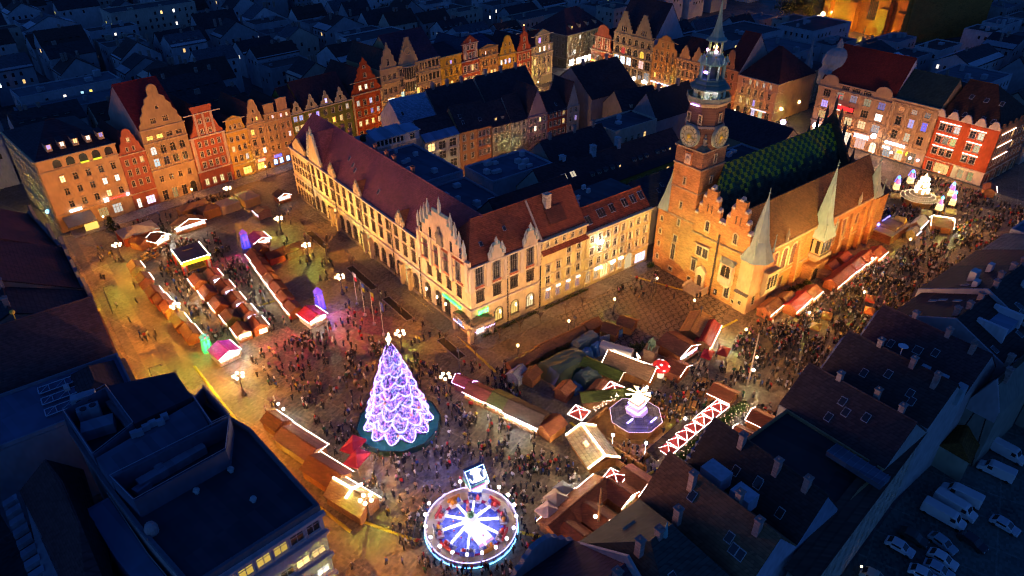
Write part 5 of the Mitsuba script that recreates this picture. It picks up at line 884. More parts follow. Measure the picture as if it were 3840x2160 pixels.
block('dark red house with white windows inside the block',fl(77.2),88.1,97,0,11,13.6,19.5,(.30,.075,.045),DR,'side',r3(88.1,97,4),lit=.15,units=1)
block('pale house with a sharp grey gable at the end of the inner row',fl(77),97.1,103,0,11,14,22.5,(.34,.31,.27),DR,'front',r3(97.1,103,2))
k=thing('glazed_roof_house','house with a blue metal roof and a long glazed attic behind the new town hall','house')
G1=frame((20,80),(1,0))
part(k,'side_wall',MB().box(0,0,-.1,18,14,15.6),'plaster',(.28,.27,.27),G1)
facade(k,G1,[(2,15.6),(17.5,15.6),(17.5,18.4),(2,18.4)],[(16.1,1.8,cols(2.4,12,7),1.05,'r',{'bars':0,'sur':0,'sill':False}),(16.1,1.7,[15],1.6,'r')],(.42,.44,.48),thick=.3,lit=0)
part(k,'roof',MB().slab([(1.8,-.5,18.4),(12.6,-.5,18.4),(12.6,5,20.2),(1.8,5,20.2)],.2).slab([(12.6,-.4,18.6),(17.9,-.4,18.6),(17.9,6,19.2),(12.6,6,19.2)],.2).box(2,.3,15.6,17.5,6,18.3),'roofdeck',(.2,.28,.4),G1)
for i in range(18):part(k,'roof_seam',MB().tube((2+i*.62,-.5,18.44),(2+i*.62,5,20.24),.05,4),'roofdeck',(.28,.36,.46),G1)
part(k,'terrace_hedge',MB().ball((3,9,16.4),1.2,sc=(1.4,1,1)).ball((7,10,16.4),1.4,sc=(1.6,1,.9)).ball((12,9.6,16.4),1.1,sc=(1.6,1,1)),'plaster',(.03,.05,.03),G1)
block('house with a broad pale blue roof slope behind the new town hall',frame((40,96),(1,0)),0,14,0,14,15,21.5,(.42,.42,.46),(.20,.28,.42),'side',units=1)
block('dark roofed house with white gable end by the blue roof slope',frame((55,97),(1,0)),0,20,0,14,15,22,(.4,.38,.38),DR,'side',chim=(3,9,15))
block('dark hipped house beyond the inner row',frame((76,97),(1,0)),0,24,0,15,14.5,22.5,(.3,.26,.24),DR,'side',chim=(5,12,19))
block('low dark flat roofed house with cooling units behind the west wing',frame((17.5,50),(1,0)),0,16,0,27,15.4,0,(.22,.26,.34),(.05,.07,.11),'flat',units=7)
block('flat roofed house with a white stair box behind the west wing',frame((17.5,24),(1,0)),0,15,0,24,14.5,0,(.2,.22,.28),(.045,.06,.09),'flat',units=6)
k=block('house with a dark tiled roof and four blue skylights behind the south wing',frame((22,15),(1,0)),0,25,0,14,14,20.5,(.25,.2,.17),DR,'side');skylights(k,frame((22,15),(1,0)),[(7,.4),(8.2,.4),(11.5,.42),(15,.45),(16.2,.45)],14,20.5,0,7,.9,1.6)
k=block('dark roofed house with lit twin skylights and a green grey gable wall inside the block',frame((43,25.5),(1,0)),0,15,-2,12,13,20,(.27,.3,.27),DR,'side');skylights(k,frame((43,25.5),(1,0)),[(8,.45),(8.9,.45),(11.2,.45),(12.1,.45)],13,20,-2,5,.7,1.6,lit=(.5,.42,.3))
YB=frame((60,24),(1,.0))
k=block('long yellow ochre house with a row of dormers inside the block',YB,-16,40,0,15,12,18.6,(.42,.25,.05),DR,'side',[(8.2,2.3,cols(-15,39,17),1.1,'r',{'sur':.2,'p':.25}),(4.4,2.3,cols(-15,39,17),1.1,'r',{'sur':.2})],trim=(.5,.36,.14))
dormers(k,YB,[2,4.6,7.2,10,12.6,19,21.6,24.2,29,31.6,34.2],2.6,13.6,1.3,1.6,2.6,(.26,.26,.28),(.06,.05,.06),lit=.15)
chimneys(k,YB,[(-6,7),(6,7.4),(16,7.4)],17.5,21,(.3,.32,.36),.6,1.6)
block('low dark house with a bluish party wall inside the block',frame((62,44),(1,0)),0,26,0,13,11.5,17.5,(.24,.2,.18),DR,'side',chim=(4,14,22))
block('flat roofed house with air handling units inside the block',frame((38,42),(1,0)),0,22,0,14,13.5,0,(.22,.28,.36),(.05,.075,.12),'flat',units=12)
block('pale walled house with a flat roof terrace inside the block',frame((92,48),(1,.0)),0,20,0,12,14,0,(.42,.36,.3),(.05,.06,.08),'flat',[(9,2.2,cols(1,16,5),1.2,'r',{'p':.1})],units=2)
block('beige house with a dark roof and dormers near the eastern lane',frame((108,60),(1,-.25)),0,16,0,14,14,20,(.42,.30,.17),DR,'side',[(9,2,cols(.6,15,5),1.2,'r',{'p':.1})],dorm=[4,8,12])
block('large dark roofed block along the eastern lane',frame((112,44),(1,0)),0,22,4,16,14,22,(.26,.22,.24),(.028,.022,.028),'side',chim=(6,16))
block('dark steep roofed house at the north end of the eastern lane',frame((108,76),(1,0)),0,24,0,24,15,24,(.24,.2,.2),(.03,.024,.03),'side',chim=(6,18))
block('flat roofed house behind the clock tower',frame((90,3),(1,0)),0,30,0,16,12,0,(.24,.25,.3),(.03,.04,.05),'flat',units=5)
block('dark house with a bluish roof by the clock tower',frame((62,6),(1,0)),0,26,0,14,12,17,(.28,.26,.26),(.03,.045,.06),'side',units=2)
block('low house between the town hall and the eastern lane',frame((122,8),(1,0)),0,16,0,30,12,18,(.3,.22,.14),DR,'front')
# ------------------------------------------------------------------ the west row: big flat roofed block at the lower left, gabled houses north of it
k=thing('corner_department_block','large dark flat roofed block with a ventilation plant on its roof at the lower left','building')
cor=Polygon([(-58.6,-1.0),(-52.6,-18.6),(-50.6,-38.6),(-68.2,-40.6),(-70.8,-28),(-72.8,-16),(-74.6,-2),(-74.6,3.5)])
part(k,'wall',MB().flat(cor.buffer(-.3),-.1,18.8),'plaster',(.23,.21,.22))
part(k,'roof',MB().flat(cor.buffer(-.15),18.8,19.2),'roofdeck',(.022,.03,.05))
part(k,'parapet',MB().flat(cor.difference(cor.buffer(-.5,join_style=2)),18.6,19.7),'plaster',(.07,.09,.13))
CF=shift(frame((-68.2,-40.6),(17.6,2.0)),0,-.06,0);fu=cols(.4,17.4,7)
facade(k,CF,[(0,-.1),(17.7,-.1),(17.7,18.6),(0,18.6)],[(15.3,2.1,fu,2.0,'r',{'sur':.08,'bars':1,'lit':[None,(.3,.18,.03),(.45,.3,.05),(.5,.33,.06),(.42,.28,.05),None,None],'trim':(.4,.36,.38)})]+[(z,1.7,fu,2.0,'r',{'sur':.08,'trim':(.36,.34,.38)})for z in(2,6.2,10.4)],(.36,.30,.34),(.32,.29,.34),courses=[(z,.55,.6,0,17.7)for z in(17.9,14.2,9.4,5.2)],thick=.26,name='front_wall')
def screen(pts,z0,z1,nm='plant_screen',rail=True):
    pl=Polygon(pts);part(k,nm,MB().flat(pl.difference(pl.buffer(-.25,join_style=2)),z0,z1),'plaster',(.06,.08,.13));part(k,'plant_floor',MB().flat(pl.buffer(-.3),z0,z0+.15),'roofdeck',(.015,.02,.04))
    if rail:part(k,'handrail',MB().path([(x,y,z1+.45)for x,y in pts+pts[:1]],.06,4),'paint',(.16,.2,.27))
screen([(-54.8,-17.6),(-57.5,-23.9),(-70.1,-25.6),(-71.6,-19.2)],19.2,22.4);screen([(-55.6,-7.8),(-54.6,-17.2),(-57.4,-17.4),(-57.7,-9.6)],19.2,22.4);screen([(-67.8,1.6),(-66.5,-10.2),(-72.6,-13.4),(-74.2,-.4)],19.2,22.4)
part(k,'plant_room',MB().flat(Polygon([(-67.6,1.4),(-58.2,-1.6),(-57.9,-9.5),(-66.4,-10.3)]),19.2,22.5),'roofdeck',(.018,.024,.045))
part(k,'plant_room',MB().hexa([(-57.5,-17.2,19.2),(-57.6,-10,19.2),(-72.6,-13.7,19.2),(-71.8,-18.9,19.2)],[(-57.6,-16.8,21.0),(-57.7,-10.2,22.2),(-72.4,-13.9,22.2),(-71.7,-18.6,21.0)]),'roofdeck',(.055,.08,.13))
def duct(pts,w,h,z,col=(.13,.16,.23)):
    mb=MB()
    for(x0,y0),(x1,y1)in zip(pts[:-1],pts[1:]):
        d=np.array([x1-x0,y1-y0],float);d/=np.linalg.norm(d);n=np.array([-d[1],d[0]])*w/2;e=d*w/2
        q=np.array([(x0-e[0]-n[0],y0-e[1]-n[1]),(x1+e[0]-n[0],y1+e[1]-n[1]),(x1+e[0]+n[0],y1+e[1]+n[1]),(x0-e[0]+n[0],y0-e[1]+n[1])])
        mb.hexa(np.c_[q,np.full(4,z)],np.c_[q,np.full(4,z+h)])
    part(k,'air_duct',mb,'roofdeck',col)
P_=lambda x,y,z=20.6:tuple(at(9,x,y,z)[:2])
duct([P_(1080,720),P_(1500,480)],1.5,1.3,19.4);duct([P_(1520,470),P_(1480,430),P_(1370,490)],.8,.9,19.8)
duct([P_(980,680),P_(1160,600),P_(1200,630)],1.0,1.1,19.7,(.1,.13,.19));duct([P_(1040,770),P_(1080,740)],1.3,.9,19.4)
for x,y,s in((1010,590,.8),(1180,590,1.1)):
    p=at(9,x,y,20.6);part(k,'round_duct',MB().lathe([(s,19.4),(s,20.8),(s*.6,21.1)],10,(p[0],p[1],0)),'roofdeck',(.1,.13,.19))
duct([P_(590,140),P_(690,110)],1.6,2.4,19.4,(.19,.23,.31));duct([P_(630,230),P_(720,200)],1.4,2.4,19.4,(.17,.21,.28));duct([P_(690,330),P_(790,300)],2.6,1.8,19.4,(.13,.17,.24))
for x,y in((600,135),(665,110),(625,185),(695,155)):
    p=at(9,x,y,22);part(k,'fan',MB().lathe([(.46,21.82),(.48,22.0),(.36,21.95),(.06,21.9)],10,(p[0],p[1],0)),'paint',(.02,.025,.04))
duct([P_(820,130),P_(980,320)],.8,.9,19.6,(.1,.13,.18))
for x,y in((810,400),(830,440),(860,480),(1010,370),(1050,360),(1100,320),(1150,290),(1210,280),(1240,240)):
    p=at(9,x,y,22.8);z=22.2 if x>1000 else 19.3;part(k,'vent_unit',MB().box(p[0]-.5,p[1]-.4,z,p[0]+.5,p[1]+.4,z+.9),'roofdeck',(.15,.18,.25))
for x,y in((1740,640),(1480,800),(1910,865)):
    p=at(9,x,y,19.8);part(k,'roof_vent',MB().lathe([(.3,19.1),(.3,19.6),(.5,19.7),(.4,20.0),(.1,20.1)],8,(p[0],p[1],0)),'plaster',(.26,.3,.34))
p=at(9,1140,1090,20);part(k,'tank',MB().lathe([(.8,19),(.85,20.2),(.6,20.8),(.1,21)],10,(p[0],p[1],0)),'plaster',(.3,.24,.26))
part(k,'roof_step',MB().flat(Polygon([(-73.0,-14.6),(-71.0,-29),(-69.2,-38),(-72,-38),(-74.6,-26),(-76,-15)]),-.1,15.2),'roofdeck',(.085,.13,.22))
part(k,'guard_rail',MB().path([(-72.9,-14.6,16.1),(-71.0,-29,16.1),(-69.2,-38,16.1)],.06,4),'paint',(.2,.25,.32))
k=thing('tiled_courtyard_house','brown hipped house with a sawtooth row of roof lights behind the dark block','house')
part(k,'wall',MB().box(-82.8,-38,-.1,-76.2,-4,14),'plaster',(.2,.2,.23))
part(k,'roof',MB().hexa([(-83.2,-3.8,14),(-81.2,-21,14),(-79.8,-38,14),(-76.2,-38,14),(-75,-20,14),(-74.8,-5,14)],[(-78.6,-5.6,19),(-77.4,-12,19.2),(-76.9,-21,19),(-76.7,-21,19),(-77.2,-12,19.2),(-78.4,-5.6,19)]),'tile',(.07,.03,.035))
for i in range(10):part(k,'roof_light',MB().hexa([(-85.6+i*.16,-5-i*2.3,12.6),(-83.6+i*.16,-5.4-i*2.3,13.4),(-83.6+i*.16,-4.2-i*2.3,13.4),(-85.6+i*.16,-3.8-i*2.3,12.6)],[(-85.6+i*.16,-5-i*2.3,13.4),(-83.6+i*.16,-5.4-i*2.3,14.2),(-83.6+i*.16,-4.2-i*2.3,14.2),(-85.6+i*.16,-3.8-i*2.3,13.4)]),'roofdeck',(.10,.13,.19))
block('low blue grey flat roofed house with sawtooth skylights north of the dark block',frame((-88,4.5),(1,0)),0,24,0,14,16.5,0,(.14,.17,.23),(.07,.1,.18),'flat',units=2,base='west_house')
k=[x for x in labels if x.startswith('west_house')][-1]
for i in range(3):
    z0=16.5;y=3.0+3.4*i
    rl=part(k,'roof_light',MB().box(11,y,z0,20.5,y+1.9,z0+.5),'roofdeck',(.05,.08,.15),frame((-88,4.5),(1,0)))
    g=MB().path([(11,y-.05,z0+.55),(20.5,y-.05,z0+.55),(20.5,y+1.9,z0+.55),(11,y+1.9,z0+.55),(11,y,z0+.55)],.09,4)
    for j in range(4):g.tube((11+j*2.4,y,z0+.55),(12.6+j*2.4,y+1.9,z0+.55),.07,4).tube((12.6+j*2.4,y,z0+.55),(12.6+j*2.4,y+1.9,z0+.55),.06,4)
    put(num(rl+'__bars'),g,'paint',(.26,.34,.45),frame((-88,4.5),(1,0)))
k=block('gabled west row house with a dark plum roof crowned by a gold star',frame((-64.2,20),(0,1)),0,13.5,0,20,15,25,(.26,.17,.14),(.06,.035,.045),'front',base='west_house')
part(k,'street_gable',MB().poly(Polygon([(0,13),(13.5,13),(13.5,15)]+[(13.4-6.0*t+(.5 if i%2 else 0),15.4+6*t)for i,t in enumerate(np.linspace(.1,1,8))]+[(6.2-6.0*t-(.5 if i%2 else 0),21.4-6*t)for i,t in enumerate(np.linspace(0,.9,8))]+[(0,15)]).buffer(0),-.3,.4),'plaster',(.2,.09,.05),frame((-64.2,20),(0,1)))
part(k,'gold_star',MB().ball((6.75,12.0,26.6),.5,sub=0).tube((6.75,12.0,24.5),(6.75,12,26.6),.08).ball((6.75,-.2,22),.4,sub=0),'paint',(.6,.42,.05),frame((-64.2,20),(0,1)))
part(k,'rear_gable_flash',MB().path([(0,20,15.2),(6.75,20,25.1),(13.5,20,15.2)],.2,4),'plaster',(.22,.2,.2),frame((-64.2,20),(0,1)))
k=block('west row house with a dark roof and two ragged gables toward the square',frame((-64.0,33.8),(0,1)),0,11.2,0,26,17,23,(.2,.16,.15),(.035,.028,.035),'side',base='west_house',chim=(3,11))
part(k,'street_gable',MB().poly(Polygon([(0,14),(11.2,14),(11.2,17.6),(10,17.8),(9.6,19.6),(9.2,21.0),(8.8,19.6),(8.2,19.2),(7.4,17.8),(6.4,17.9),(5.6,20.4),(4.6,21.8),(3.8,20),(2.4,19.2),(2,17.8),(0,17.6)]),-.35,.3),'plaster',(.12,.11,.12),frame((-64.0,33.8),(0,1)))
k=block('west row house with a broad deep red tiled roof',frame((-64.4,45.2),(0,1)),0,22,0,27,17.5,25,(.2,.14,.12),(.085,.03,.032),'side',base='west_house',chim=(11,))
part(k,'street_gable',MB().poly(Polygon([(0,14),(22,14),(22,18),(20.5,18.2),(20,19.8),(18.6,20.4),(18,22),(17,20.4),(15.6,19.8),(15,18.2),(8.5,18.2),(8,19.6),(6.8,20),(6,21.6),(5.2,20),(4,19.6),(3.6,18.2),(0,18)]),-.35,.3),'plaster',(.11,.11,.13),frame((-64.4,45.2),(0,1)))
k=block('northernmost west row house with a dark red roof beside the lit side street',frame((-65.0,67.4),(-.12,1)),0,24,0,27,17.5,26,(.2,.13,.11),(.10,.03,.03),'side',base='west_house',chim=(6,18))
part(k,'street_gable',MB().poly(Polygon([(0,14),(24,14),(24,18.2),(21,18.4),(20,20.4),(19.2,21.6),(18.4,20.4),(17,18.4),(7,18.4),(6,20.4),(5,21.8),(4,20.4),(3,18.4),(0,18.2)]),-.35,.3),'plaster',(.13,.12,.13),frame((-65.0,67.4),(-.12,1)))
k=block('west row house with a low dark hipped roof and a grey stone bay',frame((-63.4,5.4),(0,1)),0,13,0,11,15.5,19,(.2,.15,.15),(.045,.03,.04),'side',base='west_house',hip=(4,4))

# ------------------------------------------------------------------ the south row, seen from behind over its roofs
def south_house(label,x0,x1,y0,y1,eave,ridge,roofcol,wall=(.22,.2,.22),kind='side',gable=None,**kw):
    """y0 = north front on the square."""
    y0-=1.6;y1=max(y1,-80.8 if x0<58 else y1);eave-=1.2;ridge-=1.6 if ridge else 0
    M=frame((x1,y0),(-1,0));w=x1-x0
    k=block(label,M,0,w,0,y0-y1,eave,ridge,wall,roofcol,kind,base='south_house',**kw)
    D=y0-y1;rs=np.random.default_rng(int(abs(x0)*7+3))
    if kind=='front':
        WM=frame((x0,y0),(0,-1));skylights(k,WM,[(rs.uniform(2,D-2),rs.uniform(.15,.6))for _ in range(4)],eave,ridge,.0,w/2,.9,1.3)
        chimneys(k,M,[(w/2+rs.uniform(-1.5,1.5),D*t)for t in(.3,.62,.85)],ridge-2.2,ridge+1.2,(.26,.2,.19),.45,.8)
    elif kind=='side':
        part(k,'party_wall',MB().add(*(lambda m:(np.stack([m.vertices[:,2]+w-.25,m.vertices[:,0],m.vertices[:,1]],1),m.faces))(trimesh.creation.extrude_polygon(Polygon([(-.1,eave-2),(D+.1,eave-2),(D+.1,eave+.35),(D/2,ridge+.55),(-.1,eave+.35)]),.4,engine='earcut'))),'plaster',(.27,.26,.29),M)
        chimneys(k,M,[(w*t,D/2+rs.uniform(-1,1))for t in(.2,.55,.8)],ridge-1.6,ridge+1.2,(.25,.19,.18),.4,.9)
        skylights(k,M@np.array([[-1,0,0,w],[0,-1,0,D],[0,0,1,0],[0,0,0,1.0]]),[(w*rs.uniform(.1,.9),rs.uniform(.15,.6))for _ in range(4)],eave,ridge,0,D/2,.9,1.3)
        part(k,'gutter',MB().tube((0,D+.3,eave-.1),(w,D+.3,eave-.1),.12,5),'plaster',(.2,.22,.25),M)
    if gable:
        hw,z1,kind_=gable[0],eave+4.2,gable[2]
        pts=g_dutch(hw,eave,z1)if kind_=='d' else g_step(hw,eave,z1,5)
        part(k,'street_gable',MB().poly(Polygon([(0,12),(w,12),(w,eave)]+sym(w/2,pts)+[(0,eave)]).buffer(0),-.4,.3),'plaster',(.17,.19,.24),M)
    return k,M
k,M=south_house('south row house with a dark plum roof and two ragged dark gables behind the stalls',-37,-26,-60.5,-82,18,23.5,(.085,.04,.055),(.2,.17,.18),gable=(5.5,24.5,'d'))
k,M=south_house('south row house with a slate green pyramid roof, a copper ridge and a roof hatch',-26,-14,-61.5,-80,18,24.5,(.04,.05,.05),hip=(4,4))
part(k,'roof_hatch',MB().box(5,3.2,18.0,7.2,4.6,19.4),'plaster',(.3,.25,.17),M);part(k,'ridge_spike',MB().lathe([(.35,22.8),(.3,23.6),(.05,25.4)],6,(6,9,0)),'plaster',(.16,.3,.32),M)
k,M=south_house('south row house with a brown gabled roof lit by the market and blue dormer windows',-14,-3,-61,-82,17.5,24,(.15,.085,.05),(.26,.28,.36),'front')
part(k,'dormer',MB().box(.6,4,18.6,3.2,7.5,21.2,(.3,.34,.42)).box(.8,9,18.6,3.2,12,21.0,(.3,.34,.42)),'plaster',(.2,.25,.34),M)
k,M=south_house('south row house with a steep black roof and a square dark blue street gable',-3,7,-60.5,-81,17.5,24,(.032,.028,.03),(.16,.2,.28),'front',gable=(4.6,25,'s'))
k,M=south_house('flat dark roofed south row house with a long blue skylight and ochre party wall',7,20,-62.5,-84,16,0,(.022,.028,.032),(.3,.2,.1),'flat')
part(k,'long_skylight',MB().slab([(2.5,10,16.2),(5.2,10,16.2),(5.2,18.5,16.2),(2.5,18.5,16.2)][::-1][::-1],.1).box(2.5,10,16,5.2,18.5,16.9),'roofdeck',(.07,.11,.16),M)
for i in range(9):part(k,'skylight_bar',MB().box(2.4,10+i,16.9,5.3,10.12+i,17.0),'roofdeck',(.11,.15,.2),M)
k,M=south_house('south row house with a long plum roof and three lit skylights in a row',20,33,-61,-84,16.5,22.5,(.045,.03,.034),(.24,.24,.24),'front')
sk=frame((33,-61),(-1,0))
Msk=np.array([[0,-1,0,33.0],[1,0,0,-84.0],[0,0,1,0],[0,0,0,1.0]])
for i in range(3):
    a=(MB().slab([(8.6+i*1.5,.9,0),(9.8+i*1.5,.9,0),(9.8+i*1.5,2.5,1.5),(8.6+i*1.5,2.5,1.5)],.1))
    part(k,'skylight',a,'paint',(.4,.33,.22),shift(Msk,0,1.9,16.85),emit=(.42,.3,.16))
k,M=south_house('south row house with a dark roof, a satellite dish and small white roof boxes',33,46,-60.5,-82,17,23,(.045,.03,.032),(.25,.26,.28),'front',gable=(6,25.5,'d'))
part(k,'satellite_dish',MB().lathe([(.1,0),(.6,.1),(.85,.3)],10).tube((0,0,-1.5),(0,0,0),.06),'paint',(.45,.45,.5),shift(M,6,9,22.8))
for y in(12,15,18):part(k,'roof_box',MB().box(3,y,16.5,5,y+1.3,19.8),'plaster',(.22,.28,.32),M)
k,M=south_house('south row house with a plum roof and a scrolled blue grey street gable',46,58,-60,-82,17,23,(.055,.03,.038),(.24,.22,.24),'front',gable=(5.6,25,'d'))
k,M=south_house('south row house with a dark brown roof and two large pale roof terraces walls',58,72,-59.5,-83,17,22.5,(.04,.028,.026),(.3,.3,.33),units=3)
part(k,'terrace_wall',MB().box(1.5,13,15,2.2,18,20.6),'plaster',(.42,.42,.47),M);part(k,'terrace_wall',MB().box(8.6,13,15,9.3,18,20.6),'plaster',(.42,.42,.47),M);part(k,'roof_terrace',MB().box(2.2,13.2,15,8.6,17.6,19.4),'roofdeck',(.13,.2,.3),M)
k,M=south_house('south row house with a long dark roof and scattered white roof boxes',72,88,-58.5,-83,17,23,(.04,.03,.03),(.25,.23,.22),units=2)
for u,y,s in((3,7,1.5),(8,6,2.2),(12,8,1.6),(5,14,1.2)):part(k,'roof_box',MB().box(u,y,16,u+s,y+s*.6,21.2),'plaster',(.4,.4,.42),M)
k,M=south_house('south row house with a rust brown roof and a tall chimney wall',88,104,-57.5,-82,15,20.5,(.10,.045,.03),(.24,.2,.18),units=0,chim=(5,11))
k,M=south_house('south row house with a pale sloping roof at the edge of the far plaza',104,120,-57.5,-80,14,18,(.22,.19,.13),(.26,.24,.22))
k,M=south_house('south row house with a blue tinted flat terrace near the far plaza',120,138,-58,-80,15,0,(.09,.12,.17),(.3,.3,.32),'flat',units=3)
k,M=south_house('last south row house with a dark roof by the far plaza',138,156,-58.5,-80,16,21,(.04,.035,.03),(.24,.22,.2))
for i in range(7):
    south_house('dark house of the second row south of the square',50+i*17.5,66.5+i*17.5,-84,-104,rng.uniform(11,15),rng.uniform(16,20),[(.04,.035,.028),(.05,.04,.03),(.03,.035,.03)][i%3],(.17,.17,.15),group='dark houses of the second row south of the square')

k=thing('yard_house','narrow rear wing with a pale wall of scattered small windows above the car park','house')
YM=frame((-6,-84.9),(1,.11))
facade(k,YM,[(0,-.1),(58,-.1),(58,14.6),(0,14.6)],[(z,1.5,cols(1,57,15),1.0,'r',{'sur':.06,'bars':1})for z in(1.5,4.8,8.1,11.4)],(.27,.24,.21),(.3,.27,.24),lit=.0,thick=.3)
part(k,'side_wall',MB().box(.1,.32,-.1,57.9,3,14.3),'plaster',(.24,.22,.2),YM);part(k,'roof',MB().slab([(-.2,-.3,14.6),(58.2,-.3,14.6),(58.2,3.4,15.6),(-.2,3.4,15.6)],.2),'tile',(.05,.035,.03),YM)
k=thing('yard_annex','rust roofed annex with a pale wall beside the car park','house')
part(k,'wall',MB().hexa([(44.2,-85.8,-.1),(61,-83,-.1),(59.5,-76.9,-.1),(44.5,-80.8,-.1)],[(44.2,-85.8,5),(61,-83,5),(59.5,-76.9,5),(44.5,-80.8,5)]),'plaster',(.27,.28,.22));part(k,'roof',MB().hexa([(44,-86.1,5),(61.4,-83.2,5),(59.6,-76.6,5),(44.2,-80.6,5)],[(44.6,-83.6,7.4),(60.2,-80.2,7.4),(60,-79.8,7.4),(44.6,-83.2,7.4)]),'tile',(.13,.06,.012))
put('car_park',MB().flat(Polygon([(-30,-87),(14,-83),(90,-76),(120,-160),(-30,-160)]),-.1,.006),'paving',(.06,.09,.085),kind='structure')
put('lawn',MB().flat(Polygon([(50,-96),(80,-90),(110,-140),(60,-140)]),-.1,.02),'paving',(.035,.07,.015),kind='structure')

for x,y,p,l in((70,71.5,420,'lantern in the inner lane before the mauve gabled house'),(44,72.0,240,'lantern in the inner lane before the pale grey modern house'),(80,18.6,300,'lantern in the yard below the long yellow ochre house')):
    k=thing('lane_lantern',l,'street lamp');part(k,'post',MB().tube((x,y,0),(x,y,4.6),.06,6),'paint',(.05,.05,.05));part(k,'lantern',MB().lathe([(.12,4.6),(.28,4.8),(.26,5.1),(.05,5.3)],6,(x,y,0)),'paint',(.5,.4,.3),emit=(6,3.6,1.4));lamp('lane_lantern_light',(x,y,5.7),(1,.5,.16),p,11)

# ------------------------------------------------------------------ street lamps
SOD=(1.0,0.37,0.04)
def five_lamp(x,y,power,label,h=5.0,small=False):
    k=thing('street_lamp',label,'street lamp','five-globe street lamps of the square')
    M=rotz(.3,(x,y,0))
    part(k,'post',MB().lathe([(.55,0),(.55,.35),(.3,.5),(.24,1.3),(.12,1.6),(.09,h-.5),(.14,h-.35),(.05,h-.2)],8),'paint',(.05,.045,.04),M)
    for i in range(5):
        a=i*2*math.pi/5;r=.95
        part(k,'arm',MB().path([(.06*math.cos(a),.06*math.sin(a),h-.5),(r*.7*math.cos(a),r*.7*math.sin(a),h-.62),(r*math.cos(a),r*math.sin(a),h-.3)],.04,4),'paint',(.05,.045,.04),M)
        part(k,'globe',MB().lathe([(.18,h-.3),(.36,h-.05),(.33,h+.2),(.14,h+.36)],8,(r*math.cos(a),r*math.sin(a),0)),'paint',(.5,.4,.3),M,emit=(7,4.6,2.2),cache=None)
    lamp(k+'__light',(x,y,h+.25),SOD,power*1.25,12)
for i,(x,y,p)in enumerate([(-12.6,75.6,800),(-12.9,56.2,900),(-13.1,36.1,0),(-13.3,6.8,640),(-13.5,-11.4,0),(-52.3,87.5,420),(-48.6,48.0,640),(-45.9,14.3,700),(-40.6,-29.3,700),(-17.0,105,480)]):
    five_lamp(x,y,p,['five-globe lamp nearest the north end of the long cream wing','five-globe lamp beside the two red brown huts in front of the long wing','five-globe lamp behind the row of flag poles','five-globe lamp just behind the star of the lit tree','five-globe lamp between the lit tree and the big hall corner','five-globe lamp near the beige tents at the northwest','five-globe lamp among the red huts of the west column','five-globe lamp beside the street west of the lit tree','five-globe lamp at the corner of the shingled hut by the carousel','five-globe lamp in front of the red house of the north row'][i])
def small_lamp(x,y,power,label,h=4.2):
    k=thing('plaza_lamp',label,'street lamp','single lanterns of the square')
    part(k,'post',MB().lathe([(.2,0),(.2,.5),(.08,.7),(.06,h-.3)],6),'paint',(.04,.04,.035),rotz(0,(x,y,0)))
    part(k,'lantern',MB().lathe([(.1,h-.3),(.26,h-.1),(.3,h+.25),(.05,h+.5)],6),'paint',(.5,.4,.3),rotz(0,(x,y,0)),emit=(9,5,1.8),cache='lantern')
    lamp(k+'__light',(x,y,h+.8),SOD,power*2.4,9)
for i,(x,y,p)in enumerate([(48.0,-11.6,0),(33.4,-11.7,190),(19.1,-11.7,0),(4.6,-11.7,90),(47.6,-23.6,0),(47.4,-38.1,230),(41.0,-45.5,0),(81.8,-46.1,300),(98.3,-39.0,0),(136.5,-41.9,300),(115.9,-40.0,240),(64,-43,240)]):
    small_lamp(x,y,p,['lantern nearest the steps of the brick town hall','lantern by the detached brown hut on the stone paving','lantern behind the row of wooden stalls','lantern nearest the corner of the cream hall','lantern in front of the brick oriel','lantern beside the striped timber stall','lantern on the crowded lane by the tall mast','lantern over the crowd south of the brick hall','lantern over the far red roofed stalls','lantern beside the tilted timber cabin at the far plaza','lantern by the low brick hall at the far plaza','lantern over the crowd by the red roofed stalls'][i])

def flood(label,pos,target,col,power,cut=60,h=None):
    k=thing('floodlight_mast',label,'floodlight','floodlights on masts')
    part(k,'post',MB().tube((pos[0],pos[1],0),(pos[0],pos[1],pos[2]-.4),.09),'paint',(.05,.05,.05))
    d=np.array(target,float)-np.array(pos,float);d/=np.linalg.norm(d)
    part(k,'head',MB().tube(np.array(pos)-d*.5,np.array(pos)-d*.02,.3,8,.38),'paint',(.06,.06,.06))
    put(num(k+'__glass'),MB().tube(np.array(pos)-d*.03,np.array(pos),.34,8),'paint',(.6,.6,.6),emit=scl(col,5))
    spot(k+'__beam',np.array(pos)+d*.08,target,col,power,cut)
NWARM=(1.0,.50,.13)
def npt(u,y,z):return tuple((NM@[u,-y,z,1])[:3])
def ept(u,y,z):return tuple((EM@[u,-y,z,1])[:3])
for u,pw in((9,70),(35,95),(60,190),(88,280)):lamp('facade_lantern_light',npt(u,6.5,4.6),(1,.39,.075),pw,14)
for u in(124,158,190):lamp('facade_lantern_light',npt(u,8,5.5),(1,.50,.10),620,14)
for u in(2,38):lamp('facade_lantern_light',ept(u,8,4.4),(1,.50,.14),520,14)
lamp('facade_lantern_light',ept(76,8,4.5),(1,.42,.10),480,14)
for u in(114,133,155):lamp('facade_lantern_light',ept(u,8.5,4.4),(1,.48,.15),330,14)
ROWL=thing('facade_lantern','wrought iron wall lantern on the ochre house','lantern','wall lanterns');del labels[ROWL];_count['facade_lantern']=0
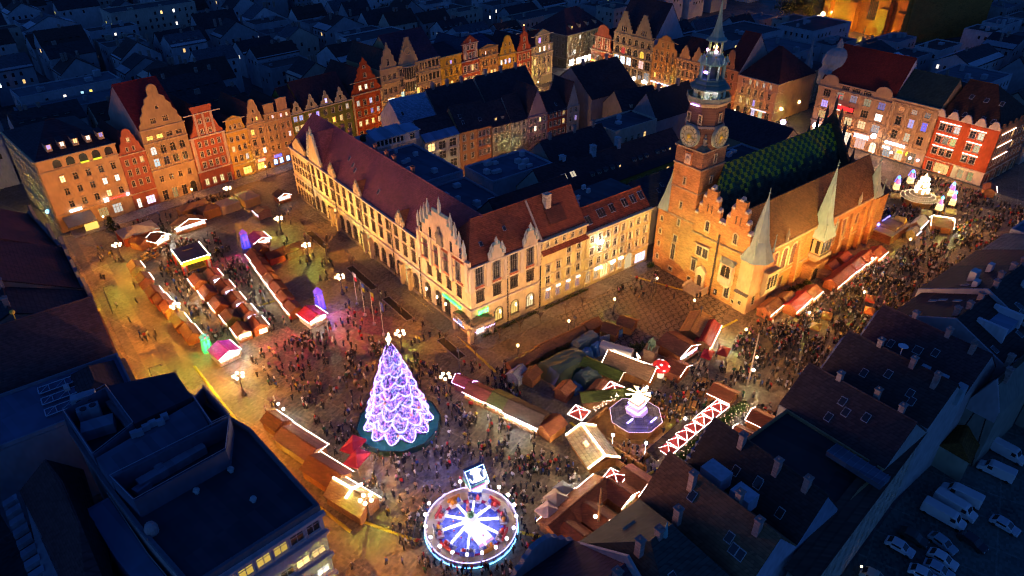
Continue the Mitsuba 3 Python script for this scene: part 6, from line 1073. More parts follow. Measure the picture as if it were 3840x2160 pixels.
flat_l=[(npt(u,6.5,4.6),'lantern on a post before the north row','lanterns before the north row')for u in(9,35,60,88)]+[(npt(u,8,5.5),'lantern on a post before the far half of the north row','lanterns before the far half of the north row')for u in(124,158,190)]+[(ept(u,d,4.4),'lantern on a post before the east row','lanterns before the east row')for u,d in((2,8),(38,8),(76,8),(114,8.5),(133,8.5),(155,8.5))]
for p,l,g in flat_l:
    k=thing('row_lantern',l,'street lamp',g)
    part(k,'post',MB().lathe([(.16,0),(.07,.6),(.05,p[2]-.9)],6),'paint',(.04,.04,.035),rotz(0,(p[0],p[1],0)))
    part(k,'lantern',MB().lathe([(.1,p[2]-.9),(.26,p[2]-.7),(.28,p[2]-.4),(.05,p[2]-.25)],6),'paint',(.5,.4,.3),rotz(0,(p[0],p[1],0)),emit=(7,5,2.2))

for y in(82,52,22):
    flood('floodlight washing the long west wing of the cream hall',(-9.5,y,6.0),(1.7,y-1,9.0),(1,.55,.17),1050,62)
flood('floodlight washing the corner of the cream hall',(-8,-8,7.0),(3,2,12),(1,.68,.36),720,48)
for x,pw in((20,420),(46,420)):flood('floodlight washing the cream houses beside the hall',(x,-12.5,5.5),(x+1,1,8.5),(1,.62,.22),pw,62)
for x,y,t,pw,c in((44.0,-13.5,(58,-11,15),2100,(1,.49,.145)),(44.5,-28,(58,-25,10),1550,(1,.49,.145)),(74,-44,(74,-29,8),1200,(1,.56,.15)),(104,-43,(104,-29,8),900,(1,.32,.05))):
    flood('floodlight washing the brick town hall',(x,y,6.0),t,c,pw,60)
for g in('floodlight washing the long west wing of the cream hall','floodlight washing the cream houses beside the hall','floodlight washing the brick town hall'):
    for k in labels:
        if labels[k].get('label')==g:labels[k]['group']=g.replace('floodlight','floodlights')

flood('floodlight on the lane mast lighting the brown and the patterned roofs',(70,-46,11),(90,-14,26),(1,.80,.34),1300,50)
# ------------------------------------------------------------------ the market huts
HB,HR=(.30,.095,.035),(.17,.045,.024)
def hut(x,y,w,d,a=0.0,label='',group=None,led='',wall=HB,roof=HR,eave=2.3,ridge=3.25,ledc=(6,5.4,4.6),front='',base='market_hut',glow=None,mat='wood',axis='y',counter=True,lights=0):
    """A timber hut, w wide (local x), d deep (local y); the ridge runs along `axis`. led: sides that carry a light strip (n, s, e, w); front: open sides."""
    k=thing(base,label,'market stall',group);M=rotz(a,(x,y,0));hw,hd=w/2,d/2
    if axis=='y':pol=Polygon([(-hw,.02),(hw,.02),(hw,eave),(0,ridge-.12),(-hw,eave)])
    body=MB()
    if axis=='y':body.poly(pol,-hd,hd)
    else:
        m=trimesh.creation.extrude_polygon(Polygon([(-hd,.02),(hd,.02),(hd,eave),(0,ridge-.12),(-hd,eave)]),w,engine='earcut');v=np.array(m.vertices)
        body.add(np.stack([v[:,2]-hw,v[:,0],v[:,1]],1),np.array(m.faces))
    part(k,'wall',body,mat,wall,M)
    o=.35;rm=MB();dz=o*(ridge-eave)/(hw if axis=='y' else hd)
    if axis=='y':
        rm.slab([(-hw-o,hd+o,eave-dz),(-hw-o,-hd-o,eave-dz),(0,-hd-o,ridge),(0,hd+o,ridge)],.1).slab([(hw+o,-hd-o,eave-dz),(hw+o,hd+o,eave-dz),(0,hd+o,ridge),(0,-hd-o,ridge)],.1)
    else:
        rm.slab([(-hw-o,-hd-o,eave-dz),(hw+o,-hd-o,eave-dz),(hw+o,0,ridge),(-hw-o,0,ridge)],.1).slab([(hw+o,hd+o,eave-dz),(-hw-o,hd+o,eave-dz),(-hw-o,0,ridge),(hw+o,0,ridge)],.1)
    part(k,'roof',rm,mat,scl(roof,rng.uniform(.75,1.25)),M)
    rr=MB()
    if axis=='y':rr.box(-.12,-hd-o,ridge-.02,.12,hd+o,ridge+.08)
    else:rr.box(-hw-o,-.12,ridge-.02,hw+o,.12,ridge+.08)
    part(k,'ridge_board',rr,mat,scl(roof,.7),M)
    e=o+.06;q=.075
    for s in led:
        lm=MB()
        if s in 'ns':
            yy=(hd+e)*(1 if s=='n' else-1)
            if axis=='y':lm.path([(-hw-o,yy,eave-dz),(0,yy,ridge),(hw+o,yy,eave-dz)],q,4)
            else:lm.path([(-hw-o,yy,eave-dz),(hw+o,yy,eave-dz)],q,4)
        else:
            xx=(hw+e)*(1 if s=='e' else-1)
            if axis=='x':lm.path([(xx,-hd-o,eave-dz),(xx,0,ridge),(xx,hd+o,eave-dz)],q,4)
            else:lm.path([(xx,-hd-o,eave-dz),(xx,hd+o,eave-dz)],q,4)
        part(k,'light_strip',lm,'paint',(.6,.6,.6),M,emit=ledc)
    for s in front:
        g=MB();c=MB();goods=MB()
        if s in 'ns':
            sg=1 if s=='n' else-1;y0=hd*sg
            g.box(-hw+.2,min(y0,y0+.03*sg),1.0,hw-.2,max(y0,y0+.03*sg),2.1);c.box(-hw,min(y0,y0+.5*sg),.9,hw,max(y0,y0+.5*sg),1.0)
            for i in range(int(w*2.2)):xx=-hw+.3+i*.44;goods.box(xx,y0+.12*sg-.1,1.0,xx+.3,y0+.12*sg+.15,1.0+rng.uniform(.12,.4),c=rng.choice([(.5,.1,.05),(.5,.35,.1),(.5,.5,.45),(.1,.2,.1)],axis=0))
        else:
            sg=1 if s=='e' else-1;x0=hw*sg
            g.box(min(x0,x0+.03*sg),-hd+.2,1.0,max(x0,x0+.03*sg),hd-.2,2.1);c.box(min(x0,x0+.5*sg),-hd,.9,max(x0,x0+.5*sg),hd,1.0)
            for i in range(int(d*2.2)):yy=-hd+.3+i*.44;goods.box(x0+.12*sg-.1,yy,1.0,x0+.12*sg+.15,yy+.3,1.0+rng.uniform(.12,.4),c=rng.choice([(.5,.1,.05),(.5,.35,.1),(.5,.5,.45),(.1,.2,.1)],axis=0))
        part(k,'serving_hatch',g,'paint',(.4,.3,.2),M,emit=glow or(2.6,1.9,1.1))
        ck=part(k,'counter',c,'wood',(.3,.16,.07),M);put(num(ck+'__goods'),goods,'paint',(.3,.2,.1),M)
        if lights:
            off={'n':(0,hd+1.7),'s':(0,-hd-1.7),'e':(hw+1.7,0),'w':(-hw-1.7,0)}[s]
            lamp(k+'__stall_light',(M@[off[0],off[1],2.7,1])[:3],(1,.70,.40),lights,9)
    return k

for i,(xw,yw,xe,ye)in enumerate([(-40.0,61.6,-36.2,61.8),(-39.8,54.3,-35.7,54.6),(-39.5,47.4,-35.6,47.4),(-39.1,40.5,-35.3,40.6),(-38.9,33.8,-35.2,33.9)]):
    nth_=['first','second','third','fourth','fifth'][i]
    hut(xw,yw,3.1,3.9,0,f'brown hut of the west side of the middle double row, {nth_} from the pavilion','huts of the middle double row','w',front='ws'[:1+(i==4)],axis='y',lights=150 if i==1 else 0)
    hut(xe,ye,3.1,3.9,0,f'brown hut of the east side of the middle double row, {nth_} from the pavilion','huts of the middle double row','e',front='e',axis='y',lights=170 if i==3 else 0)
    sb=thing('display_board',f'small glowing white board beside the double row of huts, {nth_} from the pavilion','board');part(sb,'panel',MB().box(-.9,-.1,.9,.9,.1,2.0),'paint',(.5,.5,.6),rotz(0,(xe+.2,ye-2.75,0)),emit=(1.6,1.7,2.6)if i<4 else(2.2,1.6,.8));part(sb,'leg',MB().box(-.8,-.05,0,-.7,.05,.9).box(.7,-.05,0,.8,.05,.9),'paint',(.1,.1,.1),rotz(0,(xe+.2,ye-2.75,0)))

for i,(x,y,wl,rf,l)in enumerate([(-50.7,78.5,(.45,.3,.16),(.3,.13,.05),'pale fronted hut under a tan roof at the north end of the west column'),(-50.5,70.8,HB,HR,'brown hut with a yellow garland, second of the west column'),(-50.2,62.4,(.36,.06,.03),(.2,.03,.02),'red hut third in the west column'),(-49.7,58.0,(.34,.07,.03),(.2,.04,.02),'red hut fourth in the west column'),(-49.2,53.4,(.5,.13,.05),(.42,.09,.04),'bright red hut fifth in the west column beside the lamp'),(-48.8,46.2,HB,(.2,.07,.03),'brown timber hut sixth in the west column'),(-48.3,40.2,HB,(.14,.05,.03),'dark brown hut last in the west column before the green figure')]):
    hut(x,y,2.9,3.7 if i<5 else 4.6,.03,l,'huts of the west column','e',wl,rf,front='e',axis='y',lights=120 if i==2 else 0)

for i,(x,y)in enumerate([(-24.2,64.8),(-24.6,60.0),(-25.0,55.4),(-25.3,50.4),(-25.6,45.4),(-25.9,40.4),(-26.2,35.0)]):
    hut(x,y,3.0,3.7,0,f'hut with lit western edge, {["first", "second", "third", "fourth", "fifth", "sixth", "last"][i]} from north in the column facing the double row','huts of the column facing the double row','w',front='w',axis='y',lights=170 if i==3 else 0,ledc=(6.5,5.6,5.0))
hut(-19.8,62.0,4.2,3.4,0,'red lit hut with a dark roof next to the lone brown hut',None,'',(.5,.06,.03),(.1,.03,.02),axis='x')
hut(-14.8,62.4,4.4,4.0,0,'lone brown hut with a pale front near the long wing',None,'',(.36,.2,.1),(.2,.07,.03),axis='x',front='')
hut(-21.5,67.4,3.4,3.0,.1,'small dark roofed hut by the purple tower',None,'w',axis='y')

k=thing('flat_pavilion','flat roofed pavilion with a glowing yellow band and red and white striped corners','pavilion')
M=rotz(0,(-38.0,72.6,0))
part(k,'roof',MB().box(-3.4,-4.3,4.3,3.4,4.3,4.5).box(-1.5,1.6,4.5,1.4,1.7,4.56,(.3,.2,.05)),'roofdeck',(.06,.055,.075),M)
part(k,'yellow_band',MB().flat(sbox(-3.5,-4.4,3.5,4.4).difference(sbox(-3.4,-4.3,3.4,4.3)),3.3,4.35),'paint',(.6,.45,.03),M,emit=(1.0,.72,.03))
part(k,'light_strip',MB().path([(-3.55,4.45,4.5),(-3.55,-4.45,4.5),(3.55,-4.45,4.5),(3.55,4.45,4.5)],.11,4),'paint',(.6,.6,.6),M,emit=(6,5.6,4.2))
part(k,'corner_light',MB().ball((-3.5,-4.5,4.4),.35).ball((3.5,-4.5,4.4),.35),'paint',(.2,.6,.3),M,emit=(2,6,3))
for x,y in((-3,-3.9),(3,-3.9),(-3,3.9),(3,3.9)):
    part(k,'corner_post',MB().box(x-.6,y-.35,0,x+.6,y+.35,3.3,(.5,.42,.36)).box(x-.62,y-.37,0,x-.3,y+.37,3.2,(.5,.04,.03)).box(x+.3,y-.37,0,x+.62,y+.37,3.2,(.5,.04,.03)),'paint',(.4,.3,.2),M)
part(k,'counter',MB().box(-2.2,-3.7,0,2.2,-3.2,1.1).box(-3.0,-3,0,-2.6,3,1.1).box(2.6,-3,0,3.0,3,1.1),'wood',(.36,.2,.08),M)
lamp(k+'__ceiling_light',(-38,72.6,3.0),(1,.85,.55),0)

hut(-41.8,91.2,4.6,3.6,.5,'gingerbread hut glowing white at the north end of the west market',None,'nsew',(.3,.12,.05),(.16,.06,.03),ledc=(8,7,5.5),front='es',glow=(4,3.4,2.6),lights=200)
hut(-46.2,92.4,3.4,4.0,.5,'small brown hut with white dots on its roof beside the glowing gingerbread hut',None,'',(.3,.11,.05),(.2,.07,.03))
hut(-32.3,95.4,8.6,3.4,.08,'wide hut under a white lit gable, open to the south, at the north end',None,'s',(.24,.1,.05),(.15,.06,.03),ridge=4.0,ledc=(8,7,6),front='s',glow=(2.2,2.2,2.6),axis='y',lights=0)
def tent(x,y,w,d,h0,h1,col,label,a=0.0,group=None,emit=None,side=None):
    k=thing('market_tent',label,'tent',group);M=rotz(a,(x,y,0))
    part(k,'canopy',MB().hexa([(-w/2,-d/2,h0),(w/2,-d/2,h0),(w/2,d/2,h0),(-w/2,d/2,h0)],[(-.05,-.05,h1),(.05,-.05,h1),(.05,.05,h1),(-.05,.05,h1)]),'plaster',col,M)
    part(k,'valance',MB().flat(sbox(-w/2,-d/2,w/2,d/2).difference(sbox(-w/2+.06,-d/2+.06,w/2-.06,d/2-.06)),h0-.3,h0),'plaster',scl(col,.85),M)
    for sx in(-1,1):
        for sy in(-1,1):part(k,'leg',MB().tube((sx*(w/2-.1),sy*(d/2-.1),0),(sx*(w/2-.1),sy*(d/2-.1),h0),.05,4),'paint',(.2,.2,.2),M)
    if side:part(k,'side_cloth',MB().box(-w/2+.1,-d/2+.08,.05,w/2-.1,-d/2+.12,h0-.3).box(-w/2+.08,-d/2+.1,.05,-w/2+.12,d/2-.1,h0-.3),'plaster',side,M)
    return k
tent(-45.2,98.6,10,6.5,2.8,4.2,(.34,.27,.2),'large beige tent with red cloth sides west of the gingerbread hut',.1,side=(.3,.05,.02))
for i,(x,y,w,d,c,l)in enumerate([(-19.2,100.6,6,5,(.5,.33,.18),'tan container tent with an open front before the beige houses'),(-12.6,101.6,5,7,(.48,.3,.15),'tan container tent at the right of the pair before the beige houses'),(-24.8,100.2,5.4,4.2,(.28,.12,.05),'brown low tent beside the tan container tents'),(-28,104.6,9,4,(.3,.15,.07),'long brown tent roof near the north pavement')]):
    tent(x,y,w,d,2.7,3.7,c,l,.13,side=scl(c,.7))
hut(-12.6,89.4,4.0,3.0,.05,'hut with a blue white glowing board by the north end of the long wing',None,'w',(.3,.15,.1),(.2,.1,.06),ledc=(3,3,6),front='w',glow=(2.2,2.4,4))
hut(-3.6,96.6,4.0,3.6,.05,'dark roofed hut at the north tip of the cream hall with a bright open side',None,'s',(.4,.13,.05),(.05,.03,.03),front='s',glow=(3,2.2,2))

def figure_tower(x,y,label,cols_,h,light,power,a=0.0):
    k=thing('light_tower',label,'decorated tower');M=rotz(a,(x,y,0))
    part(k,'body',MB().hexa([(-1.1,-.8,0),(1.1,-.8,0),(1.1,.8,0),(-1.1,.8,0)],[(-.8,-.6,h*.8),(.8,-.6,h*.8),(.8,.6,h*.8),(-.8,.6,h*.8)]),'paint',cols_[0],M,emit=scl(light,.55))
    part(k,'window_strip',MB().box(-.7,-.86,.6,-.2,-.8,h*.7).box(.2,-.86,.6,.7,-.8,h*.7).ball((0,-.85,h*.5),.35,sc=(1,.2,1)),'paint',cols_[1],M,emit=scl(light,1.3))
    part(k,'roof',MB().hexa([(-1.0,-.8,h*.8),(1.0,-.8,h*.8),(1.0,.8,h*.8),(-1.0,.8,h*.8)],[(-.1,-.1,h),(.1,-.1,h),(.1,.1,h),(-.1,.1,h)]),'paint',cols_[1],M,emit=scl(light,.3))
    lamp(k+'__spot',(M@[0,-2.2,2.6,1])[:3],light,power if power<115 else 0)
figure_tower(-23.4,74.2,'blue and purple glowing tower beside a magenta lit hut',((.05,.05,.3),(.2,.05,.4)),5.6,(.10,.08,1.0),130)
hut(-19.8,73.6,4.4,4.6,.05,'hut with a magenta lit roof and white front beside the purple tower',None,'es',(.42,.2,.2),(.4,.05,.14),front='s',glow=(3.4,2.4,2.2))
figure_tower(-20.2,33.4,'violet glowing tower behind a red roofed hut near the flag poles',((.06,.04,.35),(.12,.05,.5)),6.2,(.12,.06,1.0),110)
hut(-23.8,29.6,4.4,4.6,.15,'white fronted hut with a red roof standing alone south of the long column',None,'we',(.6,.5,.42),(.42,.03,.04),front='s',glow=(4.5,4,3.2),lights=230)
figure_tower(-46.9,33.6,'green and blue glowing inflatable figure at the south end of the west column',((.02,.3,.08),(.03,.1,.4)),4.6,(.05,1.0,.22),90)
hut(-44.6,28.6,4.6,4.6,.15,'white fronted hut with a magenta roof next to the green figure',None,'es',(.6,.5,.42),(.4,.02,.2),front='es',glow=(4.5,3.8,3.0),lights=230)
def colour_spot(x,y,h,tx,ty,col,power,label,cut=38):
    k=thing('effect_spot',label,'stage light');d=np.array([tx-x,ty-y,-h],float);d/=np.linalg.norm(d);p=np.array([x,y,h])
    part(k,'post',MB().tube((x,y,0),(x,y,h-.2),.05,5),'paint',(.03,.03,.03));part(k,'head',MB().tube(p-d*.35,p,.12,6,.17),'paint',(.03,.03,.03))
    put(num(k+'__lens'),MB().tube(p+d*.005,p+d*.03,.15,8),'paint',(.3,.3,.3),emit=scl(col,5));power and spot(k+'__beam',p+d*.08,(tx,ty,0),col,power*.6,cut)
colour_spot(-21.6,30.6,5.8,-18.8,25.0,(1,.01,.06),3600,'red spotlight by the violet tower throwing a red pool near the flag poles',40)
colour_spot(-22.4,30.2,5.6,-28.5,26.5,(1,.03,.10),1680,'red spotlight by the violet tower throwing light toward the open square',38)
colour_spot(-24.6,72.4,5.4,-29.0,68.0,(1,.01,.12),2080,'red spotlight by the purple tower throwing a pink pool on the lane',36)
colour_spot(-25.2,75.2,5.4,-28.4,77.4,(.9,.02,.3),0,'magenta spotlight by the purple tower lighting the cafe tables',36)
colour_spot(-46.3,32.4,4.6,-40.4,24.5,(1,.02,.10),3600,'red spotlight by the green figure throwing a broad red pool',46)
colour_spot(-47.0,32.2,4.4,-50.4,22.0,(1,.02,.12),0,'red spotlight by the green figure reddening the pavement',40)

# ------------------------------------------------------------------ stalls in front of the town hall and on the south side
for i,(x,y)in enumerate([(24.4,-13.5),(19.4,-13.8),(15.0,-13.7),(10.8,-13.5),(6.5,-13.9),(2.4,-14.1)]):
    hut(x,y,3.8,2.6,0,f'unlit brown stall of the row along the tarpaulins, {["first", "second", "third", "fourth", "fifth", "last"][i]} from the town hall side','unlit stalls along the tarpaulins','',(.26,.11,.04),(.19,.075,.03),axis='x')
hut(26.8,-17.6,3.6,3.4,.35,'brown hut beside the white cabin fence, nearest the tarpaulins',None,'',(.33,.13,.04),(.12,.045,.025),axis='y')
hut(31.4,-18.0,3.6,3.4,.35,'detached brown hut standing alone on the patterned paving',None,'',(.36,.14,.045),(.2,.075,.03),axis='y')
hut(42.4,-28.4,8.5,4.2,.42,'wide timber hut with a tan roof behind the red roofed stall',None,'',(.33,.16,.05),(.3,.17,.06),axis='x',eave=2.7,ridge=3.7)
hut(42.2,-32.2,8.6,3.2,.42,'long stall with a bright red roof and glaring counter',None,'s',(.4,.2,.08),(.34,.025,.03),axis='x',front='s',glow=(6,4.4,2.2),ledc=(7,5,3),lights=380)
hut(33.6,-31.0,6.2,6.0,.05,'big brown hut with a white lit gable and a violet lit counter',None,'s',(.26,.09,.04),(.2,.08,.04),axis='y',eave=2.8,ridge=4.0,front='s',glow=(2.6,2,3),ledc=(8,6,5))
hut(27.8,-35.4,4.4,4.2,.2,'brown hut with a lit gable beside the mushroom figure',None,'s',(.33,.11,.05),(.2,.06,.03),axis='y',front='e',ledc=(8,6,4.5),glow=(3,2,1))
k=hut(20.3,-29.8,4.6,10.2,.32,'long shingled hut outlined in white lights with a lit dormer, beside the monument',None,'nse',(.34,.15,.05),(.34,.2,.1),axis='y',eave=2.6,ridge=4.2,ledc=(8,6,4.2),lights=0)
part(k,'lit_dormer',MB().path([(1.2,-1,3.6),(1.9,-.2,4.6),(2.4,-.9,3.3)],.12,4).path([(0,-3,4.4),(0,4.8,4.4)],.1,4),'paint',(.5,.4,.3),rotz(.32,(20.3,-29.8,0)),emit=(8,6,4))
for i,(x,y,l,c)in enumerate([(36.4,-36.8,'red parasol roof over a small stall east of the mushroom',(.34,.02,.03)),(40,-38.2,'second small red roof in the crowd',(.3,.03,.03)),(69.4,-44.6,'little brown roof in the crowd south of the red stalls',(.28,.12,.04)),(63.6,-45.4,'brown roofed table stall in the crowd',(.25,.1,.04)),(84,-47,'small red tent deep in the lane crowd',(.36,.05,.03)),(79,-49.5,'orange lantern stall at the edge of the lane',(.5,.12,.03))]):
    tent(x,y,3.2,2.2,2.1,2.7,c,l,.4)

for i,(x,y,w,r,l,fr)in enumerate([(62.4,-34.2,5.6,(.2,.08,.04),'brown stall at the near end of the long lit row by the brick hall','s'),(68.4,-34.6,3.6,(.26,.15,.07),'striped tan stall second in the lit row by the brick hall',''),(67.8,-37.2,4.6,(.36,.03,.03),'bright red stall in front of the striped one','s'),(71.4,-36.6,3.4,(.38,.03,.03),'bright red stall in the middle of the lit row','s'),(75.4,-36.6,4.2,(.24,.07,.04),'red brown stall with an angled white light at the end of the first lit row','s')]):
    hut(x,y,w,3.4,.12,l,'lit stalls along the south front','s',HB,r,axis='x',front=fr,ledc=(8,5.2,3.6),glow=(5,3.4,2.0),lights=450 if i==2 else 0)
for i,(x,y)in enumerate([(85.2,-37.2),(90.2,-36.6),(95.6,-36.2),(101.6,-35.8),(106.0,-36.4)]):
    hut(x,y,4.6,3.6,.1,f'red brown stall of the far lit row, {["first", "second", "third", "fourth", "last"][i]} from the bay turret','far lit row of stalls','s',(.36,.1,.04),(.27,.05,.03),axis='x',front='s',ledc=(8,5.2,3.8),glow=(5,3.6,2.4),lights=520 if i==2 else 0)
hut(96.6,-32.4,4.2,3.4,.1,'dark red hut behind the far lit row',None,'',(.3,.08,.03),(.22,.045,.03),axis='x');hut(90.6,-32.6,3.6,3.0,.1,'small dark red hut against the brick hall',None,'',(.3,.08,.03),(.2,.04,.025),axis='x')

def tarp(label,pts,h,col,seed):
    r=np.random.default_rng(seed);k=thing('tarpaulin',label,'tarpaulin');p=np.array(pts,float);c=p.mean(0);n=9
    u=np.linspace(0,1,n);G_=np.array([[(p[0]*(1-a)*(1-b)+p[1]*a*(1-b)+p[2]*a*b+p[3]*(1-a)*b)for b in u]for a in u])
    z=h*(.55+.45*np.sin(np.pi*u)[:,None]**.4*np.sin(np.pi*u)[None,:]**.4)+r.uniform(-.28,.28,(n,n));z[0]=z[-1]=.05;z[:,0]=z[:,-1]=.05
    V=np.concatenate([G_,z[...,None]],-1).reshape(-1,3);f=[[i*n+j,(i+1)*n+j,(i+1)*n+j+1,i*n+j+1]for i in range(n-1)for j in range(n-1)]
    put(k,MB().add(V,f),'gloss',col)
    return k
tarp('olive green tarpaulin draped over the long service shelter',[(4.4,-16.4),(17.0,-16.8),(16.6,-23.2),(5.6,-23.6)],3.3,(.07,.09,.05),1)
tarp('grey blue sheet over the east end of the service shelter',[(15.8,-15.2),(23.6,-15.2),(23.4,-18.4),(16.2,-18.2)],3.0,(.09,.12,.13),2)
tarp('bright blue tarpaulin over a crate beside the white cabin',[(15.8,-18.6),(18.6,-18.8),(18.2,-21.2),(15.4,-21.0)],2.4,(.02,.08,.24),3)
tarp('bright blue tarpaulin nearest the white fence',[(18.8,-18.8),(21.6,-18.8),(21.6,-21.4),(18.6,-21.2)],2.6,(.02,.09,.26),4)
tarp('pale green tarpaulin over a stack in the service yard',[(9.6,-23.4),(14.6,-23.8),(14.4,-28.4),(9.2,-27.8)],2.6,(.08,.11,.08),5)
tarp('blue sheet below the pale green tarpaulin',[(7.0,-24.4),(9.3,-24.4),(9.1,-28.2),(6.6,-27.6)],1.5,(.02,.06,.17),6)
for i,(x,y,l,c)in enumerate([(2.6,-18.6,'red brown hut inside the service yard, nearest the hall corner',(.28,.1,.04)),(5.0,-26.4,'red brown hut inside the service yard beside the blue sheet',(.26,.09,.04)),(10.6,-30.4,'small hut at the south edge of the service yard',(.24,.09,.04)),(.6,-16.6,'grey roofed box hut by the hall corner',(.3,.3,.3))]):
    hut(x,y,3.2,2.8,.3,l,None,'',scl(c,1.1),scl(c,.8),axis='x')
k=thing('white_cabin','long white rounded cabin beside the shingled hut','cabin');M=rotz(.45,(22.4,-23.6,0))
part(k,'body',MB().poly(Polygon([(-1.2,0),(1.2,0),(1.2,2.1),(.9,2.7),(.3,2.9),(-.3,2.9),(-.9,2.7),(-1.2,2.1)]),-3.6,3.6),'gloss',(.5,.45,.38),M);part(k,'hatch',MB().box(.4,-3.66,.3,1.0,-3.6,1.9),'paint',(.1,.08,.06),M)
k=thing('wavy_fence','low white corrugated fence around the service yard','fence')
for i in range(22):part(k,'panel',MB().box(22.6+i*.28,-18.2-.05*i-.03,0,22.84+i*.28,-18.2-.05*i+.03,2.0),'plaster',(.42,.42,.4)if i<14 else(.1,.2,.35))
hut(15.4,-26.6,3.0,8.6,.3,'long hut with a mossy green roof south of the white cabin',None,'s',(.28,.13,.05),(.06,.09,.015),axis='y',ledc=(1.4,1.0,.6));hut(10.4,-33.0,2.8,10.5,1.05,'long hut with a mossy green roof strung with coloured lights',None,'',(.26,.12,.05),(.065,.085,.015),axis='y')
ks=[x for x in labels if x.startswith('market_hut')][-1]
gar=MB()
for i in range(60):t=i/59;gar.ball((14.0-9.0*t+.2*math.sin(i),-34.6+5.2*t*.0-.4*math.sin(i*.9),2.3+.25*math.sin(i*1.3)),.09,sub=0)
part(ks,'coloured_lights',gar,'paint',(.5,.4,.2),emit=(4,2.4,1.6))

k=thing('monument','green bronze statue of a seated man on a stone pedestal','statue');M=rotz(-1.2,(27.0,-29.2,0))
part(k,'pedestal',MB().box(-2.6,-2.6,0,2.6,2.6,.35).box(-1.9,-1.9,.35,1.9,1.9,.7).box(-1.2,-1.2,.7,1.2,1.2,3.3).box(-1.35,-1.35,3.3,1.35,1.35,3.6),'brick',(.3,.19,.11),M)
st=MB().ball((0,.2,4.4),.62,sc=(.8,.7,1)).ball((0,.1,5.2),.62,sc=(.8,.62,1.05)).ball((0,-.05,6.05),.3,sc=(.85,1,1.1)).tube((-.3,0,4.3),(-.35,-.95,4.4),.26,7,.22).tube((.3,0,4.3),(.35,-.95,4.4),.26,7,.22).tube((-.35,-.95,4.4),(-.35,-1.0,3.6),.2,7,.15).tube((.35,-.95,4.4),(.35,-1.0,3.6),.2,7,.15).tube((-.5,.1,5.5),(-.7,-.3,4.9),.17,6).tube((-.7,-.3,4.9),(-.3,-.8,4.75),.14,6).tube((.5,.1,5.5),(.75,-.2,4.9),.17,6).tube((.75,-.2,4.9),(.5,-.8,4.8),.14,6).hexa([(-.6,.2,3.6),(.6,.2,3.6),(.6,.9,3.6),(-.6,.9,3.6)],[(-.5,.45,5.4),(.5,.45,5.4),(.5,.8,5.4),(-.5,.8,5.4)])
part(k,'seated_figure',st,'plaster',(.12,.2,.14),M)

k=thing('mushroom_figure','giant red mushroom with white spots and a lit white stem','decoration')
part(k,'cap',MB().lathe([(1.9,2.1),(1.95,2.4),(1.7,3.0),(1.1,3.5),(.3,3.7)],14,(25.0,-33.9,0)),'gloss',(.5,.02,.015),emit=(.35,.01,.01))
sp_=MB()
for a,t in((0,.3),(1.1,.7),(2.2,.3),(3.2,.7),(4.2,.35),(5.2,.6),(.5,1.1),(3.8,1.1)):
    r_=1.82*math.cos(t);sp_.ball((25.0+r_*math.cos(a),-33.9+r_*math.sin(a),2.2+1.5*math.sin(t)),.36,sc=(1,1,.5))
part(k,'spot',sp_,'paint',(.6,.58,.55),emit=(.6,.55,.5));part(k,'stem',MB().lathe([(.9,0),(.8,1.0),(.95,2.1)],12,(25.0,-33.9,0)),'paint',(.6,.55,.48),emit=(.7,.55,.4))

def parasol(x,y,label,group=None,s=3.0,a=.0,h=2.5,t=3.4):
    k=thing('lit_parasol',label,'parasol',group);M=rotz(a,(x,y,0));c=[(-s/2,-s/2,h),(s/2,-s/2,h),(s/2,s/2,h),(-s/2,s/2,h)]
    part(k,'canopy',MB().hexa(c,[(-.04,-.04,t),(.04,-.04,t),(.04,.04,t),(-.04,.04,t)]),'plaster',(.33,.05,.045),M)
    part(k,'pole',MB().tube((0,0,0),(0,0,h),.05,5),'paint',(.2,.15,.1),M)
    lm=MB().path([tuple(np.array(p)+[0,0,.06])for p in c+c[:1]],.07,4)
    for p in c:lm.tube(np.array(p)+[0,0,.08],(0,0,t+.08),.07,4)
    part(k,'light_strip',lm,'paint',(.6,.6,.6),M,emit=(6.5,4.6,3.8))
for x,y,l in((12.3,-32.8,'lit red parasol behind the pyramid bar by the mossy roof'),(2.1,-33.7,'lit red parasol beside the violet lit fir at the near corner of the bar'),(-4.0,-49.4,'lit red parasol standing alone by the southern huts')):parasol(x,y,l,s=3.2,a=.3)
for i,(x,y)in enumerate([(8.3,-50.5),(11.1,-50.25),(13.8,-49.95),(16.5,-49.7),(19.2,-49.5),(22.0,-49.3),(24.7,-49.1)]):parasol(x,y,f'lit red parasol in the straight row beside the hedge, {["first", "second", "third", "fourth", "fifth", "sixth", "last"][i]} from the near end','lit red parasols in a row beside the hedge',2.7,.08)

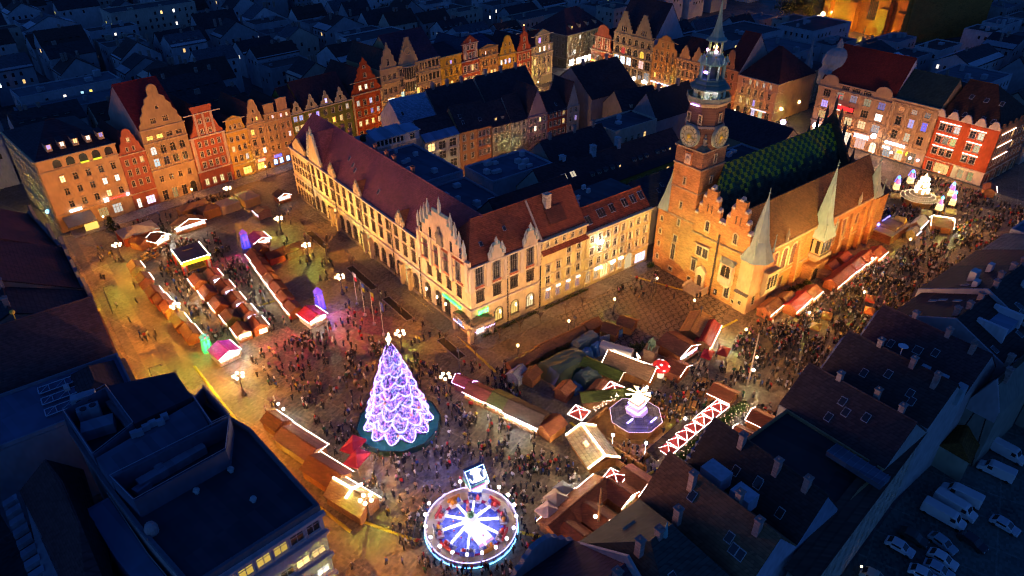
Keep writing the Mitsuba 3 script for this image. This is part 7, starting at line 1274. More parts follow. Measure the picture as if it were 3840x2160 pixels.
def leaf_cloud(mb,pts,size,r,col=None):
    for p in pts:
        q=r.normal(size=3);q/=np.linalg.norm(q);b=np.cross(q,[0,0,1.0])+1e-3;b/=np.linalg.norm(b);c=np.cross(q,b);s=size*r.uniform(.6,1.3);v=r.uniform(.5,1.4)
        mb.add([p-b*s,p+b*s,p+c*s*1.6],[[0,1,2]],None if col is None else np.clip(np.array(col)*v,0,1))
r_=np.random.default_rng(5)
def fir_row(label,a,b,w,h,n,size=.16,base='evergreen_hedge',col=(.035,.075,.012)):
    k=thing(base,label,'hedge');a,b=np.array(a,float),np.array(b,float);mb=MB()
    t=r_.uniform(0,1,n);d=(b-a)/np.linalg.norm(b-a);nn=np.array([-d[1],d[0]])
    z=h*r_.uniform(0,1,n)**.7;off=r_.normal(0,.32,n)*w*(1-z/h*.55)
    P=np.c_[a+(b-a)*t[:,None]+nn*off[:,None],z*(0.75+.35*np.sin(t*37)*np.sin(t*13+1))]
    leaf_cloud(mb,P,size,r_,col);put(num(k+'__foliage'),mb,'plaster',col,kind='stuff')
    part(k,'stem',MB().path([(x,y,.1)for x,y in(a,(a+b)/2,b)],.12,4),'wood',(.06,.04,.02))
    return k
hk=fir_row('long evergreen hedge with small coloured lights behind the row of lit parasols',(5.0,-52.8),(31.5,-50.6),2.0,2.6,3600)
gar=MB();
for i in range(90):gar.ball((5+26*r_.random(),-51.9+r_.normal(0,.6),1.2+1.4*r_.random()),.07,sub=0)
part(hk,'coloured_lights',gar,'paint',(.4,.3,.2),emit=(3.5,2.0,1.2))
fir_row('dark evergreen screen in front of the unlit stalls',(1.0,-16.0),(24.0,-15.6),1.0,1.9,1500,base='evergreen_screen',col=(.03,.05,.012))
fir_row('bushy evergreen clump at the foot of the corner turret',(59.5,-34.0),(64.5,-33.2),2.4,2.2,800,base='evergreen_screen',col=(.04,.07,.012))
fir_row('evergreen screen behind the monument',(26.0,-24.0),(31,-26.4),1.8,2.2,700,base='evergreen_screen',col=(.03,.055,.012))
fir_row('dark shrubs by the south porch of the brick hall',(71,-31.6),(82,-32.6),1.6,1.6,900,base='evergreen_screen',col=(.03,.04,.012))
fir_row('low green shrub at the archway corner beside the clock tower',(55.8,-1.6),(57.2,-2.6),1.4,1.5,220,base='evergreen_screen',col=(.035,.06,.012))
fir_row('hedge along the foot of the cream hall',(3.2,-.2),(20,-.1),.8,1.0,700,base='evergreen_screen',col=(.03,.045,.012))
fir_row('hedge along the foot of the cream yellow houses',(22,-.2),(36,-.2),.8,1.0,500,base='evergreen_screen',col=(.03,.045,.012))
# ------------------------------------------------------------------ pyramid bar
k=thing('pyramid_bar','octagonal wooden bar with a violet lit roof and a glowing rotor tower','bar');M=rotz(.12,(10.0,-41.0,0))
def R8(n,r,z,rot=None):return ring(n,r,z,rot,(0,0))
part(k,'deck',MB().box(-7.2,-6.6,0,7.6,6.2,.35),'wood',(.30,.14,.045),M)
part(k,'wall',MB().hexa(R8(8,4.4,.35),R8(8,4.4,2.9)),'wood',(.33,.15,.05),M)
part(k,'roof',MB().hexa(R8(8,5.0,2.8),R8(8,1.9,4.1)),'tile',(.06,.055,.09),M)
part(k,'roof_light',MB().box(-3.9,-1.0,3.75,-2.0,-.7,3.9).box(-.6,-3.9,3.75,1.2,-3.6,3.9),'paint',(.3,.2,.6),M,emit=(1.6,1.2,7))
part(k,'garland',MB().path([tuple(p)for p in np.vstack([R8(8,5.1,2.75),R8(8,5.1,2.75)[:1]])],.045,4),'paint',(.4,.3,.3),M,emit=(1.2,.8,1.3))
part(k,'tower',MB().hexa(R8(4,1.7,4.0),R8(4,1.6,6.2)).hexa(R8(8,2.2,4.0),R8(8,2.2,4.3)),'paint',(.4,.3,.35),M)
part(k,'tower_window',MB().hexa(R8(4,1.62,4.4),R8(4,1.66,5.9)),'paint',(.4,.4,.7),M,emit=(.1,.1,.1))
for i in range(4):part(k,'tower_light',MB().tube(R8(4,1.85,4.5)[i],R8(4,1.85,4.5)[(i+1)%4],.16,4).tube(R8(4,1.7,5.9)[i],R8(4,1.7,5.9)[(i+1)%4],.14,4),'paint',(.4,.3,.8),M,emit=(3,2.6,8))
part(k,'upper_tower',MB().hexa(R8(4,1.2,6.2),R8(4,1.1,7.6)),'paint',(.5,.4,.3),M,emit=(1.8,1.2,.7))
for i in range(8):
    a=i*math.pi/4;part(k,'rotor_blade',MB().slab([(.3*math.cos(a),.3*math.sin(a),8.2),(2.4*math.cos(a-.22),2.4*math.sin(a-.22),7.75),(2.4*math.cos(a+.22),2.4*math.sin(a+.22),8.05)],.06),'paint',(.6,.5,.3),M,emit=(3.4,2.2,.9))
part(k,'rotor_hub',MB().lathe([(.5,7.6),(.5,8.4),(.1,8.9)],8),'paint',(.5,.4,.2),M,emit=(8,5,2))
for i,(a,b)in enumerate((((-7.2,-6.6),(7.6,-6.6)),((7.6,-6.6),(7.6,6.2)),((-7.2,6.2),(-7.2,-6.6)),((-7.2,6.2),(-1,6.2)),((2,6.2),(7.6,6.2)))):
    f=MB();n=12
    f.tube((*a,1.35),(*b,1.35),.1,4)
    for j in range(n+1):t=j/n;f.box(a[0]+(b[0]-a[0])*t-.22,a[1]+(b[1]-a[1])*t-.22,.3,a[0]+(b[0]-a[0])*t+.22,a[1]+(b[1]-a[1])*t+.22,1.3)
    part(k,'rail',f,'wood',(.32,.15,.05),M)
part(k,'pent_roof',MB().slab([(-6.4,-9.4,2.3),(7.4,-9.4,2.3),(7.4,-7.0,3.1),(-6.4,-7.0,3.1)],.12),'tile',(.07,.045,.03),M)
part(k,'ramp_fence',MB().box(-10.6,-8.8,0,-10.4,4.8,1.6).box(-8.5,-8.8,0,-8.3,3.0,1.8),'wood',(.34,.15,.05),M)
for i in range(8):
    x,y=rng.uniform(-6.6,7),rng.choice([-5.6,5.2,-5.0]);part(k,'table',MB().box(x-.6,y-.35,1.0,x+.6,y+.35,1.1).tube((x,y,.35),(x,y,1.0),.07,5),'wood',(.4,.2,.07),M)
for x,y in((-7.6,-.5),(7.6,3),(5.4,-7.4),(-5,-6)):part(k,'bulb',MB().ball((x,y,3.2),.32).tube((x,y,0),(x,y,3.1),.04,4),'paint',(.5,.5,.5),M,emit=(7,6.5,7))
lamp('pyramid_tower_light',(10.0,-41.0,9.6),(1,.68,.36),330);lamp('pyramid_violet_light',(7.6,-44.6,5.2),(.25,.16,1.0),60);lamp('bar_deck_light',(16.6,-47.2,3.4),(1,.6,.22),150)

k=thing('frame_cabin','low wooden cabin with a broad shingled roof outlined by thick white light bars','cabin');M=rotz(-.25,(-1.6,-41.4,0))
part(k,'wall',MB().box(-2.6,-4.0,0,2.6,4.0,2.1),'wood',(.24,.11,.04),M)
part(k,'roof',MB().slab([(-3.3,4.6,2.0),(-3.3,-4.6,2.0),(0,-4.6,3.8),(0,4.6,3.8)],.12).slab([(3.3,-4.6,2.0),(3.3,4.6,2.0),(0,4.6,3.8),(0,-4.6,3.8)],.12),'tile',(.36,.24,.12),M)
part(k,'light_strip',MB().path([(-3.3,-4.4,2.15),(-3.2,-4.4,2.2),(0,-4.4,3.95),(3.2,-4.4,2.2)],.2,5).path([(-3.2,4.4,2.2),(0,4.4,3.95),(3.2,4.4,2.2)],.2,5).path([(0,4.4,3.95),(0,-4.4,3.95)],.2,5),'paint',(.6,.5,.4),M,emit=(9,7,4))
part(k,'roof_window',MB().box(-1.6,-.5,2.9,-1.0,.5,3.5),'paint',(.5,.3,.1),M,emit=(2,1.2,.4))
lamp('frame_cabin_light',(-1.6,-41.4,5.2),(1,.76,.42),260)

hut(-5.6,-27.4,4.4,7.6,.32,'long dark roofed stall with a glaring western counter',None,'w',(.28,.13,.06),(.05,.035,.03),axis='y',eave=2.6,ridge=3.8,front='w',glow=(6,4.8,2.8),ledc=(7,5,4),lights=300)
hut(-3.8,-32.6,4.2,3.4,.1,'red brown hut at the southern end of the glaring stall',None,'',(.36,.14,.04),(.22,.07,.03),axis='x')
hut(-8.9,-16.6,3.6,5.0,.3,'red brown stall with lit west edge beside the olive roofed stall',None,'w',(.32,.12,.05),(.2,.055,.04),axis='y',front='w',ledc=(7,5,4))
hut(-7.0,-21.4,4.2,4.6,.3,'stall with an olive green roof in the row facing the lit tree',None,'w',(.28,.13,.06),(.07,.08,.025),axis='y',front='w',ledc=(6,4.6,3),lights=150)
hut(-9.6,-12.2,2.4,3.6,.35,'violet outlined stall at the head of the row facing the lit tree',None,'nsw',(.3,.1,.08),(.3,.06,.07),axis='y',ledc=(3.4,1.6,6))

for i,(x,y,w,d,led,l,lt)in enumerate([(-8.2,-49.2,4.4,4.4,'n','brown hut by the tall wooden mast',60),(-5.2,-51.8,4.6,4.4,'s','brown hut in the middle of the southern group',0),(-1.2,-51.6,4.4,4.6,'s','brown hut nearest the lone lit parasol',40),(-12.6,-49.6,4.0,4.6,'n','brown hut behind the mast with the lit northern edge',60),(-11.8,-53.0,4.4,4.6,'s','brown hut with a lit gable right of the mast foot',40),(-17.4,-50.2,4.2,4.4,'n','red brown hut nearest the carousel',0),(-17.0,-53.4,4.0,3.4,'','red brown hut at the dark gables',0)]):
    hut(x,y,w,d,.12,l,'southern huts',led,(.36,.14,.045),(.24,.075,.03),axis='y' if led in 's' else 'x',front=led,ledc=(8,5.6,4),lights=220 if i==0 else 0)
tent(-17.4,-47.6,3.2,3.2,2.4,3.4,(.5,.34,.27),'pale pink tent beside the red brown hut nearest the carousel',.1);tent(-14.6,-46.4,3.2,3.2,2.4,3.4,(.46,.34,.22),'pale tan tent between the huts and the crowd',.1);tent(-12.4,-45.6,2.6,2.6,2.4,3.0,(.25,.24,.22),'grey translucent tent at the end of the tent row',.1)
k=thing('wooden_mast','tall wooden mast with a round lamp among the southern huts','mast');part(k,'pole',MB().tube((-12.6,-54.4,0),(-12.6,-54.4,10.5),.28,8,.14),'wood',(.36,.2,.08));part(k,'lamp',MB().ball((-13.4,-54.4,4.4),.35),'paint',(.5,.5,.5),emit=(8,5,3.5));part(k,'box',MB().box(-12.9,-54.8,6.4,-12.3,-54.0,7.0),'wood',(.4,.25,.1))
for i,(x,y,l)in enumerate([(28.9,-46.8,'brown hut with a lit edge at the far end of the parasol row'),(28.6,-56.2,'blue white lit stall tight against the dark houses'),(22.3,-57.0,'brown hut with a lit edge under the dark gables'),(17.4,-57.5,'small brown hut with a lit edge under the dark gables')]):
    hut(x,y,4.0,4.2,.2,l,None,'nw' if i else 'w',(.34,.13,.05),(.24,.07,.03),axis='y',front='n' if i==1 else '',ledc=(8,5.6,4.4),glow=(4,4.4,5),lights=150 if i==1 else 0)
k=thing('tall_mast','tall pale mast rising from the crowd beside the parasol row','mast');part(k,'pole',MB().tube((36.6,-47.2,0),(36.6,-47.2,13.5),.22,8,.12),'plaster',(.45,.36,.26));part(k,'lamp',MB().ball((36.6,-47.8,4.6),.35),'paint',(.5,.5,.5),emit=(9,6,4.5));lamp('tall_mast_light',(36.6,-48.6,5.0),(1,.62,.34),260)

for i,(x,y)in enumerate([(21.6,-40.6),(24.4,-41.8),(27.2,-43.0),(20.2,-43.4),(23.0,-44.6),(25.6,-46.0),(30.0,-41.2),(-43.4,88.2),(-46.6,86.2),(-47.4,83.6),(-44.6,84.6)]):
    k=thing('picnic_table','wooden table with benches east of the octagonal bar' if i<7 else 'wooden table with benches near the gingerbread hut','table','tables east of the octagonal bar' if i<7 else 'tables near the gingerbread hut');M=rotz(.5,(x,y,0))
    part(k,'tabletop',MB().box(-1.1,-.4,.72,1.1,.4,.8),'wood',(.42,.2,.06),M);part(k,'bench',MB().box(-1.1,-.95,.4,1.1,-.65,.46).box(-.9,-.9,0,-.8,-.7,.4).box(.8,-.9,0,.9,-.7,.4),'wood',(.4,.19,.06),M);part(k,'bench',MB().box(-1.1,.65,.4,1.1,.95,.46).box(-.9,.7,0,-.8,.9,.4).box(.8,.7,0,.9,.9,.4),'wood',(.4,.19,.06),M);part(k,'leg',MB().box(-.9,-.3,0,-.8,.3,.72).box(.8,-.3,0,.9,.3,.72),'wood',(.3,.14,.05),M)
for i,(x,y)in enumerate([(-35.6,-14.2),(-36.6,-17.6)]):
    tent(x,y,4.2,3.0,2.2,2.9,(.34,.02,.03),['red canopy nearest the lit tree','red canopy second from the lit tree'][i],.5)
hut(-44.3,.6,3.2,4.2,.25,'dark brown stall with two glaring floodlights at the north end of the western stalls',None,'e',(.28,.11,.05),(.13,.05,.03),axis='y',front='e',ledc=(6,5,4),lights=200)
ks=[x for x in labels if x.startswith('market_hut')][-1];part(ks,'bare_bulb',MB().ball((-42.6,2.6,4.0),.3).ball((-42.4,.6,4.0),.3),'paint',(.5,.5,.5),emit=(12,11,9))
hut(-43.0,-7.8,4.4,9.0,.28,'long stall with a two-tone roof edged by bulbs',None,'',(.3,.14,.07),(.15,.055,.045),axis='y',eave=2.6,ridge=3.4)
ks=[x for x in labels if x.startswith('market_hut')][-1];g=MB()
for i in range(24):t=i/23;p=(rotz(.28,(-43.0,-7.8,0))@[2.5,-4.8+9.6*t,2.6,1])[:3];g.ball(p,.13,sub=0)
for i in range(12):t=i/11;p=(rotz(.28,(-43.0,-7.8,0))@[-2.5+5*t,-4.9,2.6,1])[:3];g.ball(p,.13,sub=0)
part(ks,'bulb_string',g,'paint',(.5,.5,.4),emit=(8,7,5))
hut(-42.3,-17.2,4.4,7.6,.3,'red brown stall with a wide lit eastern edge',None,'e',(.36,.13,.04),(.25,.08,.03),axis='y',eave=2.6,ridge=3.8,front='e',ledc=(8,6.4,4.6),glow=(3,1.6,.8))
k=hut(-41.4,-25.2,4.4,7.8,.32,'shingled hut with a thick white light bar on its ridge beside the carousel',None,'e',(.32,.16,.06),(.36,.22,.08),axis='y',eave=2.6,ridge=4.4,ledc=(8,7,5),front='e',glow=(5,4,2.4),lights=260)
part(k,'ridge_light',MB().path([(0,4,4.55),(0,-.4,4.55)],.22,5).path([(-1.6,-.4,3.8),(0,-.4,4.55),(2.2,-.4,3.7)],.24,5),'paint',(.6,.6,.5),rotz(.32,(-41.4,-25.2,0)),emit=(11,10,7))

# ------------------------------------------------------------------ flags, cable covers, trees in tree pits
for i,(x,y)in enumerate([(-12.4,29.6),(-13.1,24.3),(-13.2,19.6),(-13.5,14.6)]):
    c=[((.6,.58,.55),(.5,.03,.05)),((.05,.1,.35),(.5,.4,.03)),((.5,.38,.05),(.45,.05,.04)),((.04,.06,.3),(.04,.06,.3))][i]
    k=thing('flag_pole',['white flag pole with a white and red flag','white flag pole with a blue and yellow flag','white flag pole with a yellow and red flag','white flag pole with a plain blue flag'][i],'flag pole','four flag poles before the long wing')
    part(k,'pole',MB().lathe([(.4,0),(.4,.5),(.09,.6),(.06,9.2),(.1,9.3)],7,(x,y,0)),'plaster',(.5,.45,.36))
    fl_=MB()
    for j,cc in enumerate(c):fl_.add([(x+.1,y+.05,9.0-j*1.1),(x+.1+.0,y+.05,7.9-j*1.1),(x+.42,y-.5,7.6-j*1.1),(x+.35,y-.45,8.8-j*1.1)],[[0,1,2],[0,2,3]],cc).add([(x+.42,y-.5,7.6-j*1.1),(x+.35,y-.45,8.8-j*1.1),(x+.6,y-.2,8.5-j*1.1),(x+.62,y-.3,7.4-j*1.1)],[[0,1,2],[0,2,3]],cc)
    part(k,'flag',fl_,'plaster',(.4,.4,.4))
def cable(label,pts,w=.3):
    k=thing('cable_cover',label,'cable cover')
    mb=MB()
    for a,b in zip(pts[:-1],pts[1:]):
        a,b=np.array(a,float),np.array(b,float);d=(b-a)/np.linalg.norm(b-a);n=np.array([-d[1],d[0]])*w
        mb.hexa([(*(a-n),.0),(*(b-n),.0),(*(b+n),.0),(*(a+n),.0)],[(*(a-n*.4),.1),(*(b-n*.4),.1),(*(b+n*.4),.1),(*(a+n*.4),.1)])
    put(k,mb,'paint',(.55,.38,.03))
g2=lambda k,x,y:tuple(at(k,x,y)[:2])
cable('yellow cable cover beside the corner of the cream hall',[g2(6,1165,765),g2(6,1340,915)]);cable('yellow cable cover from the hall corner toward the stalls',[g2(6,1520,1090),g2(6,1810,1360)])
cable('yellow cable cover across the patterned paving to the town hall steps',[g2(7,890,630),g2(7,1290,740)]);cable('yellow cable cover along the western stalls',[(-48.6,2),(-47.6,-10),(-46.0,-22),(-44.2,-29.6)]);cable('yellow cable cover from the shingled hut to the carousel',[g2(10,745,1015),g2(10,1245,1195)])
cable('yellow cable cover from the carousel to the southern huts',[g2(11,60,1120),g2(11,350,1185)]);cable('yellow cable cover before the frame cabin',[g2(11,440,290),g2(11,540,360)]);cable('yellow cable cover by the red roofed stall',[g2(7,1570,1030),g2(7,1700,965)]);cable('yellow cable cover between the west market columns',[g2(6,0,865),g2(6,145,820)])
cable('yellow cable cover at the edge of the western lane',[(-51.0,30),(-50.4,18),(-49.6,6)]);cable('yellow cable cover between bar and hedge',[g2(11,1010,690),g2(11,1150,615)])
def bare_tree(x,y,h,label,group,seed,col=(.12,.08,.05)):
    r=np.random.default_rng(seed);k=thing('bare_tree',label,'tree',group);mb=MB();mb.tube((x,y,0),(x,y,h*.45),.09,6,.06);part(k,'trunk',mb,'wood',col);br=MB()
    for i in range(26):
        a,t=r.uniform(0,6.28),r.uniform(.3,1.0);z0=h*(.3+.3*t*r.random());L=h*.3*r.uniform(.5,1.1);e=np.array([x+L*math.cos(a)*.7,y+L*math.sin(a)*.7,z0+L*.85])
        br.tube((x,y,z0),e,.035,4,.012)
        for j in range(3):b=a+r.normal(0,.8);s=np.array([x,y,z0])*.4+e*.6;br.tube(s,s+np.array([math.cos(b),math.sin(b),1.0])*L*.45,.016,3,.008)
    part(k,'crown',br,'wood',col)
for i,(x,y)in enumerate([(6.2,-3.0),(11.8,-3.4),(17.4,-3.8),(24.5,-4.6),(29.6,-5.0)]):bare_tree(x,y,4.6,'young bare tree in a square pit along the cream hall','young bare trees along the cream hall',20+i)
for i,(x,y)in enumerate([(-6.4,74),(-5.8,60),(-5.6,46),(-6.0,31),(-5.8,20),(-4.0,3.5),(-1.5,-4.5)]):bare_tree(x,y,4.4,'young bare tree in a long bed before the west wing','young bare trees before the west wing',40+i)
for i,(x,y,l)in enumerate([(-6.0,66,12),(-5.8,40,14),(-5.6,22,12),(-4.2,1.0,9)]):
    k=thing('planting_bed','narrow kerbed planting bed before the west wing','planting bed','planting beds before the west wing');part(k,'kerb',MB().flat(sbox(x-1.1,y-l/2,x+1.1,y+l/2).difference(sbox(x-.9,y-l/2+.2,x+.9,y+l/2-.2)),0,.16),'plaster',(.24,.2,.16));part(k,'soil',MB().box(x-.9,y-l/2+.2,-.05,x+.9,y+l/2-.2,.08),'plaster',(.03,.025,.018))
for i,(x,y,h)in enumerate([(78,76,9),(82,75.6,9),(90,75.8,8),(68,75.8,8),(72,74.6,8),(100,75.2,8)]):bare_tree(x,y,h,'bare tree in the lane before the inner row of houses','bare trees in the inner lane',60+i,(.10,.07,.05))
k=thing('conifer','dark clipped conifer beside the terrace awning of the corner house','tree');mb=MB();P=np.c_[r_.normal(0,.9,900),r_.normal(0,.9,900),r_.uniform(.3,4.6,900)];P[:,:2]*=(1.1-P[:,2:3]/5.5);leaf_cloud(mb,P+np.array([-50.2,108.0,0]),.16,r_,(.02,.035,.012));put(num(k+'__crown'),mb,'plaster',(.02,.035,.012));part(k,'trunk',MB().tube((-50.2,108,0),(-50.2,108,3),.15),'wood',(.05,.03,.02))

# ------------------------------------------------------------------ the big lit tree
TX,TY=-25.6,-13.2
k=thing('christmas_tree','tall lit tree wrapped in white garlands and violet lights with a glowing star on top','tree')
pf=thing('tree_platform','dark green polygonal platform around the lit tree','platform')
kk=np.arange(12)*2*np.pi/12+.1
part(pf,'deck',MB().flat(Polygon(np.c_[TX+8.0*np.cos(kk),TY+8.0*np.sin(kk)]),.0,1.0),'plaster',(.025,.16,.12))
part(pf,'fence',MB().flat(Polygon(np.c_[TX+8.1*np.cos(kk),TY+8.1*np.sin(kk)]).difference(Polygon(np.c_[TX+7.9*np.cos(kk),TY+7.9*np.sin(kk)])),0,1.25),'plaster',(.015,.035,.03))
tr=np.random.default_rng(3)
TIERS,H0,H1=9,1.7,19.9
def trad(z):return 5.15*np.maximum(1-(np.asarray(z,float)-H0)/(H1-H0),0)**.85+.3
def tier(i):return H0+(H1-H0)*(i/TIERS)**.93,max(5,11-i),i*.55
def skin(a,z):
    """Radius of the tree: each tier bulges out in lobes at its lower edge."""
    a,z=np.asarray(a,float),np.asarray(z,float);r=trad(z);out=np.zeros_like(r)
    for i in range(TIERS):
        z0,lob,ph=tier(i);z1=tier(i+1)[0]if i<TIERS-1 else H1
        t=(z-z0)/(z1-z0);w=np.abs(np.cos((a-ph)*lob/2));on=(t>=0)&(t<1)
        out=np.where(on,r*(1.0+.10*(1-t)+.12*w*(1-.6*t))-.12*r*(1-t)*(1-w),out)
    return np.maximum(np.where(out==0,r,out),.25)
NA,NZ=96,90
ag=np.arange(NA)*2*np.pi/NA;zg=np.linspace(H0,H1,NZ);AA,ZZ=np.meshgrid(ag,zg);RR=skin(AA,ZZ)*.97
V=np.stack([TX+RR*np.cos(AA),TY+RR*np.sin(AA),ZZ-.5*(RR/5)*np.abs(np.cos(AA*5.5))*(ZZ<H0+.01)],-1).reshape(-1,3)
Fq=np.array([[i*NA+j,i*NA+(j+1)%NA,(i+1)*NA+(j+1)%NA,(i+1)*NA+j]for i in range(NZ-1)for j in range(NA)])
part(k,'crown',MB().add(V,Fq),'plaster',(.012,.016,.045));part(k,'trunk',MB().tube((TX,TY,.9),(TX,TY,3),.5),'wood',(.08,.05,.03))
for i in range(TIERS):
    z0,lob,ph=tier(i);pts=[]
    for j in range(lob*8+1):
        a=2*np.pi*j/(lob*8)+ph+np.pi/lob;w=abs(math.cos((a-ph)*lob/2));z=z0+.12+.75*(1-w)*(.5+trad(z0)/8);r=float(skin(a,max(z,H0+.01)))+.1
        pts.append((TX+r*math.cos(a),TY+r*math.sin(a),z-.25*w))
    part(k,'garland',MB().path(pts,.045+.02*float(trad(z0))/5,4),'paint',(.6,.6,.7),emit=(1.2,1.4,2.6))
for nm,n,e,rad in(('white_lights',3600,(1.8,2.1,3.8),.055),('violet_lights',5200,(1.4,.12,3.4),.066),('blue_lights',2600,(.15,.6,3.8),.06),('green_lights',700,(.05,2.4,1.2),.058),('magenta_lights',700,(3.0,.12,1.8),.058)):
    z=H0+.05+(H1-H0-.1)*(1-np.sqrt(tr.uniform(0,1,n)));a=tr.uniform(0,2*np.pi,n);TET=np.array([(1,1,1),(1,-1,-1),(-1,1,-1),(-1,-1,1)])*.75;TF=np.array([(0,1,2),(0,3,1),(0,2,3),(1,3,2)])
    rr=skin(a,z)+tr.uniform(-.02,.12,n);C_=np.c_[TX+rr*np.cos(a),TY+rr*np.sin(a),z]
    put(num(k+'__'+nm),MB().add((C_[:,None]+TET[None]*rad*tr.uniform(.7,1.5,(n,1,1))).reshape(-1,3),(np.arange(n)[:,None,None]*4+TF[None]).reshape(-1,3)),'paint',(.3,.3,.4),emit=e,kind='stuff')
for i in range(26):
    z=H0+(H1-H0)*(1-math.sqrt(tr.random()))*.8;a=tr.uniform(0,6.28);r0=float(skin(a,z))+.15
    part(k,'bauble',MB().ball((TX+r0*math.cos(a),TY+r0*math.sin(a),z),.27),'gloss',(.5,.22,.04))
star=MB()
for j in range(10):
    a=j*math.pi/5;d=np.array([.6*math.cos(a),.8*math.cos(a),math.sin(a)]);star.tube((TX,TY,20.9),np.array([TX,TY,20.9])+d*1.15,.3,5,.03)
star.ball((TX,TY,20.9),.5)
part(k,'star',star,'paint',(.6,.5,.3),emit=(9,6.6,3.2))
for a in(3.6,5.0):lamp('tree_glow',(TX+8.6*math.cos(a),TY+8.6*math.sin(a),3.6),(.55,.5,1.0),60,8)

# ------------------------------------------------------------------ the carousel
CX,CY,CR=-28.4,-41.3,6.5
k=thing('carousel','round carousel with ten white arms over a blue lit floor and a cream rim','carousel');M=rotz(0,(CX,CY,0));M[:2,:2]*=1.13;M[2,2]=1.1
ann=lambda a,b:Point(0,0).buffer(b,24).difference(Point(0,0).buffer(a,24))
part(k,'floor',MB().flat(Point(0,0).buffer(4.9,24),.02,.3),'paving',(.10,.13,.5),M)
part(k,'walkway',MB().flat(ann(4.9,6.45),.02,.55),'plaster',(.6,.47,.33),M)
part(k,'rim_panel',MB().flat(ann(6.45,6.6),0,1.35),'plaster',(.52,.46,.44),M)
part(k,'rim_light',MB().path([(6.72*math.cos(a),6.72*math.sin(a),.35)for a in np.linspace(0,2*math.pi,49)],.09,4),'paint',(.2,.5,.6),M,emit=(.5,2.2,5.5))
part(k,'rim_light',MB().path([(6.66*math.cos(a),6.66*math.sin(a),1.4)for a in np.linspace(0,2*math.pi,49)],.05,4),'paint',(.3,.3,.6),M,emit=(1.5,1.4,4.5))
part(k,'edge_ring',MB().flat(ann(4.7,4.95),.3,.62),'plaster',(.42,.02,.08),M)
for i in range(30):
    a=2*math.pi*i/30
    part(k,'rim_emblem',MB().box(-.26,-.04,.45,.26,.04,1.0,(.1,.1,.2)).box(-.16,-.06,.58,.16,.06,.88,(.6,.5,.3)),'paint',(.3,.3,.3),M@rotz(a+math.pi/2,(6.64*math.cos(a),6.64*math.sin(a),0)),cache='rimem')
part(k,'hub',MB().lathe([(1.1,.3),(1.0,1.0),(.6,1.2),(.55,2.4),(.9,2.5),(.85,2.8),(.2,3.0)],14),'gloss',(.55,.55,.6),M,emit=(.5,.5,.75))
part(k,'hub_ornament',MB().lathe([(.5,3.0),(.6,3.4),(.3,3.8)],10,(0,0,0),c=(.05,.2,.1)).lathe([(.35,3.3),(.15,4.4),(.28,4.6),(.05,5.6)],8,(.2,.9,0),c=(.4,.04,.06)),'gloss',(.2,.1,.1),M)
part(k,'hub_base',MB().box(-.95,-3.3,.3,1.35,.2,.75,(.55,.55,.6)).box(-1.0,-3.6,.3,1.4,-3.3,.6,(.5,.02,.25)),'gloss',(.5,.5,.6),M,emit=(.35,.35,.5))
SEATC=[(.42,.04,.03),(.05,.08,.32),(.5,.2,.03),(.4,.05,.05),(.08,.08,.1)]
for i in range(10):
    a=2*math.pi*(i+.35)/10;Ma=M@rotz(a)
    part(k,'arm',MB().hexa([(.7,-.16,1.7),(4.1,-.13,1.0),(4.1,.13,1.0),(.7,.16,1.7)],[(.7,-.16,2.05),(4.1,-.13,1.3),(4.1,.13,1.3),(.7,.16,2.05)]),'gloss',(.7,.7,.75),Ma,emit=(1.5,1.5,2.1))
    part(k,'arm_lamp',MB().ball((2.6,.45,1.1),.13,c=(.5,.05,.1)).ball((2.6,.45,1.35),.1,c=(.6,.5,.5)),'paint',(.5,.1,.1),Ma)
    s=part(k,'gondola',MB().hexa([(4.2,-.95,.55),(5.1,-.95,.55),(5.1,.95,.55),(4.2,.95,.55)],[(4.05,-1.05,1.0),(5.3,-1.05,1.0),(5.3,1.05,1.0),(4.05,1.05,1.0)]).box(5.15,-1.0,1.0,5.35,1.0,1.75,SEATC[i%5]).box(4.4,-.06,1.0,5.2,.06,1.5,SEATC[i%5]),'gloss',(.55,.5,.5),Ma)
    for v in(-.5,.5):
        c=SEATC[(i*3+int(v>0))%5]
        put(num(s+'__rider'),MB().lathe([(.2,.95),(.26,1.3),(.2,1.65),(.09,1.72),(.12,1.85),(.02,1.99)],7,(4.7,v,0),c=np.clip(np.array(c)*1.4,0,1)).tube((4.7,v-.22,1.5),(4.35,v-.2,1.25),.07,5,c=c).tube((4.7,v+.22,1.5),(4.35,v+.2,1.25),.07,5,c=c),'paint',c,Ma)
for i in range(20):
    a=2*math.pi*(i+.5)/20+.1
    if abs(((a-1.62+math.pi)%(2*math.pi))-math.pi)<.3:continue
    p=part(k,'lamp_post',MB().tube((0,0,1.3),(0,0,2.9),.04,5),'paint',(.5,.5,.55),M@rotz(0,(6.5*math.cos(a),6.5*math.sin(a),0)),cache='cpost')
    top=.1<(a%6.283)<3.0 or i in(0,19,18)
    put(num(p+'__globe'),MB().ball((0,0,3.1),.27),'paint',(.6,.5,.4),M@rotz(0,(6.5*math.cos(a),6.5*math.sin(a),0)),emit=(10,8,5.2)if top else(4,3.8,5),cache='cglobe')
for x,y in((6.4,4.5),(-6.6,2.2)):lamp('carousel_light',(CX+x,CY+y,4.4),(1,.82,.62),120,9)
lamp('carousel_blue',(CX,CY,5.0),(.26,.30,1.0),130,10)
lamp('carousel_blue',(CX+3.5,CY+10.5,3.6),(.10,.15,1.0),130,8)
k=thing('ticket_booth','carousel ticket booth with a glowing white emblem on its tall front','booth');M=rotz(-.12,(-23.2,-35.3,0))
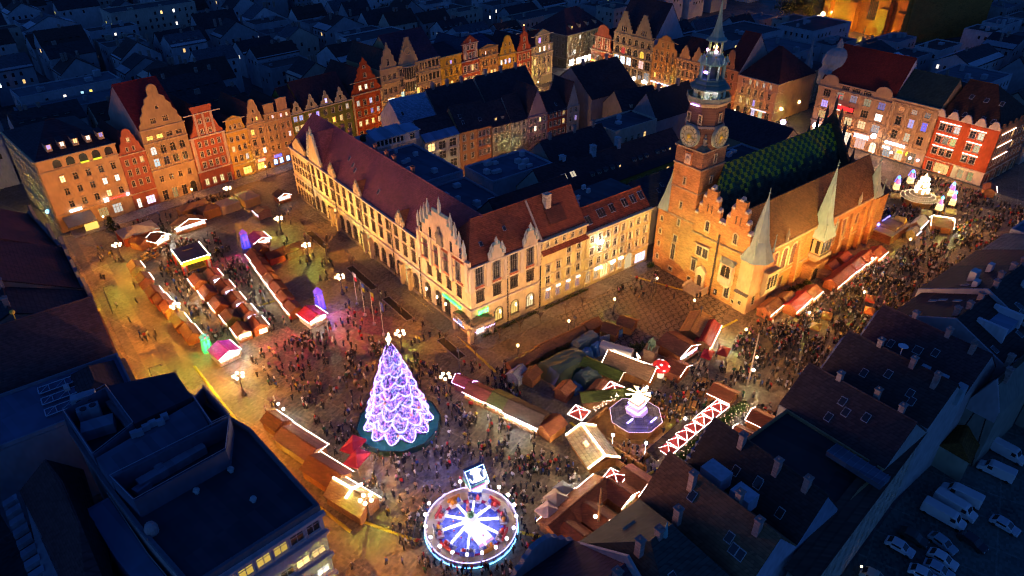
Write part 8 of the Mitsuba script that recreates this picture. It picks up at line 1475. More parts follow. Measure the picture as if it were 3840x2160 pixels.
part(k,'cabin',MB().box(-1.5,-1.2,0,1.5,1.2,2.6),'gloss',(.5,.5,.56),M);part(k,'counter_window',MB().box(-1.2,-1.26,1.0,1.2,-1.2,2.2),'paint',(.4,.4,.6),M,emit=(1.1,1.5,3.0))
part(k,'header',MB().box(-1.8,-1.4,2.6,1.8,1.3,3.3,(.06,.2,.18)).box(-1.8,-1.45,2.6,1.8,-1.4,2.9,(.6,.2,.4)).hexa([(-1.7,-1.3,3.3),(1.7,-1.3,3.3),(1.7,1.2,3.3),(-1.7,1.2,3.3)],[(-1.7,.4,5.2),(1.7,.4,5.2),(1.7,1.2,5.2),(-1.7,1.2,5.2)],(.03,.05,.12)),'paint',(.05,.07,.2),M)
em=MB();sl=lambda x,t:(x,-1.34+1.7*t-.06,3.3+1.9*t)
em.path([sl(-.5,.2),sl(-.4,.75),sl(-.9,.8),sl(-.6,.92),sl(.5,.92),sl(.95,.8),sl(.4,.72),sl(.5,.2),sl(-.5,.2)],.17,5).path([sl(-1.4,.5),sl(-1.2,.25),sl(-.8,.2),sl(-.5,.4)],.13,5).path([sl(.6,.3),sl(.9,.16),sl(1.3,.25),sl(1.5,.7)],.13,5).path([sl(0,.25),sl(0,.85)],.3,5)
part(k,'emblem',em,'paint',(.6,.6,.6),M,emit=(6,6.4,7));part(k,'edge_light',MB().path([(-1.75,-1.5,2.6),(-1.75,-1.45,3.3),(-1.75,.4,5.25),(1.75,.4,5.25),(1.75,-1.45,3.3),(1.75,-1.5,2.6)],.07,4),'paint',(.3,.4,.5),M,emit=(1,3,5.5))
k=thing('queue_barrier','thin metal queue barrier beside the carousel','barrier');part(k,'rail',MB().path([(-37.5,-38.0,1.0),(-34.6,-34.4,1.0),(-30.4,-32.4,1.0)],.04,4).path([(-37.5,-38.0,.5),(-34.6,-34.4,.5),(-30.4,-32.4,.5)],.03,4),'paint',(.12,.12,.13))
for x,y in((-37.5,-38),(-36,-36.2),(-34.6,-34.4),(-32.5,-33.4),(-30.4,-32.4)):part(k,'post',MB().tube((x,y,0),(x,y,1.05),.04,5),'paint',(.12,.12,.13))

# ------------------------------------------------------------------ the far plaza: tiered pyramid ring and bell towers of light
k=thing('light_pyramid','tiered tower of white lights on a round shingled bar at the far plaza','bar');M=rotz(.1,(148.0,-27.2,0))
part(k,'bar_wall',MB().hexa(R8(12,3.9,.1),R8(12,3.9,2.6)),'wood',(.4,.2,.06),M);part(k,'bar_roof',MB().hexa(R8(16,5.2,2.6),R8(16,1.9,4.0)),'tile',(.34,.24,.13),M)
for r0,z in((5.25,2.65),(4.2,3.15),(3.1,3.65)):
    g=MB()
    for p in R8(44,r0,z):g.ball(p,.1,sub=0)
    part(k,'bulb_ring',g,'paint',(.5,.4,.3),M,emit=(2.2,1.4,.8))
for r0,z0,z1 in((1.8,4.1,5.8),(1.35,6.1,7.4),(.95,7.7,8.8)):
    part(k,'tier_floor',MB().hexa(R8(10,r0*1.15,z0-.2),R8(10,r0*1.15,z0)),'paint',(.3,.2,.1),M)
    for p in R8(6,r0,z0):part(k,'tier_window',MB().box(p[0]-.32,p[1]-.32,z0+.1,p[0]+.32,p[1]+.32,z1),'paint',(.6,.6,.5),M,emit=(3.2,2.7,1.6))
part(k,'finial',MB().lathe([(.7,8.8),(.5,9.4),(.05,10.4)],8),'paint',(.4,.3,.2),M,emit=(2,1.4,.6))
lamp('far_plaza_light',(148,-27.2,11.5),(1,.60,.28),1000)
for i,(x,y,l)in enumerate([(142.9,-35.2,'bell shaped light tower with a green top, nearest the tilted cabin'),(149.4,-36.0,'bell shaped light tower with a green top beside the orange lamp post'),(155.4,-32.8,'bell shaped light tower farthest right on the far plaza'),(147.1,-20.2,'bell shaped light tower with a pink middle left of the tiered tower'),(155.0,-20.6,'bell shaped light tower behind the tiered tower')]):
    k=thing('bell_tower_light',l,'decoration','bell shaped light towers');M=rotz(.2*i,(x,y,0))
    part(k,'mast',MB().tube((0,0,0),(0,0,3),.14,6),'paint',(.4,.2,.1),M)
    part(k,'lantern',MB().hexa(R8(4,1.2,2.9,.78),R8(4,1.0,4.8,.78)),'paint',(.6,.5,.35),M,emit=(.95,.62,.22));part(k,'lantern_bars',MB().path([tuple(p)for p in np.vstack([R8(4,1.25,2.9,.78),R8(4,1.25,2.9,.78)[:1]])],.08,4).path([tuple(p)for p in np.vstack([R8(4,1.1,3.9,.78),R8(4,1.1,3.9,.78)[:1]])],.05,4),'paint',(.4,.2,.05),M)
    part(k,'figure',MB().lathe([(.65,4.8),(.4,5.8),(.25,6.3)],8),'paint',(.4,.1,.2),M,emit=(.9,.15,.4));part(k,'figure_head',MB().ball((0,0,6.7),.48),'paint',(.1,.5,.4),M,emit=(.15,1.6,1.3))
    part(k,'outline',MB().path([(-.95,-.7,4.9),(-.75,-.3,6.6),(-.3,-.1,7.3),(.3,.1,7.3),(.75,.3,6.6),(.95,.7,4.9)],.09,4),'paint',(.2,.2,.6),M,emit=(.4,.45,4))
for i,(x,y,c)in enumerate([(151.6,-31.0,(.5,.34,.12)),(144.0,-22.0,(.46,.3,.1)),(146.4,-37.4,(.5,.36,.14)),(139.8,-33.4,(.48,.33,.13)),(152.8,-28.0,(.5,.34,.1))]):tent(x,y,3.4,3.0,2.3,3.1,c,'golden cloth canopy around the tiered tower of lights',.4,'golden canopies around the tiered tower')
k=hut(136.6,-39.2,5.0,5.0,.5,'tilted timber cabin outlined by white bars near the orange lamp post',None,'sn',(.34,.14,.05),(.34,.2,.09),axis='y',ridge=4.0,ledc=(9,6.4,4),front='s',lights=260);part(k,'ridge_light',MB().path([(0,2.6,4.1),(0,-2.6,4.1)],.18,5),'paint',(.6,.5,.4),rotz(.5,(136.6,-39.2,0)),emit=(9,7,4.6))
hut(132.0,-35.0,6.0,2.6,.15,'stall under a long glaring white lamp beam on the far plaza',None,'s',(.4,.2,.1),(.5,.4,.3),axis='x',ridge=3.6,ledc=(9,8,8),front='s',lights=0)
hut(125.6,-36.6,3.0,2.4,.1,'small stall with a blue white lit bar at the near edge of the far plaza',None,'s',(.3,.2,.1),(.3,.25,.2),axis='x',ledc=(6,7,9));hut(172.2,-37.4,4.6,3.2,.4,'lit stall in front of the bright red corner house',None,'s',(.36,.15,.06),(.26,.08,.04),axis='x',ledc=(8,6,5),front='s',lights=0)
hall=thing('low_market_hall','low brick market hall with a pale flat roof and golden tent gable','market hall');HM=rotz(.05,(122.0,-31.6,0))
part(hall,'wall',MB().box(-5.5,-3.0,0,5.5,3.0,2.6),'brick',(.26,.10,.05),HM);part(hall,'roof',MB().box(-5.8,-3.3,2.6,5.8,3.3,2.9,(.34,.28,.2)).box(-2.6,-2.6,2.9,2.4,2.6,3.9,(.14,.11,.09)).hexa([(2.4,-2.4,2.9),(5.4,-2.4,2.9),(5.4,1,2.9),(2.4,1,2.9)],[(3.8,-2.2,5.0),(4.0,-2.2,5.0),(4.0,.6,4.6),(3.8,.6,4.6)],(.45,.3,.08)),'plaster',(.3,.25,.2),HM);part(hall,'blue_light_figure',MB().path([(-1,2,4.0),(.2,1.4,4.9),(.8,2,4.1),(1.2,1.2,5.2)],.12,4).ball((-3.6,2,3.8),.6,sub=0),'paint',(.1,.1,.5),HM,emit=(.7,.8,6))
k=thing('light_reindeer','blue violet figures of lights on the roof edge near the east gable','decoration');mb=MB()
for i in range(3):
    x,y=128+i*4.2,-6-i*1.2;mb.path([(x-1.2,y,1),(x-1.0,y,3),(x+1.2,y,3.2),(x+1.4,y,1)],.13,4).path([(x+1.2,y,3.2),(x+2.0,y,5.0),(x+2.6,y,4.8)],.13,4).path([(x+2,y,5),(x+1.6,y,6.2),(x+2.2,y,6.4)],.09,4).path([(x-1,y,3),(x-.2,y,4.6),(x+.8,y,3.2)],.1,4)
part(k,'outline',mb,'paint',(.2,.2,.6),emit=(1.3,1.2,6));
for i,(x,y,c)in enumerate([(152,55,(1.2,.6,4)),(174,38,(2.6,2,5)),(143,64,(1.5,.8,5))]):k=thing('light_ball',['violet ball of lights by the roofs near the pink house','white violet ball of lights on the side street','violet ball of lights before the beige houses'][i],'decoration');part(k,'ball',MB().ball((x,y,2.4),1.1,sub=1),'paint',(.3,.2,.5),emit=c);part(k,'stand',MB().tube((x,y,0),(x,y,1.4),.2),'paint',(.05,.05,.05))
for i,(x,y)in enumerate([(136,62),(141,56),(146,52),(151,47),(156,44),(150,60),(158,54)]):hut(x,y,4.0,3.2,.3,'red brown hut on the eastern side of the square below the pink house','huts below the pink house','',(.34,.12,.04),(.24,.05,.025),axis='x' if i%2 else 'y')
k=thing('violet_light_arch','violet crown of lights in the side street beside the plain corner block','decoration');part(k,'ring',MB().path([(158+2.4*math.cos(a),138+2.4*math.sin(a),2.4+.5*math.sin(a*6))for a in np.linspace(0,6.283,25)],.2,4),'paint',(.3,.2,.6),emit=(1.6,1.2,6));part(k,'stand',MB().tube((158,138,0),(158,138,2.2),.3),'paint',(.05,.05,.08))
k=thing('green_globe_lamp','round greenish globe lamp at the end of the north row','lamp');part(k,'globe',MB().ball((150.5,135.0,4.6),.85),'paint',(.5,.6,.4),emit=(4.4,6,3));part(k,'post',MB().tube((150.5,135,0),(150.5,135,3.8),.09),'paint',(.05,.05,.05));lamp('corner_shop_light',(168.0,146.4,4.6),(1,.92,.75),620)
k=thing('blue_globe_lamp','small blue globe lamp at the end of the north row','lamp');part(k,'globe',MB().ball((142.5,134.5,3.6),.5),'paint',(.2,.3,.6),emit=(.8,1.4,6));part(k,'post',MB().tube((142.5,134.5,0),(142.5,134.5,3.2),.08),'paint',(.05,.05,.05))
lamp('side_street_lamp',(-66.2,104,5),(1,.75,.3),0);lamp('side_street_lamp',(-70.5,128,5),(1,.62,.14),520)
lamp('west_street_light',(-57,-46,6.5),(1,.36,.03),1500,12);lamp('west_street_light',(-56.6,26,7),(1,.36,.03),1900,12);lamp('west_street_light',(-57.0,70,7),(1,.36,.03),1000,12);lamp('west_street_light',(-54.2,-8,7),(1,.34,.035),1500,12)
for x,y,h,l in((-57,-46,6.5,'street lantern in the orange lane at the lower edge'),(-57.5,24,7,'street lantern hung over the western lane beside the gabled roofs'),(-58.0,62,7,'street lantern hung over the northern part of the western lane'),(-55.5,-12,7,'street lantern close to the parapet of the dark block')):
    k=thing('hanging_lantern',l,'street lamp');part(k,'post',MB().tube((x-2.2,y,0),(x-2.2,y,h+.6),.08).tube((x-2.2,y,h+.6),(x,y,h+.55),.05),'paint',(.04,.04,.04));part(k,'lantern',MB().lathe([(.25,h+.2),(.12,h+.5),(.03,h+.6)],6,(x,y,0)),'paint',(.05,.04,.03))

# ------------------------------------------------------------------ vehicles in the yard
def car(x,y,a,col,label,van=False,L=4.3):
    k=thing('delivery_van' if van else 'parked_car',label,'van' if van else 'car',None);M=rotz(a,(x,y,0));h=L/2
    if van:prof=[(-h,.35),(h,.35),(h,.95),(h-.15,1.15),(h-.9,1.35),(h-1.5,2.25),(h-1.9,2.42),(-h+.1,2.45),(-h,2.3)];w=.98
    else:prof=[(-h,.35),(h,.35),(h,.72),(h-.15,.82),(h-1.05,.95),(h-1.75,1.42),(h-2.1,1.5),(-h+.9,1.48),(-h+.25,1.0),(-h,.92)];w=.86
    body=MB();p=np.array(prof);c=p.mean(0)
    rings=[]
    for yy,s in((-w,.93),(-w*.9,1.0),(w*.9,1.0),(w,.93)):rings.append(np.c_[c[0]+(p[:,0]-c[0])*s,np.full(len(p),yy),c[1]+(p[:,1]-c[1])*s])
    for r0,r1 in zip(rings[:-1],rings[1:]):body.hexa(r0,r1)
    part(k,'body',body,'gloss',col,M)
    gl=MB()
    if van:gl.slab([(h-.95,-.75,1.42),(h-.95,.75,1.42),(h-1.45,.68,2.2),(h-1.45,-.68,2.2)],.03).box(h-2.2,-w-.01,1.4,h-1.45,-w+.05,2.1).box(h-2.2,w-.05,1.4,h-1.45,w+.01,2.1)
    else:gl.slab([(h-1.1,-.7,1.0),(h-1.1,.7,1.0),(h-1.75,.6,1.46),(h-1.75,-.6,1.46)],.03).slab([(-h+.3,.7,1.04),(-h+.3,-.7,1.04),(-h+.88,-.6,1.5),(-h+.88,.6,1.5)],.03).box(-h+1.0,-w-.01,1.02,h-1.9,-w+.08,1.38).box(-h+1.0,w-.08,1.02,h-1.9,w+.01,1.38)
    part(k,'window',gl,'glass_dark',None,M)
    for sx in(-h+.8,h-.8):
        for sy in(-w+.08,w-.08):part(k,'wheel',MB().tube((sx,sy-.1,.32),(sx,sy+.1,.32),.32,10),'paint',(.015,.015,.015),M)
    part(k,'headlight',MB().box(h-.05,-w*.85,.6,h+.01,-w*.5,.75).box(h-.05,w*.5,.6,h+.01,w*.85,.75),'gloss',(.5,.5,.5),M)
WH=(.42,.44,.48)
for x,y,a,L,l in((33.9,-87.6,-84,6.6,'white delivery van at the left of the three parked side by side'),(37.3,-87.9,-88,6.6,'white delivery van in the middle of the three parked side by side'),(40.6,-87.4,98,6.2,'white delivery van at the right of the three parked side by side'),(57.3,-87.9,-90,6.2,'white van with an orange mark parked highest in the yard'),(51.0,-88.7,98,5.6,'greyish white van parked alone below the highest van')):car(x,y,math.radians(a),WH,l,True,L)
for x,y,a,c,l in((22.6,-86.2,-82,(.4,.43,.5),'silver car parked nearest the pale wall'),(28.6,-90.0,-95,(.2,.25,.3),'grey blue car left of the row of white cars'),(25.6,-91.4,-84,(.48,.5,.54),'white car in the middle of the lower row'),(23.2,-91.9,-80,(.26,.32,.4),'blue grey car beside the white car of the lower row'),(20.6,-90.9,-76,(.44,.47,.52),'white car at the lower edge of the picture'),(32.6,-92.8,-95,(.02,.02,.025),'black car parked right of the lower row'),(14.3,-86.6,-75,(.4,.35,.28),'beige car at the lower edge beside the pale wall'),(26.1,-86.6,-82,(.03,.04,.035),'black green car beside the silver car'),(40,-94.6,-88,(.3,.34,.4),'grey car at the right edge of the yard'),(60,-92.5,-88,(.4,.42,.46),'pale car at the right edge beside the upper vans')):car(x,y,math.radians(a),c,l)
k=thing('yard_lamp','small warm lamp at the foot of the pale yard wall','lamp');part(k,'post',MB().tube((12.6,-84.8,0),(12.6,-84.8,2.6),.06),'paint',(.05,.05,.05));part(k,'globe',MB().ball((12.6,-84.8,2.8),.2),'paint',(.5,.4,.2),emit=(5,3.4,1.6));lamp('yard_light',(12.6,-85.6,3.2),(1,.8,.55),0)
# ------------------------------------------------------------------ people
COATS=[(.02,.02,.025),(.03,.03,.04),(.015,.018,.03),(.05,.04,.035),(.03,.025,.02),(.07,.06,.05),(.05,.055,.07),(.36,.3,.24),(.5,.46,.42),(.42,.03,.03),(.03,.06,.22),(.4,.26,.03),(.04,.1,.05),(.3,.2,.14),(.36,.12,.2)]
CN=['black','charcoal','navy','dark brown','black','brown grey','slate grey','beige','white','red','blue','mustard','dark green','tan','pink']
CP=np.array([.14,.11,.08,.08,.08,.08,.08,.07,.085,.055,.045,.035,.02,.045,.03]);CP/=CP.sum()
def person_mesh(ci,pose,r):
    """One body: two legs, a coat, two arms, a neck and a head."""
    m=MB();coat=COATS[ci];tr_=[(.02,.02,.03),(.03,.035,.06),(.04,.035,.03),(.015,.015,.015)][r.integers(4)];skin=(.42,.26,.18);hair=[(.02,.015,.01),(.08,.045,.02),(.2,.13,.05),(.5,.45,.4),(.3,.03,.03)][r.integers(5)]
    st=[.0,.24,.14][pose];s=1.0
    for sg in(-1,1):
        f=st*sg
        m.lathe([(.1,0),(.09,.1)],6,(sg*.1,f+.05,0),c=(.02,.018,.015));m.tube((sg*.1,f,.06),(sg*.105,f*.5+(.04 if sg>0 else .0),.46),.075,6,.085,c=tr_);m.tube((sg*.105,f*.5+(.04 if sg>0 else 0),.46),(sg*.09,0,.9),.085,6,.11,c=tr_)
        e=np.array([sg*.29,-.06+f*-.5-(.16 if pose==2 else 0),1.08]);hnd=np.array([sg*(.27 if pose!=2 else .12),.04-f*.9+(.2 if pose==2 else 0),.84 if pose!=2 else 1.15])
        m.tube((sg*.2,0,1.38),e,.075,6,.06,c=coat);m.tube(e,hnd,.06,6,.045,c=coat);m.ball(hnd,.05,skin,sub=0)
    k_=np.arange(8)*np.pi/4
    prof=[(.15,.11,.78),(.19,.13,.95),(.175,.12,1.12),(.21,.14,1.3),(.2,.12,1.42),(.07,.07,1.49)]
    rg=[np.c_[a*np.cos(k_),b*np.sin(k_),np.full(8,z)]for a,b,z in prof]
    for a,b in zip(rg[:-1],rg[1:]):m.hexa(a,b,coat)
    m.tube((0,0,1.46),(0,.01,1.56),.055,6,c=skin);m.ball((0,.02,1.64),.105,skin,sub=1,sc=(.85,1,1.15));m.ball((0,-.015,1.675),.115,hair,sub=1,sc=(.92,1,.95));m.ball((0,.125,1.63),.022,skin,sub=0)
    return m
pr=np.random.default_rng(77);PM={}
for ci in range(len(COATS)):
    for pose in range(3):PM[(ci,pose)]=person_mesh(ci,pose,pr).arrays()
obst=[affinity.rotate(sbox(-1,-1,1,1),0)];obst=[]
for key in list(scene):
    d=scene[key];top=key.split('__')[0]
    if top.startswith(('market_hut','market_tent','frame_cabin','carousel','ticket_booth','tree_platform','flat_pavilion','white_cabin','tarpaulin','monument','light_tower','evergreen','low_market_hall','planting_bed','mushroom'))and d.get('type')=='ply' and key.endswith(('__wall','__roof','__deck','__canopy','__walkway','__body','__cabin','__pedestal','__foliage','__soil','__cap'))or top.startswith('tarpaulin'):
        v=meshkit.WRITTEN[d['filename']][0];Mx=np.array(d['to_world'].matrix,float)if 'to_world' in d else np.eye(4);q=v@Mx[:3,:3].T+Mx[:3,3];mn,mx=q.min(0),q.max(0)
        from shapely.geometry import MultiPoint
        obst.append(MultiPoint(q[:,:2]).convex_hull.buffer(.15))
obst.append(affinity.translate(affinity.rotate(sbox(-4.6,-4.6,4.6,4.6),7,origin=(0,0)),10,-41));obst.append(sbox(4,-30,24,-15.2))
OB=unary_union(obst);import shapely;shapely.prepare(OB)
Z_=[([(118,-55),(168,-56),(172,-16),(126,-15)],850,'on the far plaza','crowd'),([(44,-57),(118,-56),(118,-38.5),(54,-38.5)],950,'on the lane south of the brick hall','c'),([(-4,-57),(44,-58),(50,-38),(34,-33),(14,-34),(-2,-46)],330,'around the octagonal bar','c'),([(-40,-56),(-19,-58),(-18,-46),(-6,-45),(-9,-10),(-14,6),(-38,6),(-39,-30)],620,'between the lit tree and the carousel','c'),
      ([(-47.5,34),(-27.6,30),(-27.2,90),(-46,88)],330,'in the lanes of the west market','c'),([(-45,4),(-15,6),(-15,31),(-22,26),(-42,25)],190,'on the open square behind the lit tree','c'),([(-13,-6),(-3.4,-2),(-3,90),(-16,84),(-16,66),(-17,20)],56,'before the long cream wing','c'),([(-58.5,-62),(-52.6,-44),(-52.6,96),(-59,100)],42,'in the orange western lane','c'),
      ([(25,-2),(55,-2.6),(55,-24),(34,-13)],22,'on the patterned paving','c'),([(-44,92),(-16,100),(-16,113),(-52,108)],90,'near the northern tents','c'),([(-9,-30),(3,-14),(-2,-5),(-12,-2)],50,'at the corner of the cream hall','c'),([(-52,-62),(-30,-60),(-37,-42),(-47,-34)],22,'at the lower edge beside the carousel','c'),([(40,-46),(62,-46),(62,-35),(46,-36)],150,'by the red roofed stalls','c'),([(130,40),(168,36),(168,110),(140,70)],70,'below the east row','c')]
ppl=[]
for zi,(pg,n,where,_)in enumerate(Z_):
    P=Polygon(pg);x0,y0,x1,y1=P.bounds;got=0;tries=0;centres=[(pr.uniform(x0,x1),pr.uniform(y0,y1))for _ in range(max(3,n//5))]
    while got<n and tries<n*60:
        tries+=1
        if pr.random()<.55:c=centres[pr.integers(len(centres))];x,y=c[0]+pr.normal(0,1.1),c[1]+pr.normal(0,1.1)
        else:x,y=pr.uniform(x0,x1),pr.uniform(y0,y1)
        pt=Point(x,y)
        if not P.contains(pt)or OB.contains(pt):continue
        if any((x-a[0])**2+(y-a[1])**2<.16 for a in ppl[-40:]):continue
        ci=int(pr.choice(len(COATS),p=CP));ppl.append((x,y,pr.uniform(0,6.283),ci,int(pr.integers(3)),pr.uniform(.93,1.08),zi));got+=1
ppl.sort(key=lambda p:np.linalg.norm(np.array([p[0],p[1],1])-EYE))
for i,(x,y,a,ci,pose,s,zi)in enumerate(ppl[:298]):
    lab=f"{['standing person', 'walking person', 'person with raised hands'][pose]} in {CN[ci]} coat {Z_[zi][2]}"
    kx=thing('person',lab,'person','people '+Z_[zi][2]+f', {CN[ci]} coats, {["standing", "walking", "hands raised"][pose]}')
    Mx=rotz(a,(x,y,0));Mx[:3,:3]*=s;v,f,c=PM[(ci,pose)]
    put(kx,MB().add(v,f,c),'people_cloth',None,Mx,cache=('p',ci,pose))
cm=MB()
for(x,y,a,ci,pose,s,zi)in ppl[298:]:
    Mx=rotz(a,(x,y,0));Mx[:3,:3]*=s;v,f,c=PM[(ci,pose)];cm.add(v@Mx[:3,:3].T+Mx[:3,3],f,c)
put('crowd',cm,'people_cloth');labels['crowd']={'label':'the far crowd of visitors between the stalls and on the lanes','category':'crowd','kind':'stuff'}

# ------------------------------------------------------------------ the unlit town beyond the square
br_=np.random.default_rng(123)
def project(p):
    d=np.asarray(p,float)-EYE;z=d@_fw;return(d@RIGHT)/z*F_PX+1920,(d@DOWN)/z*F_PX+1080,z
WALLS=[(.30,.33,.38),(.36,.37,.40),(.24,.26,.30),(.33,.30,.27),(.20,.22,.26),(.4,.42,.46)];WN=['pale blue grey','pale grey','grey','beige grey','dark grey','whitish']
ROOFS=[(.03,.035,.045),(.045,.03,.032),(.06,.075,.10),(.028,.03,.04)];RNn=['slate','dark tiled','blue metal','black']
def town_house_far(x,y,w,d,h,a,wi,ri,kind,where,litp,nwin=2):
    M=rotz(a,(x,y,0));wall,rc=WALLS[wi],ROOFS[ri]
    lit_n=0
    k=thing('dark_house','x','house')
    if kind=='flat':
        part(k,'wall',MB().box(0,0,-.1,w,d,h),'plaster',wall,M);part(k,'roof',MB().box(.3,.3,h,w-.3,d-.3,h+.25),'roofdeck',rc,M)
        part(k,'parapet',MB().flat(sbox(0,0,w,d).difference(sbox(.3,.3,w-.3,d-.3)),h,h+.7),'plaster',scl(wall,.9),M)
        for _ in range(int(br_.integers(1,5))):u,v=br_.uniform(1,w-4),br_.uniform(1,d-4);s=br_.uniform(1,3);part(k,'roof_box',MB().box(u,v,h+.2,u+s,v+s*.8,h+br_.uniform(1,2.8)),'plaster',scl(wall,.8),M)
    else:
        r=h+br_.uniform(4,7);ax=br_.random()<.7
        if ax:
            pol=[(0,-.1),(d,-.1),(d,h),(d/2,r-.2),(0,h)];m=trimesh.creation.extrude_polygon(Polygon(pol),w,engine='earcut');v=np.array(m.vertices);part(k,'wall',MB().add(np.stack([v[:,2],v[:,0],v[:,1]],1),np.array(m.faces)),'plaster',wall,M)
            part(k,'roof',MB().slab([(-.2,-.4,h-.3),(w+.2,-.4,h-.3),(w+.2,d/2,r),(-.2,d/2,r)],.25).slab([(w+.2,d+.4,h-.3),(-.2,d+.4,h-.3),(-.2,d/2,r),(w+.2,d/2,r)],.25),'tile',rc,M)
        else:
            part(k,'wall',MB().poly(Polygon([(0,-.1),(w,-.1),(w,h),(w/2,r-.2),(0,h)]),0,d),'plaster',wall,M)
            part(k,'roof',MB().slab([(-.4,d+.2,h-.3),(-.4,-.2,h-.3),(w/2,-.2,r),(w/2,d+.2,r)],.25).slab([(w+.4,-.2,h-.3),(w+.4,d+.2,h-.3),(w/2,d+.2,r),(w/2,-.2,r)],.25),'tile',rc,M)
        for _ in range(int(br_.integers(1,4))):u=br_.uniform(1,w-1);part(k,'chimney',MB().box(u-.5,d*.5-.4,r-2,u+.5,d*.5+.4,r+1.4),'brick',(.2,.15,.14),M)
        if ax and br_.random()<.5:
            for u in np.arange(2.5,w-2,3.4):part(k,'dormer',MB().box(u-.7,d*.16,h,u+.7,d*.4,h+1.9).box(u-.85,d*.12,h+1.9,u+.85,d*.42,h+2.1,rc),'plaster',scl(wall,.9),M)
    for face in(0,1):
        L=w if face==0 else d;FM=M if face==0 else M@frame((0,d),(0,-1))
        for zf in np.arange(h-3.2,max(h-3.4*nwin,2),-3.3):
            for u in cols(.8,L-.8,max(int(L/3.2),1)):
                li=None
                if br_.random()<litp:li=scl([WARM,WHITE,GOLD,CYAN][int(br_.choice(4,p=[.45,.3,.2,.05]))],br_.uniform(.5,1.8));lit_n+=1
                elif br_.random()<.45:continue
                if li is None:part(k,'window',MB().box(-.5,-.05,0,.5,.02,1.6),'glass_dark',None,shift(FM,u,0,zf),cache='farwin')
                else:part(k,'window',MB().box(-.5,-.05,0,.5,.02,1.6),'lamp_black',None,shift(FM,u,0,zf),cache='farwin',emit=li)
    lab=f"{WN[wi]} {'flat roofed' if kind == 'flat' else 'gabled'} house with a {RNn[ri]} roof {'and lit windows ' if lit_n else ''}{where}".replace(' with a ',' with ')
    labels[k]={'label':lab,'category':'house','group':'unlit town: '+lab}
FOOT=[]
def free(x,y,w,d):
    b=sbox(x-1,y-1,x+w+1,y+d+1)
    if any(b.intersects(o)for o in FOOT):return False
    FOOT.append(b);return True
FOOT+=[sbox(-70,-110,176,147),sbox(160,140,205,185),sbox(174,-34,205,40),sbox(200,-52,236,-10),sbox(322,60,400,150),Polygon([(-63,110),(-40,152),(-63,152)]),sbox(176,40,218,64)]

for x,y,w,d,h,wi,ri,kind,lp in((76,196,30,16,17,5,3,'flat',.02),(36,168,15,12,15,3,3,'gable',.1),(56,172,14,20,17,0,1,'gable',.02),(74,160,13,12,19,5,2,'flat',.08),(96,168,30,12,17,0,3,'flat',.05),(110,300,60,18,18,5,2,'flat',.03),(196,262,40,14,17,5,2,'gable',0),(240,236,34,13,16,5,3,'gable',.01),(170,196,44,14,14,3,3,'flat',.15),(-58,182,38,14,15,4,2,'flat',.1),(-12,188,30,14,14,0,1,'gable',.15),(16,200,20,14,15,0,3,'gable',.2),(-56,212,36,14,14,0,2,'flat',.08),(60,330,40,16,22,4,3,'flat',.12),(0,320,44,16,20,3,3,'flat',.1),(232,30,18,30,15,5,3,'gable',0),(208,-8,20,26,15,5,1,'gable',0),(232,-6,26,20,15,0,2,'flat',.02),(262,10,30,16,14,0,3,'gable',.01),(250,60,40,18,15,0,2,'flat',0),(216,96,40,24,15,0,3,'flat',.01),(214,66,26,24,15,2,2,'flat',.01),(262,84,34,20,15,0,3,'flat',0),(236,-36,30,14,14,2,3,'flat',.02)):
    if free(x,y,w,d):town_house_far(x,y,w,d,h,.1 if y>140 else 0.0,wi,ri,kind,'north of the square' if y>140 else 'east of the square',lp,4 if wi in(5,0)else 3)
cnt=0
for gy in range(146,560,19):
    for gx in range(-110,560,24):
        x,y=gx+br_.uniform(-3,3),gy+br_.uniform(-2,2)+.12*(gx+60);w,d=br_.uniform(15,23),br_.uniform(10,14)
        if y<146 or br_.random()<.1:continue
        u,v,z=project((x+w/2,y+d/2,14))
        if not(-250<u<4000 and-120<v<900 and z>0):continue
        if not free(x,y,w,d)or cnt>190:continue
        cnt+=1;town_house_far(x,y,w,d,br_.uniform(11.5,16.5),.1,int(br_.choice(6,p=[.2,.12,.24,.16,.22,.06])),int(br_.choice(4,p=[.3,.35,.1,.25])),'flat' if br_.random()<.28 else 'gable','north of the square' if x<190 else 'east of the square',.035,2 if y<330 else 1)
for gy in range(-120,146,19):
    for gx in range(206,520,25):
        x,y=gx+br_.uniform(-3,3),gy+br_.uniform(-2,2);w,d=br_.uniform(15,22),br_.uniform(10,14);u,v,z=project((x+w/2,y+d/2,14))
        if not(-100<u<4050 and-120<v<800 and z>0)or not free(x,y,w,d):continue
        town_house_far(x,y,w,d,br_.uniform(10,15),0.0,int(br_.choice(6,p=[.3,.1,.26,.1,.2,.04])),int(br_.choice(4,p=[.3,.25,.2,.25])),'flat' if br_.random()<.4 else 'gable','east of the square',.015,1)
for gx,gy in((-108,40),(-112,64),(-110,88),(-114,112),(-112,10),(-112,-14),(-88,130),(-90,152)):
    if free(gx,gy,18,13):town_house_far(gx,gy,18,13,14,0,4,1,'gable','west of the square',.04,2)

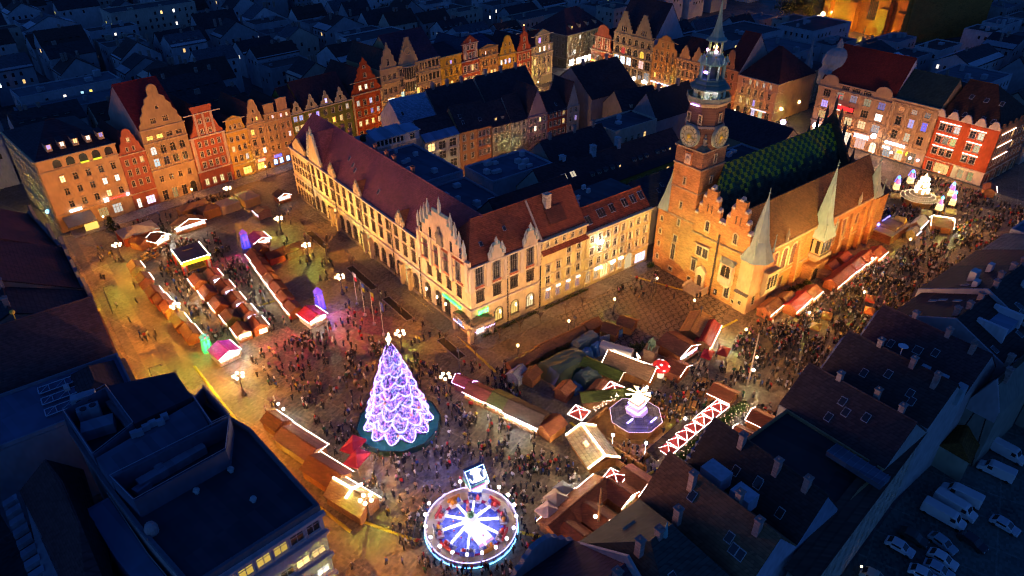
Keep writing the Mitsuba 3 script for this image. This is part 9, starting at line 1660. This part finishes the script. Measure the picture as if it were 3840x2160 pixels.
k=thing('brick_church','huge floodlit brick church with a tall lancet window and stepped buttresses','church');CHM=frame((352,128),(-.28,-1))
facade(k,CHM,[(0,-.1),(56,-.1),(56,52),(0,52)],[(8,24,[31],6.0,'a',{'bars':4,'sur':.8,'trim':(.36,.16,.05),'hood':0,'lit':None}),(20,3.6,[14.5],3.0,'a',{'trim':(.34,.15,.05)})],(.36,.145,.03),(.34,.15,.05),'brick',thick=1.0,lit=0,name='west_front')
part(k,'body',MB().box(0.1,1.05,-.1,55.9,60,51),'brick',(.3,.12,.03),CHM)
for u in(.5,20,42,53):part(k,'buttress',MB().box(u-2.4,-3.4,-.1,u+2.4,.05,16).box(u-2.0,-2.4,16,u+2.0,.05,30).box(u-1.6,-1.5,30,u+1.6,.05,48).slab([(u-2.6,-3.6,15.6),(u+2.6,-3.6,15.6),(u+2.6,0,18),(u-2.6,0,18)],.3),'brick',(.37,.15,.03),CHM)
for z in(18.5,34):part(k,'string_course',MB().box(0,-.5,z,56,.05,z+.7),'plaster',(.3,.13,.04),CHM)
for u in(8,26,38,50):lamp('church_light',(CHM@[u,-12,7,1])[:3],(1,.36,.04),2300 if u in(8,38)else 0,16)
for u in(8,26,38,50):kx=thing('church_floodlight','ground floodlight at the foot of the brick church','floodlight','floodlights at the foot of the church');part(kx,'housing',MB().tube((0,0,0),(0,0,6.4),.25).tube((0,0,6.4),(0,0,6.6),.6,8),'paint',(.05,.05,.05),rotz(0,tuple((CHM@[u,-10,0,1])[:3])))
k=thing('church_house','yellowish lit house left of the floodlit church','house');M_=frame((362,160),(-.1,-1));facade(k,M_,[(0,-.1),(22,-.1),(22,26),(0,26)],[(z,3.0,cols(1,21,4),1.8,'r')for z in(10,15,20)],(.36,.26,.1),lit=.2);part(k,'side_wall',MB().box(0,.52,0,22,20,25.6),'plaster',(.3,.22,.1),M_);lamp('street_beyond_light',(345,150,9),(1,.5,.1),900,10)
for i in range(4):
    p=at(4,*((470,90),(415,105),(378,130),(357,156))[i],7.0);kx=thing('street_globe','bright globe lamp in the street beside the church','street lamp','globe lamps in the street beside the church');part(kx,'globe',MB().ball(p,1.3),'paint',(.5,.4,.3),emit=(7,4.6,2.4));part(kx,'post',MB().tube((p[0],p[1],0),(p[0],p[1],p[2]-1),.2),'paint',(.05,.05,.05))
def crown_tree(x,y,h,r0,label,group,seed,col=(.025,.04,.02)):
    r=np.random.default_rng(seed);k=thing('broadleaf_tree',label,'tree',group);part(k,'trunk',MB().tube((x,y,0),(x,y,h*.5),.35,6,.2).tube((x,y,h*.4),(x+r0*.5,y,h*.75),.16,5,.06).tube((x,y,h*.4),(x-r0*.4,y+r0*.3,h*.75),.16,5,.06),'wood',(.05,.035,.02));mb=MB();P=[]
    for _ in range(16):c=np.array([x,y,h*.62])+r.normal(0,1,3)*[r0*.45,r0*.45,h*.15];P.append(c+r.normal(0,1,(70,3))*r0*.2)
    leaf_cloud(mb,np.vstack(P),.42,r,col);part(k,'crown',mb,'plaster',col)
for i,(q,h,r0)in enumerate([((140,80),14,7),((300,90),13,6),((230,60),13,6)]):p=at(4,*q,6);crown_tree(p[0],p[1],h,r0,['round dark tree left of the church street','round dark tree nearest the church street lamps','round dark tree between two others by the church street'][i],None,90+i)
for i in range(14):x,y=[(400+i*9,40+(i*37)%50)for i in range(14)][i];crown_tree(x,y,11,6,'dark tree in the unlit park beyond the church','dark trees in the unlit park beyond the church',200+i,(.015,.03,.022))
for i,(q,h)in enumerate([((2,330,100),11),((2,430,110),11),((2,640,130),12),((2,1400,170),10),((2,1500,180),10),((2,980,80),11)]):p=at(*q,6);crown_tree(p[0],p[1],h,6,'dark tree among the unlit houses north of the square','dark trees among the unlit houses north of the square',300+i,(.02,.03,.02))
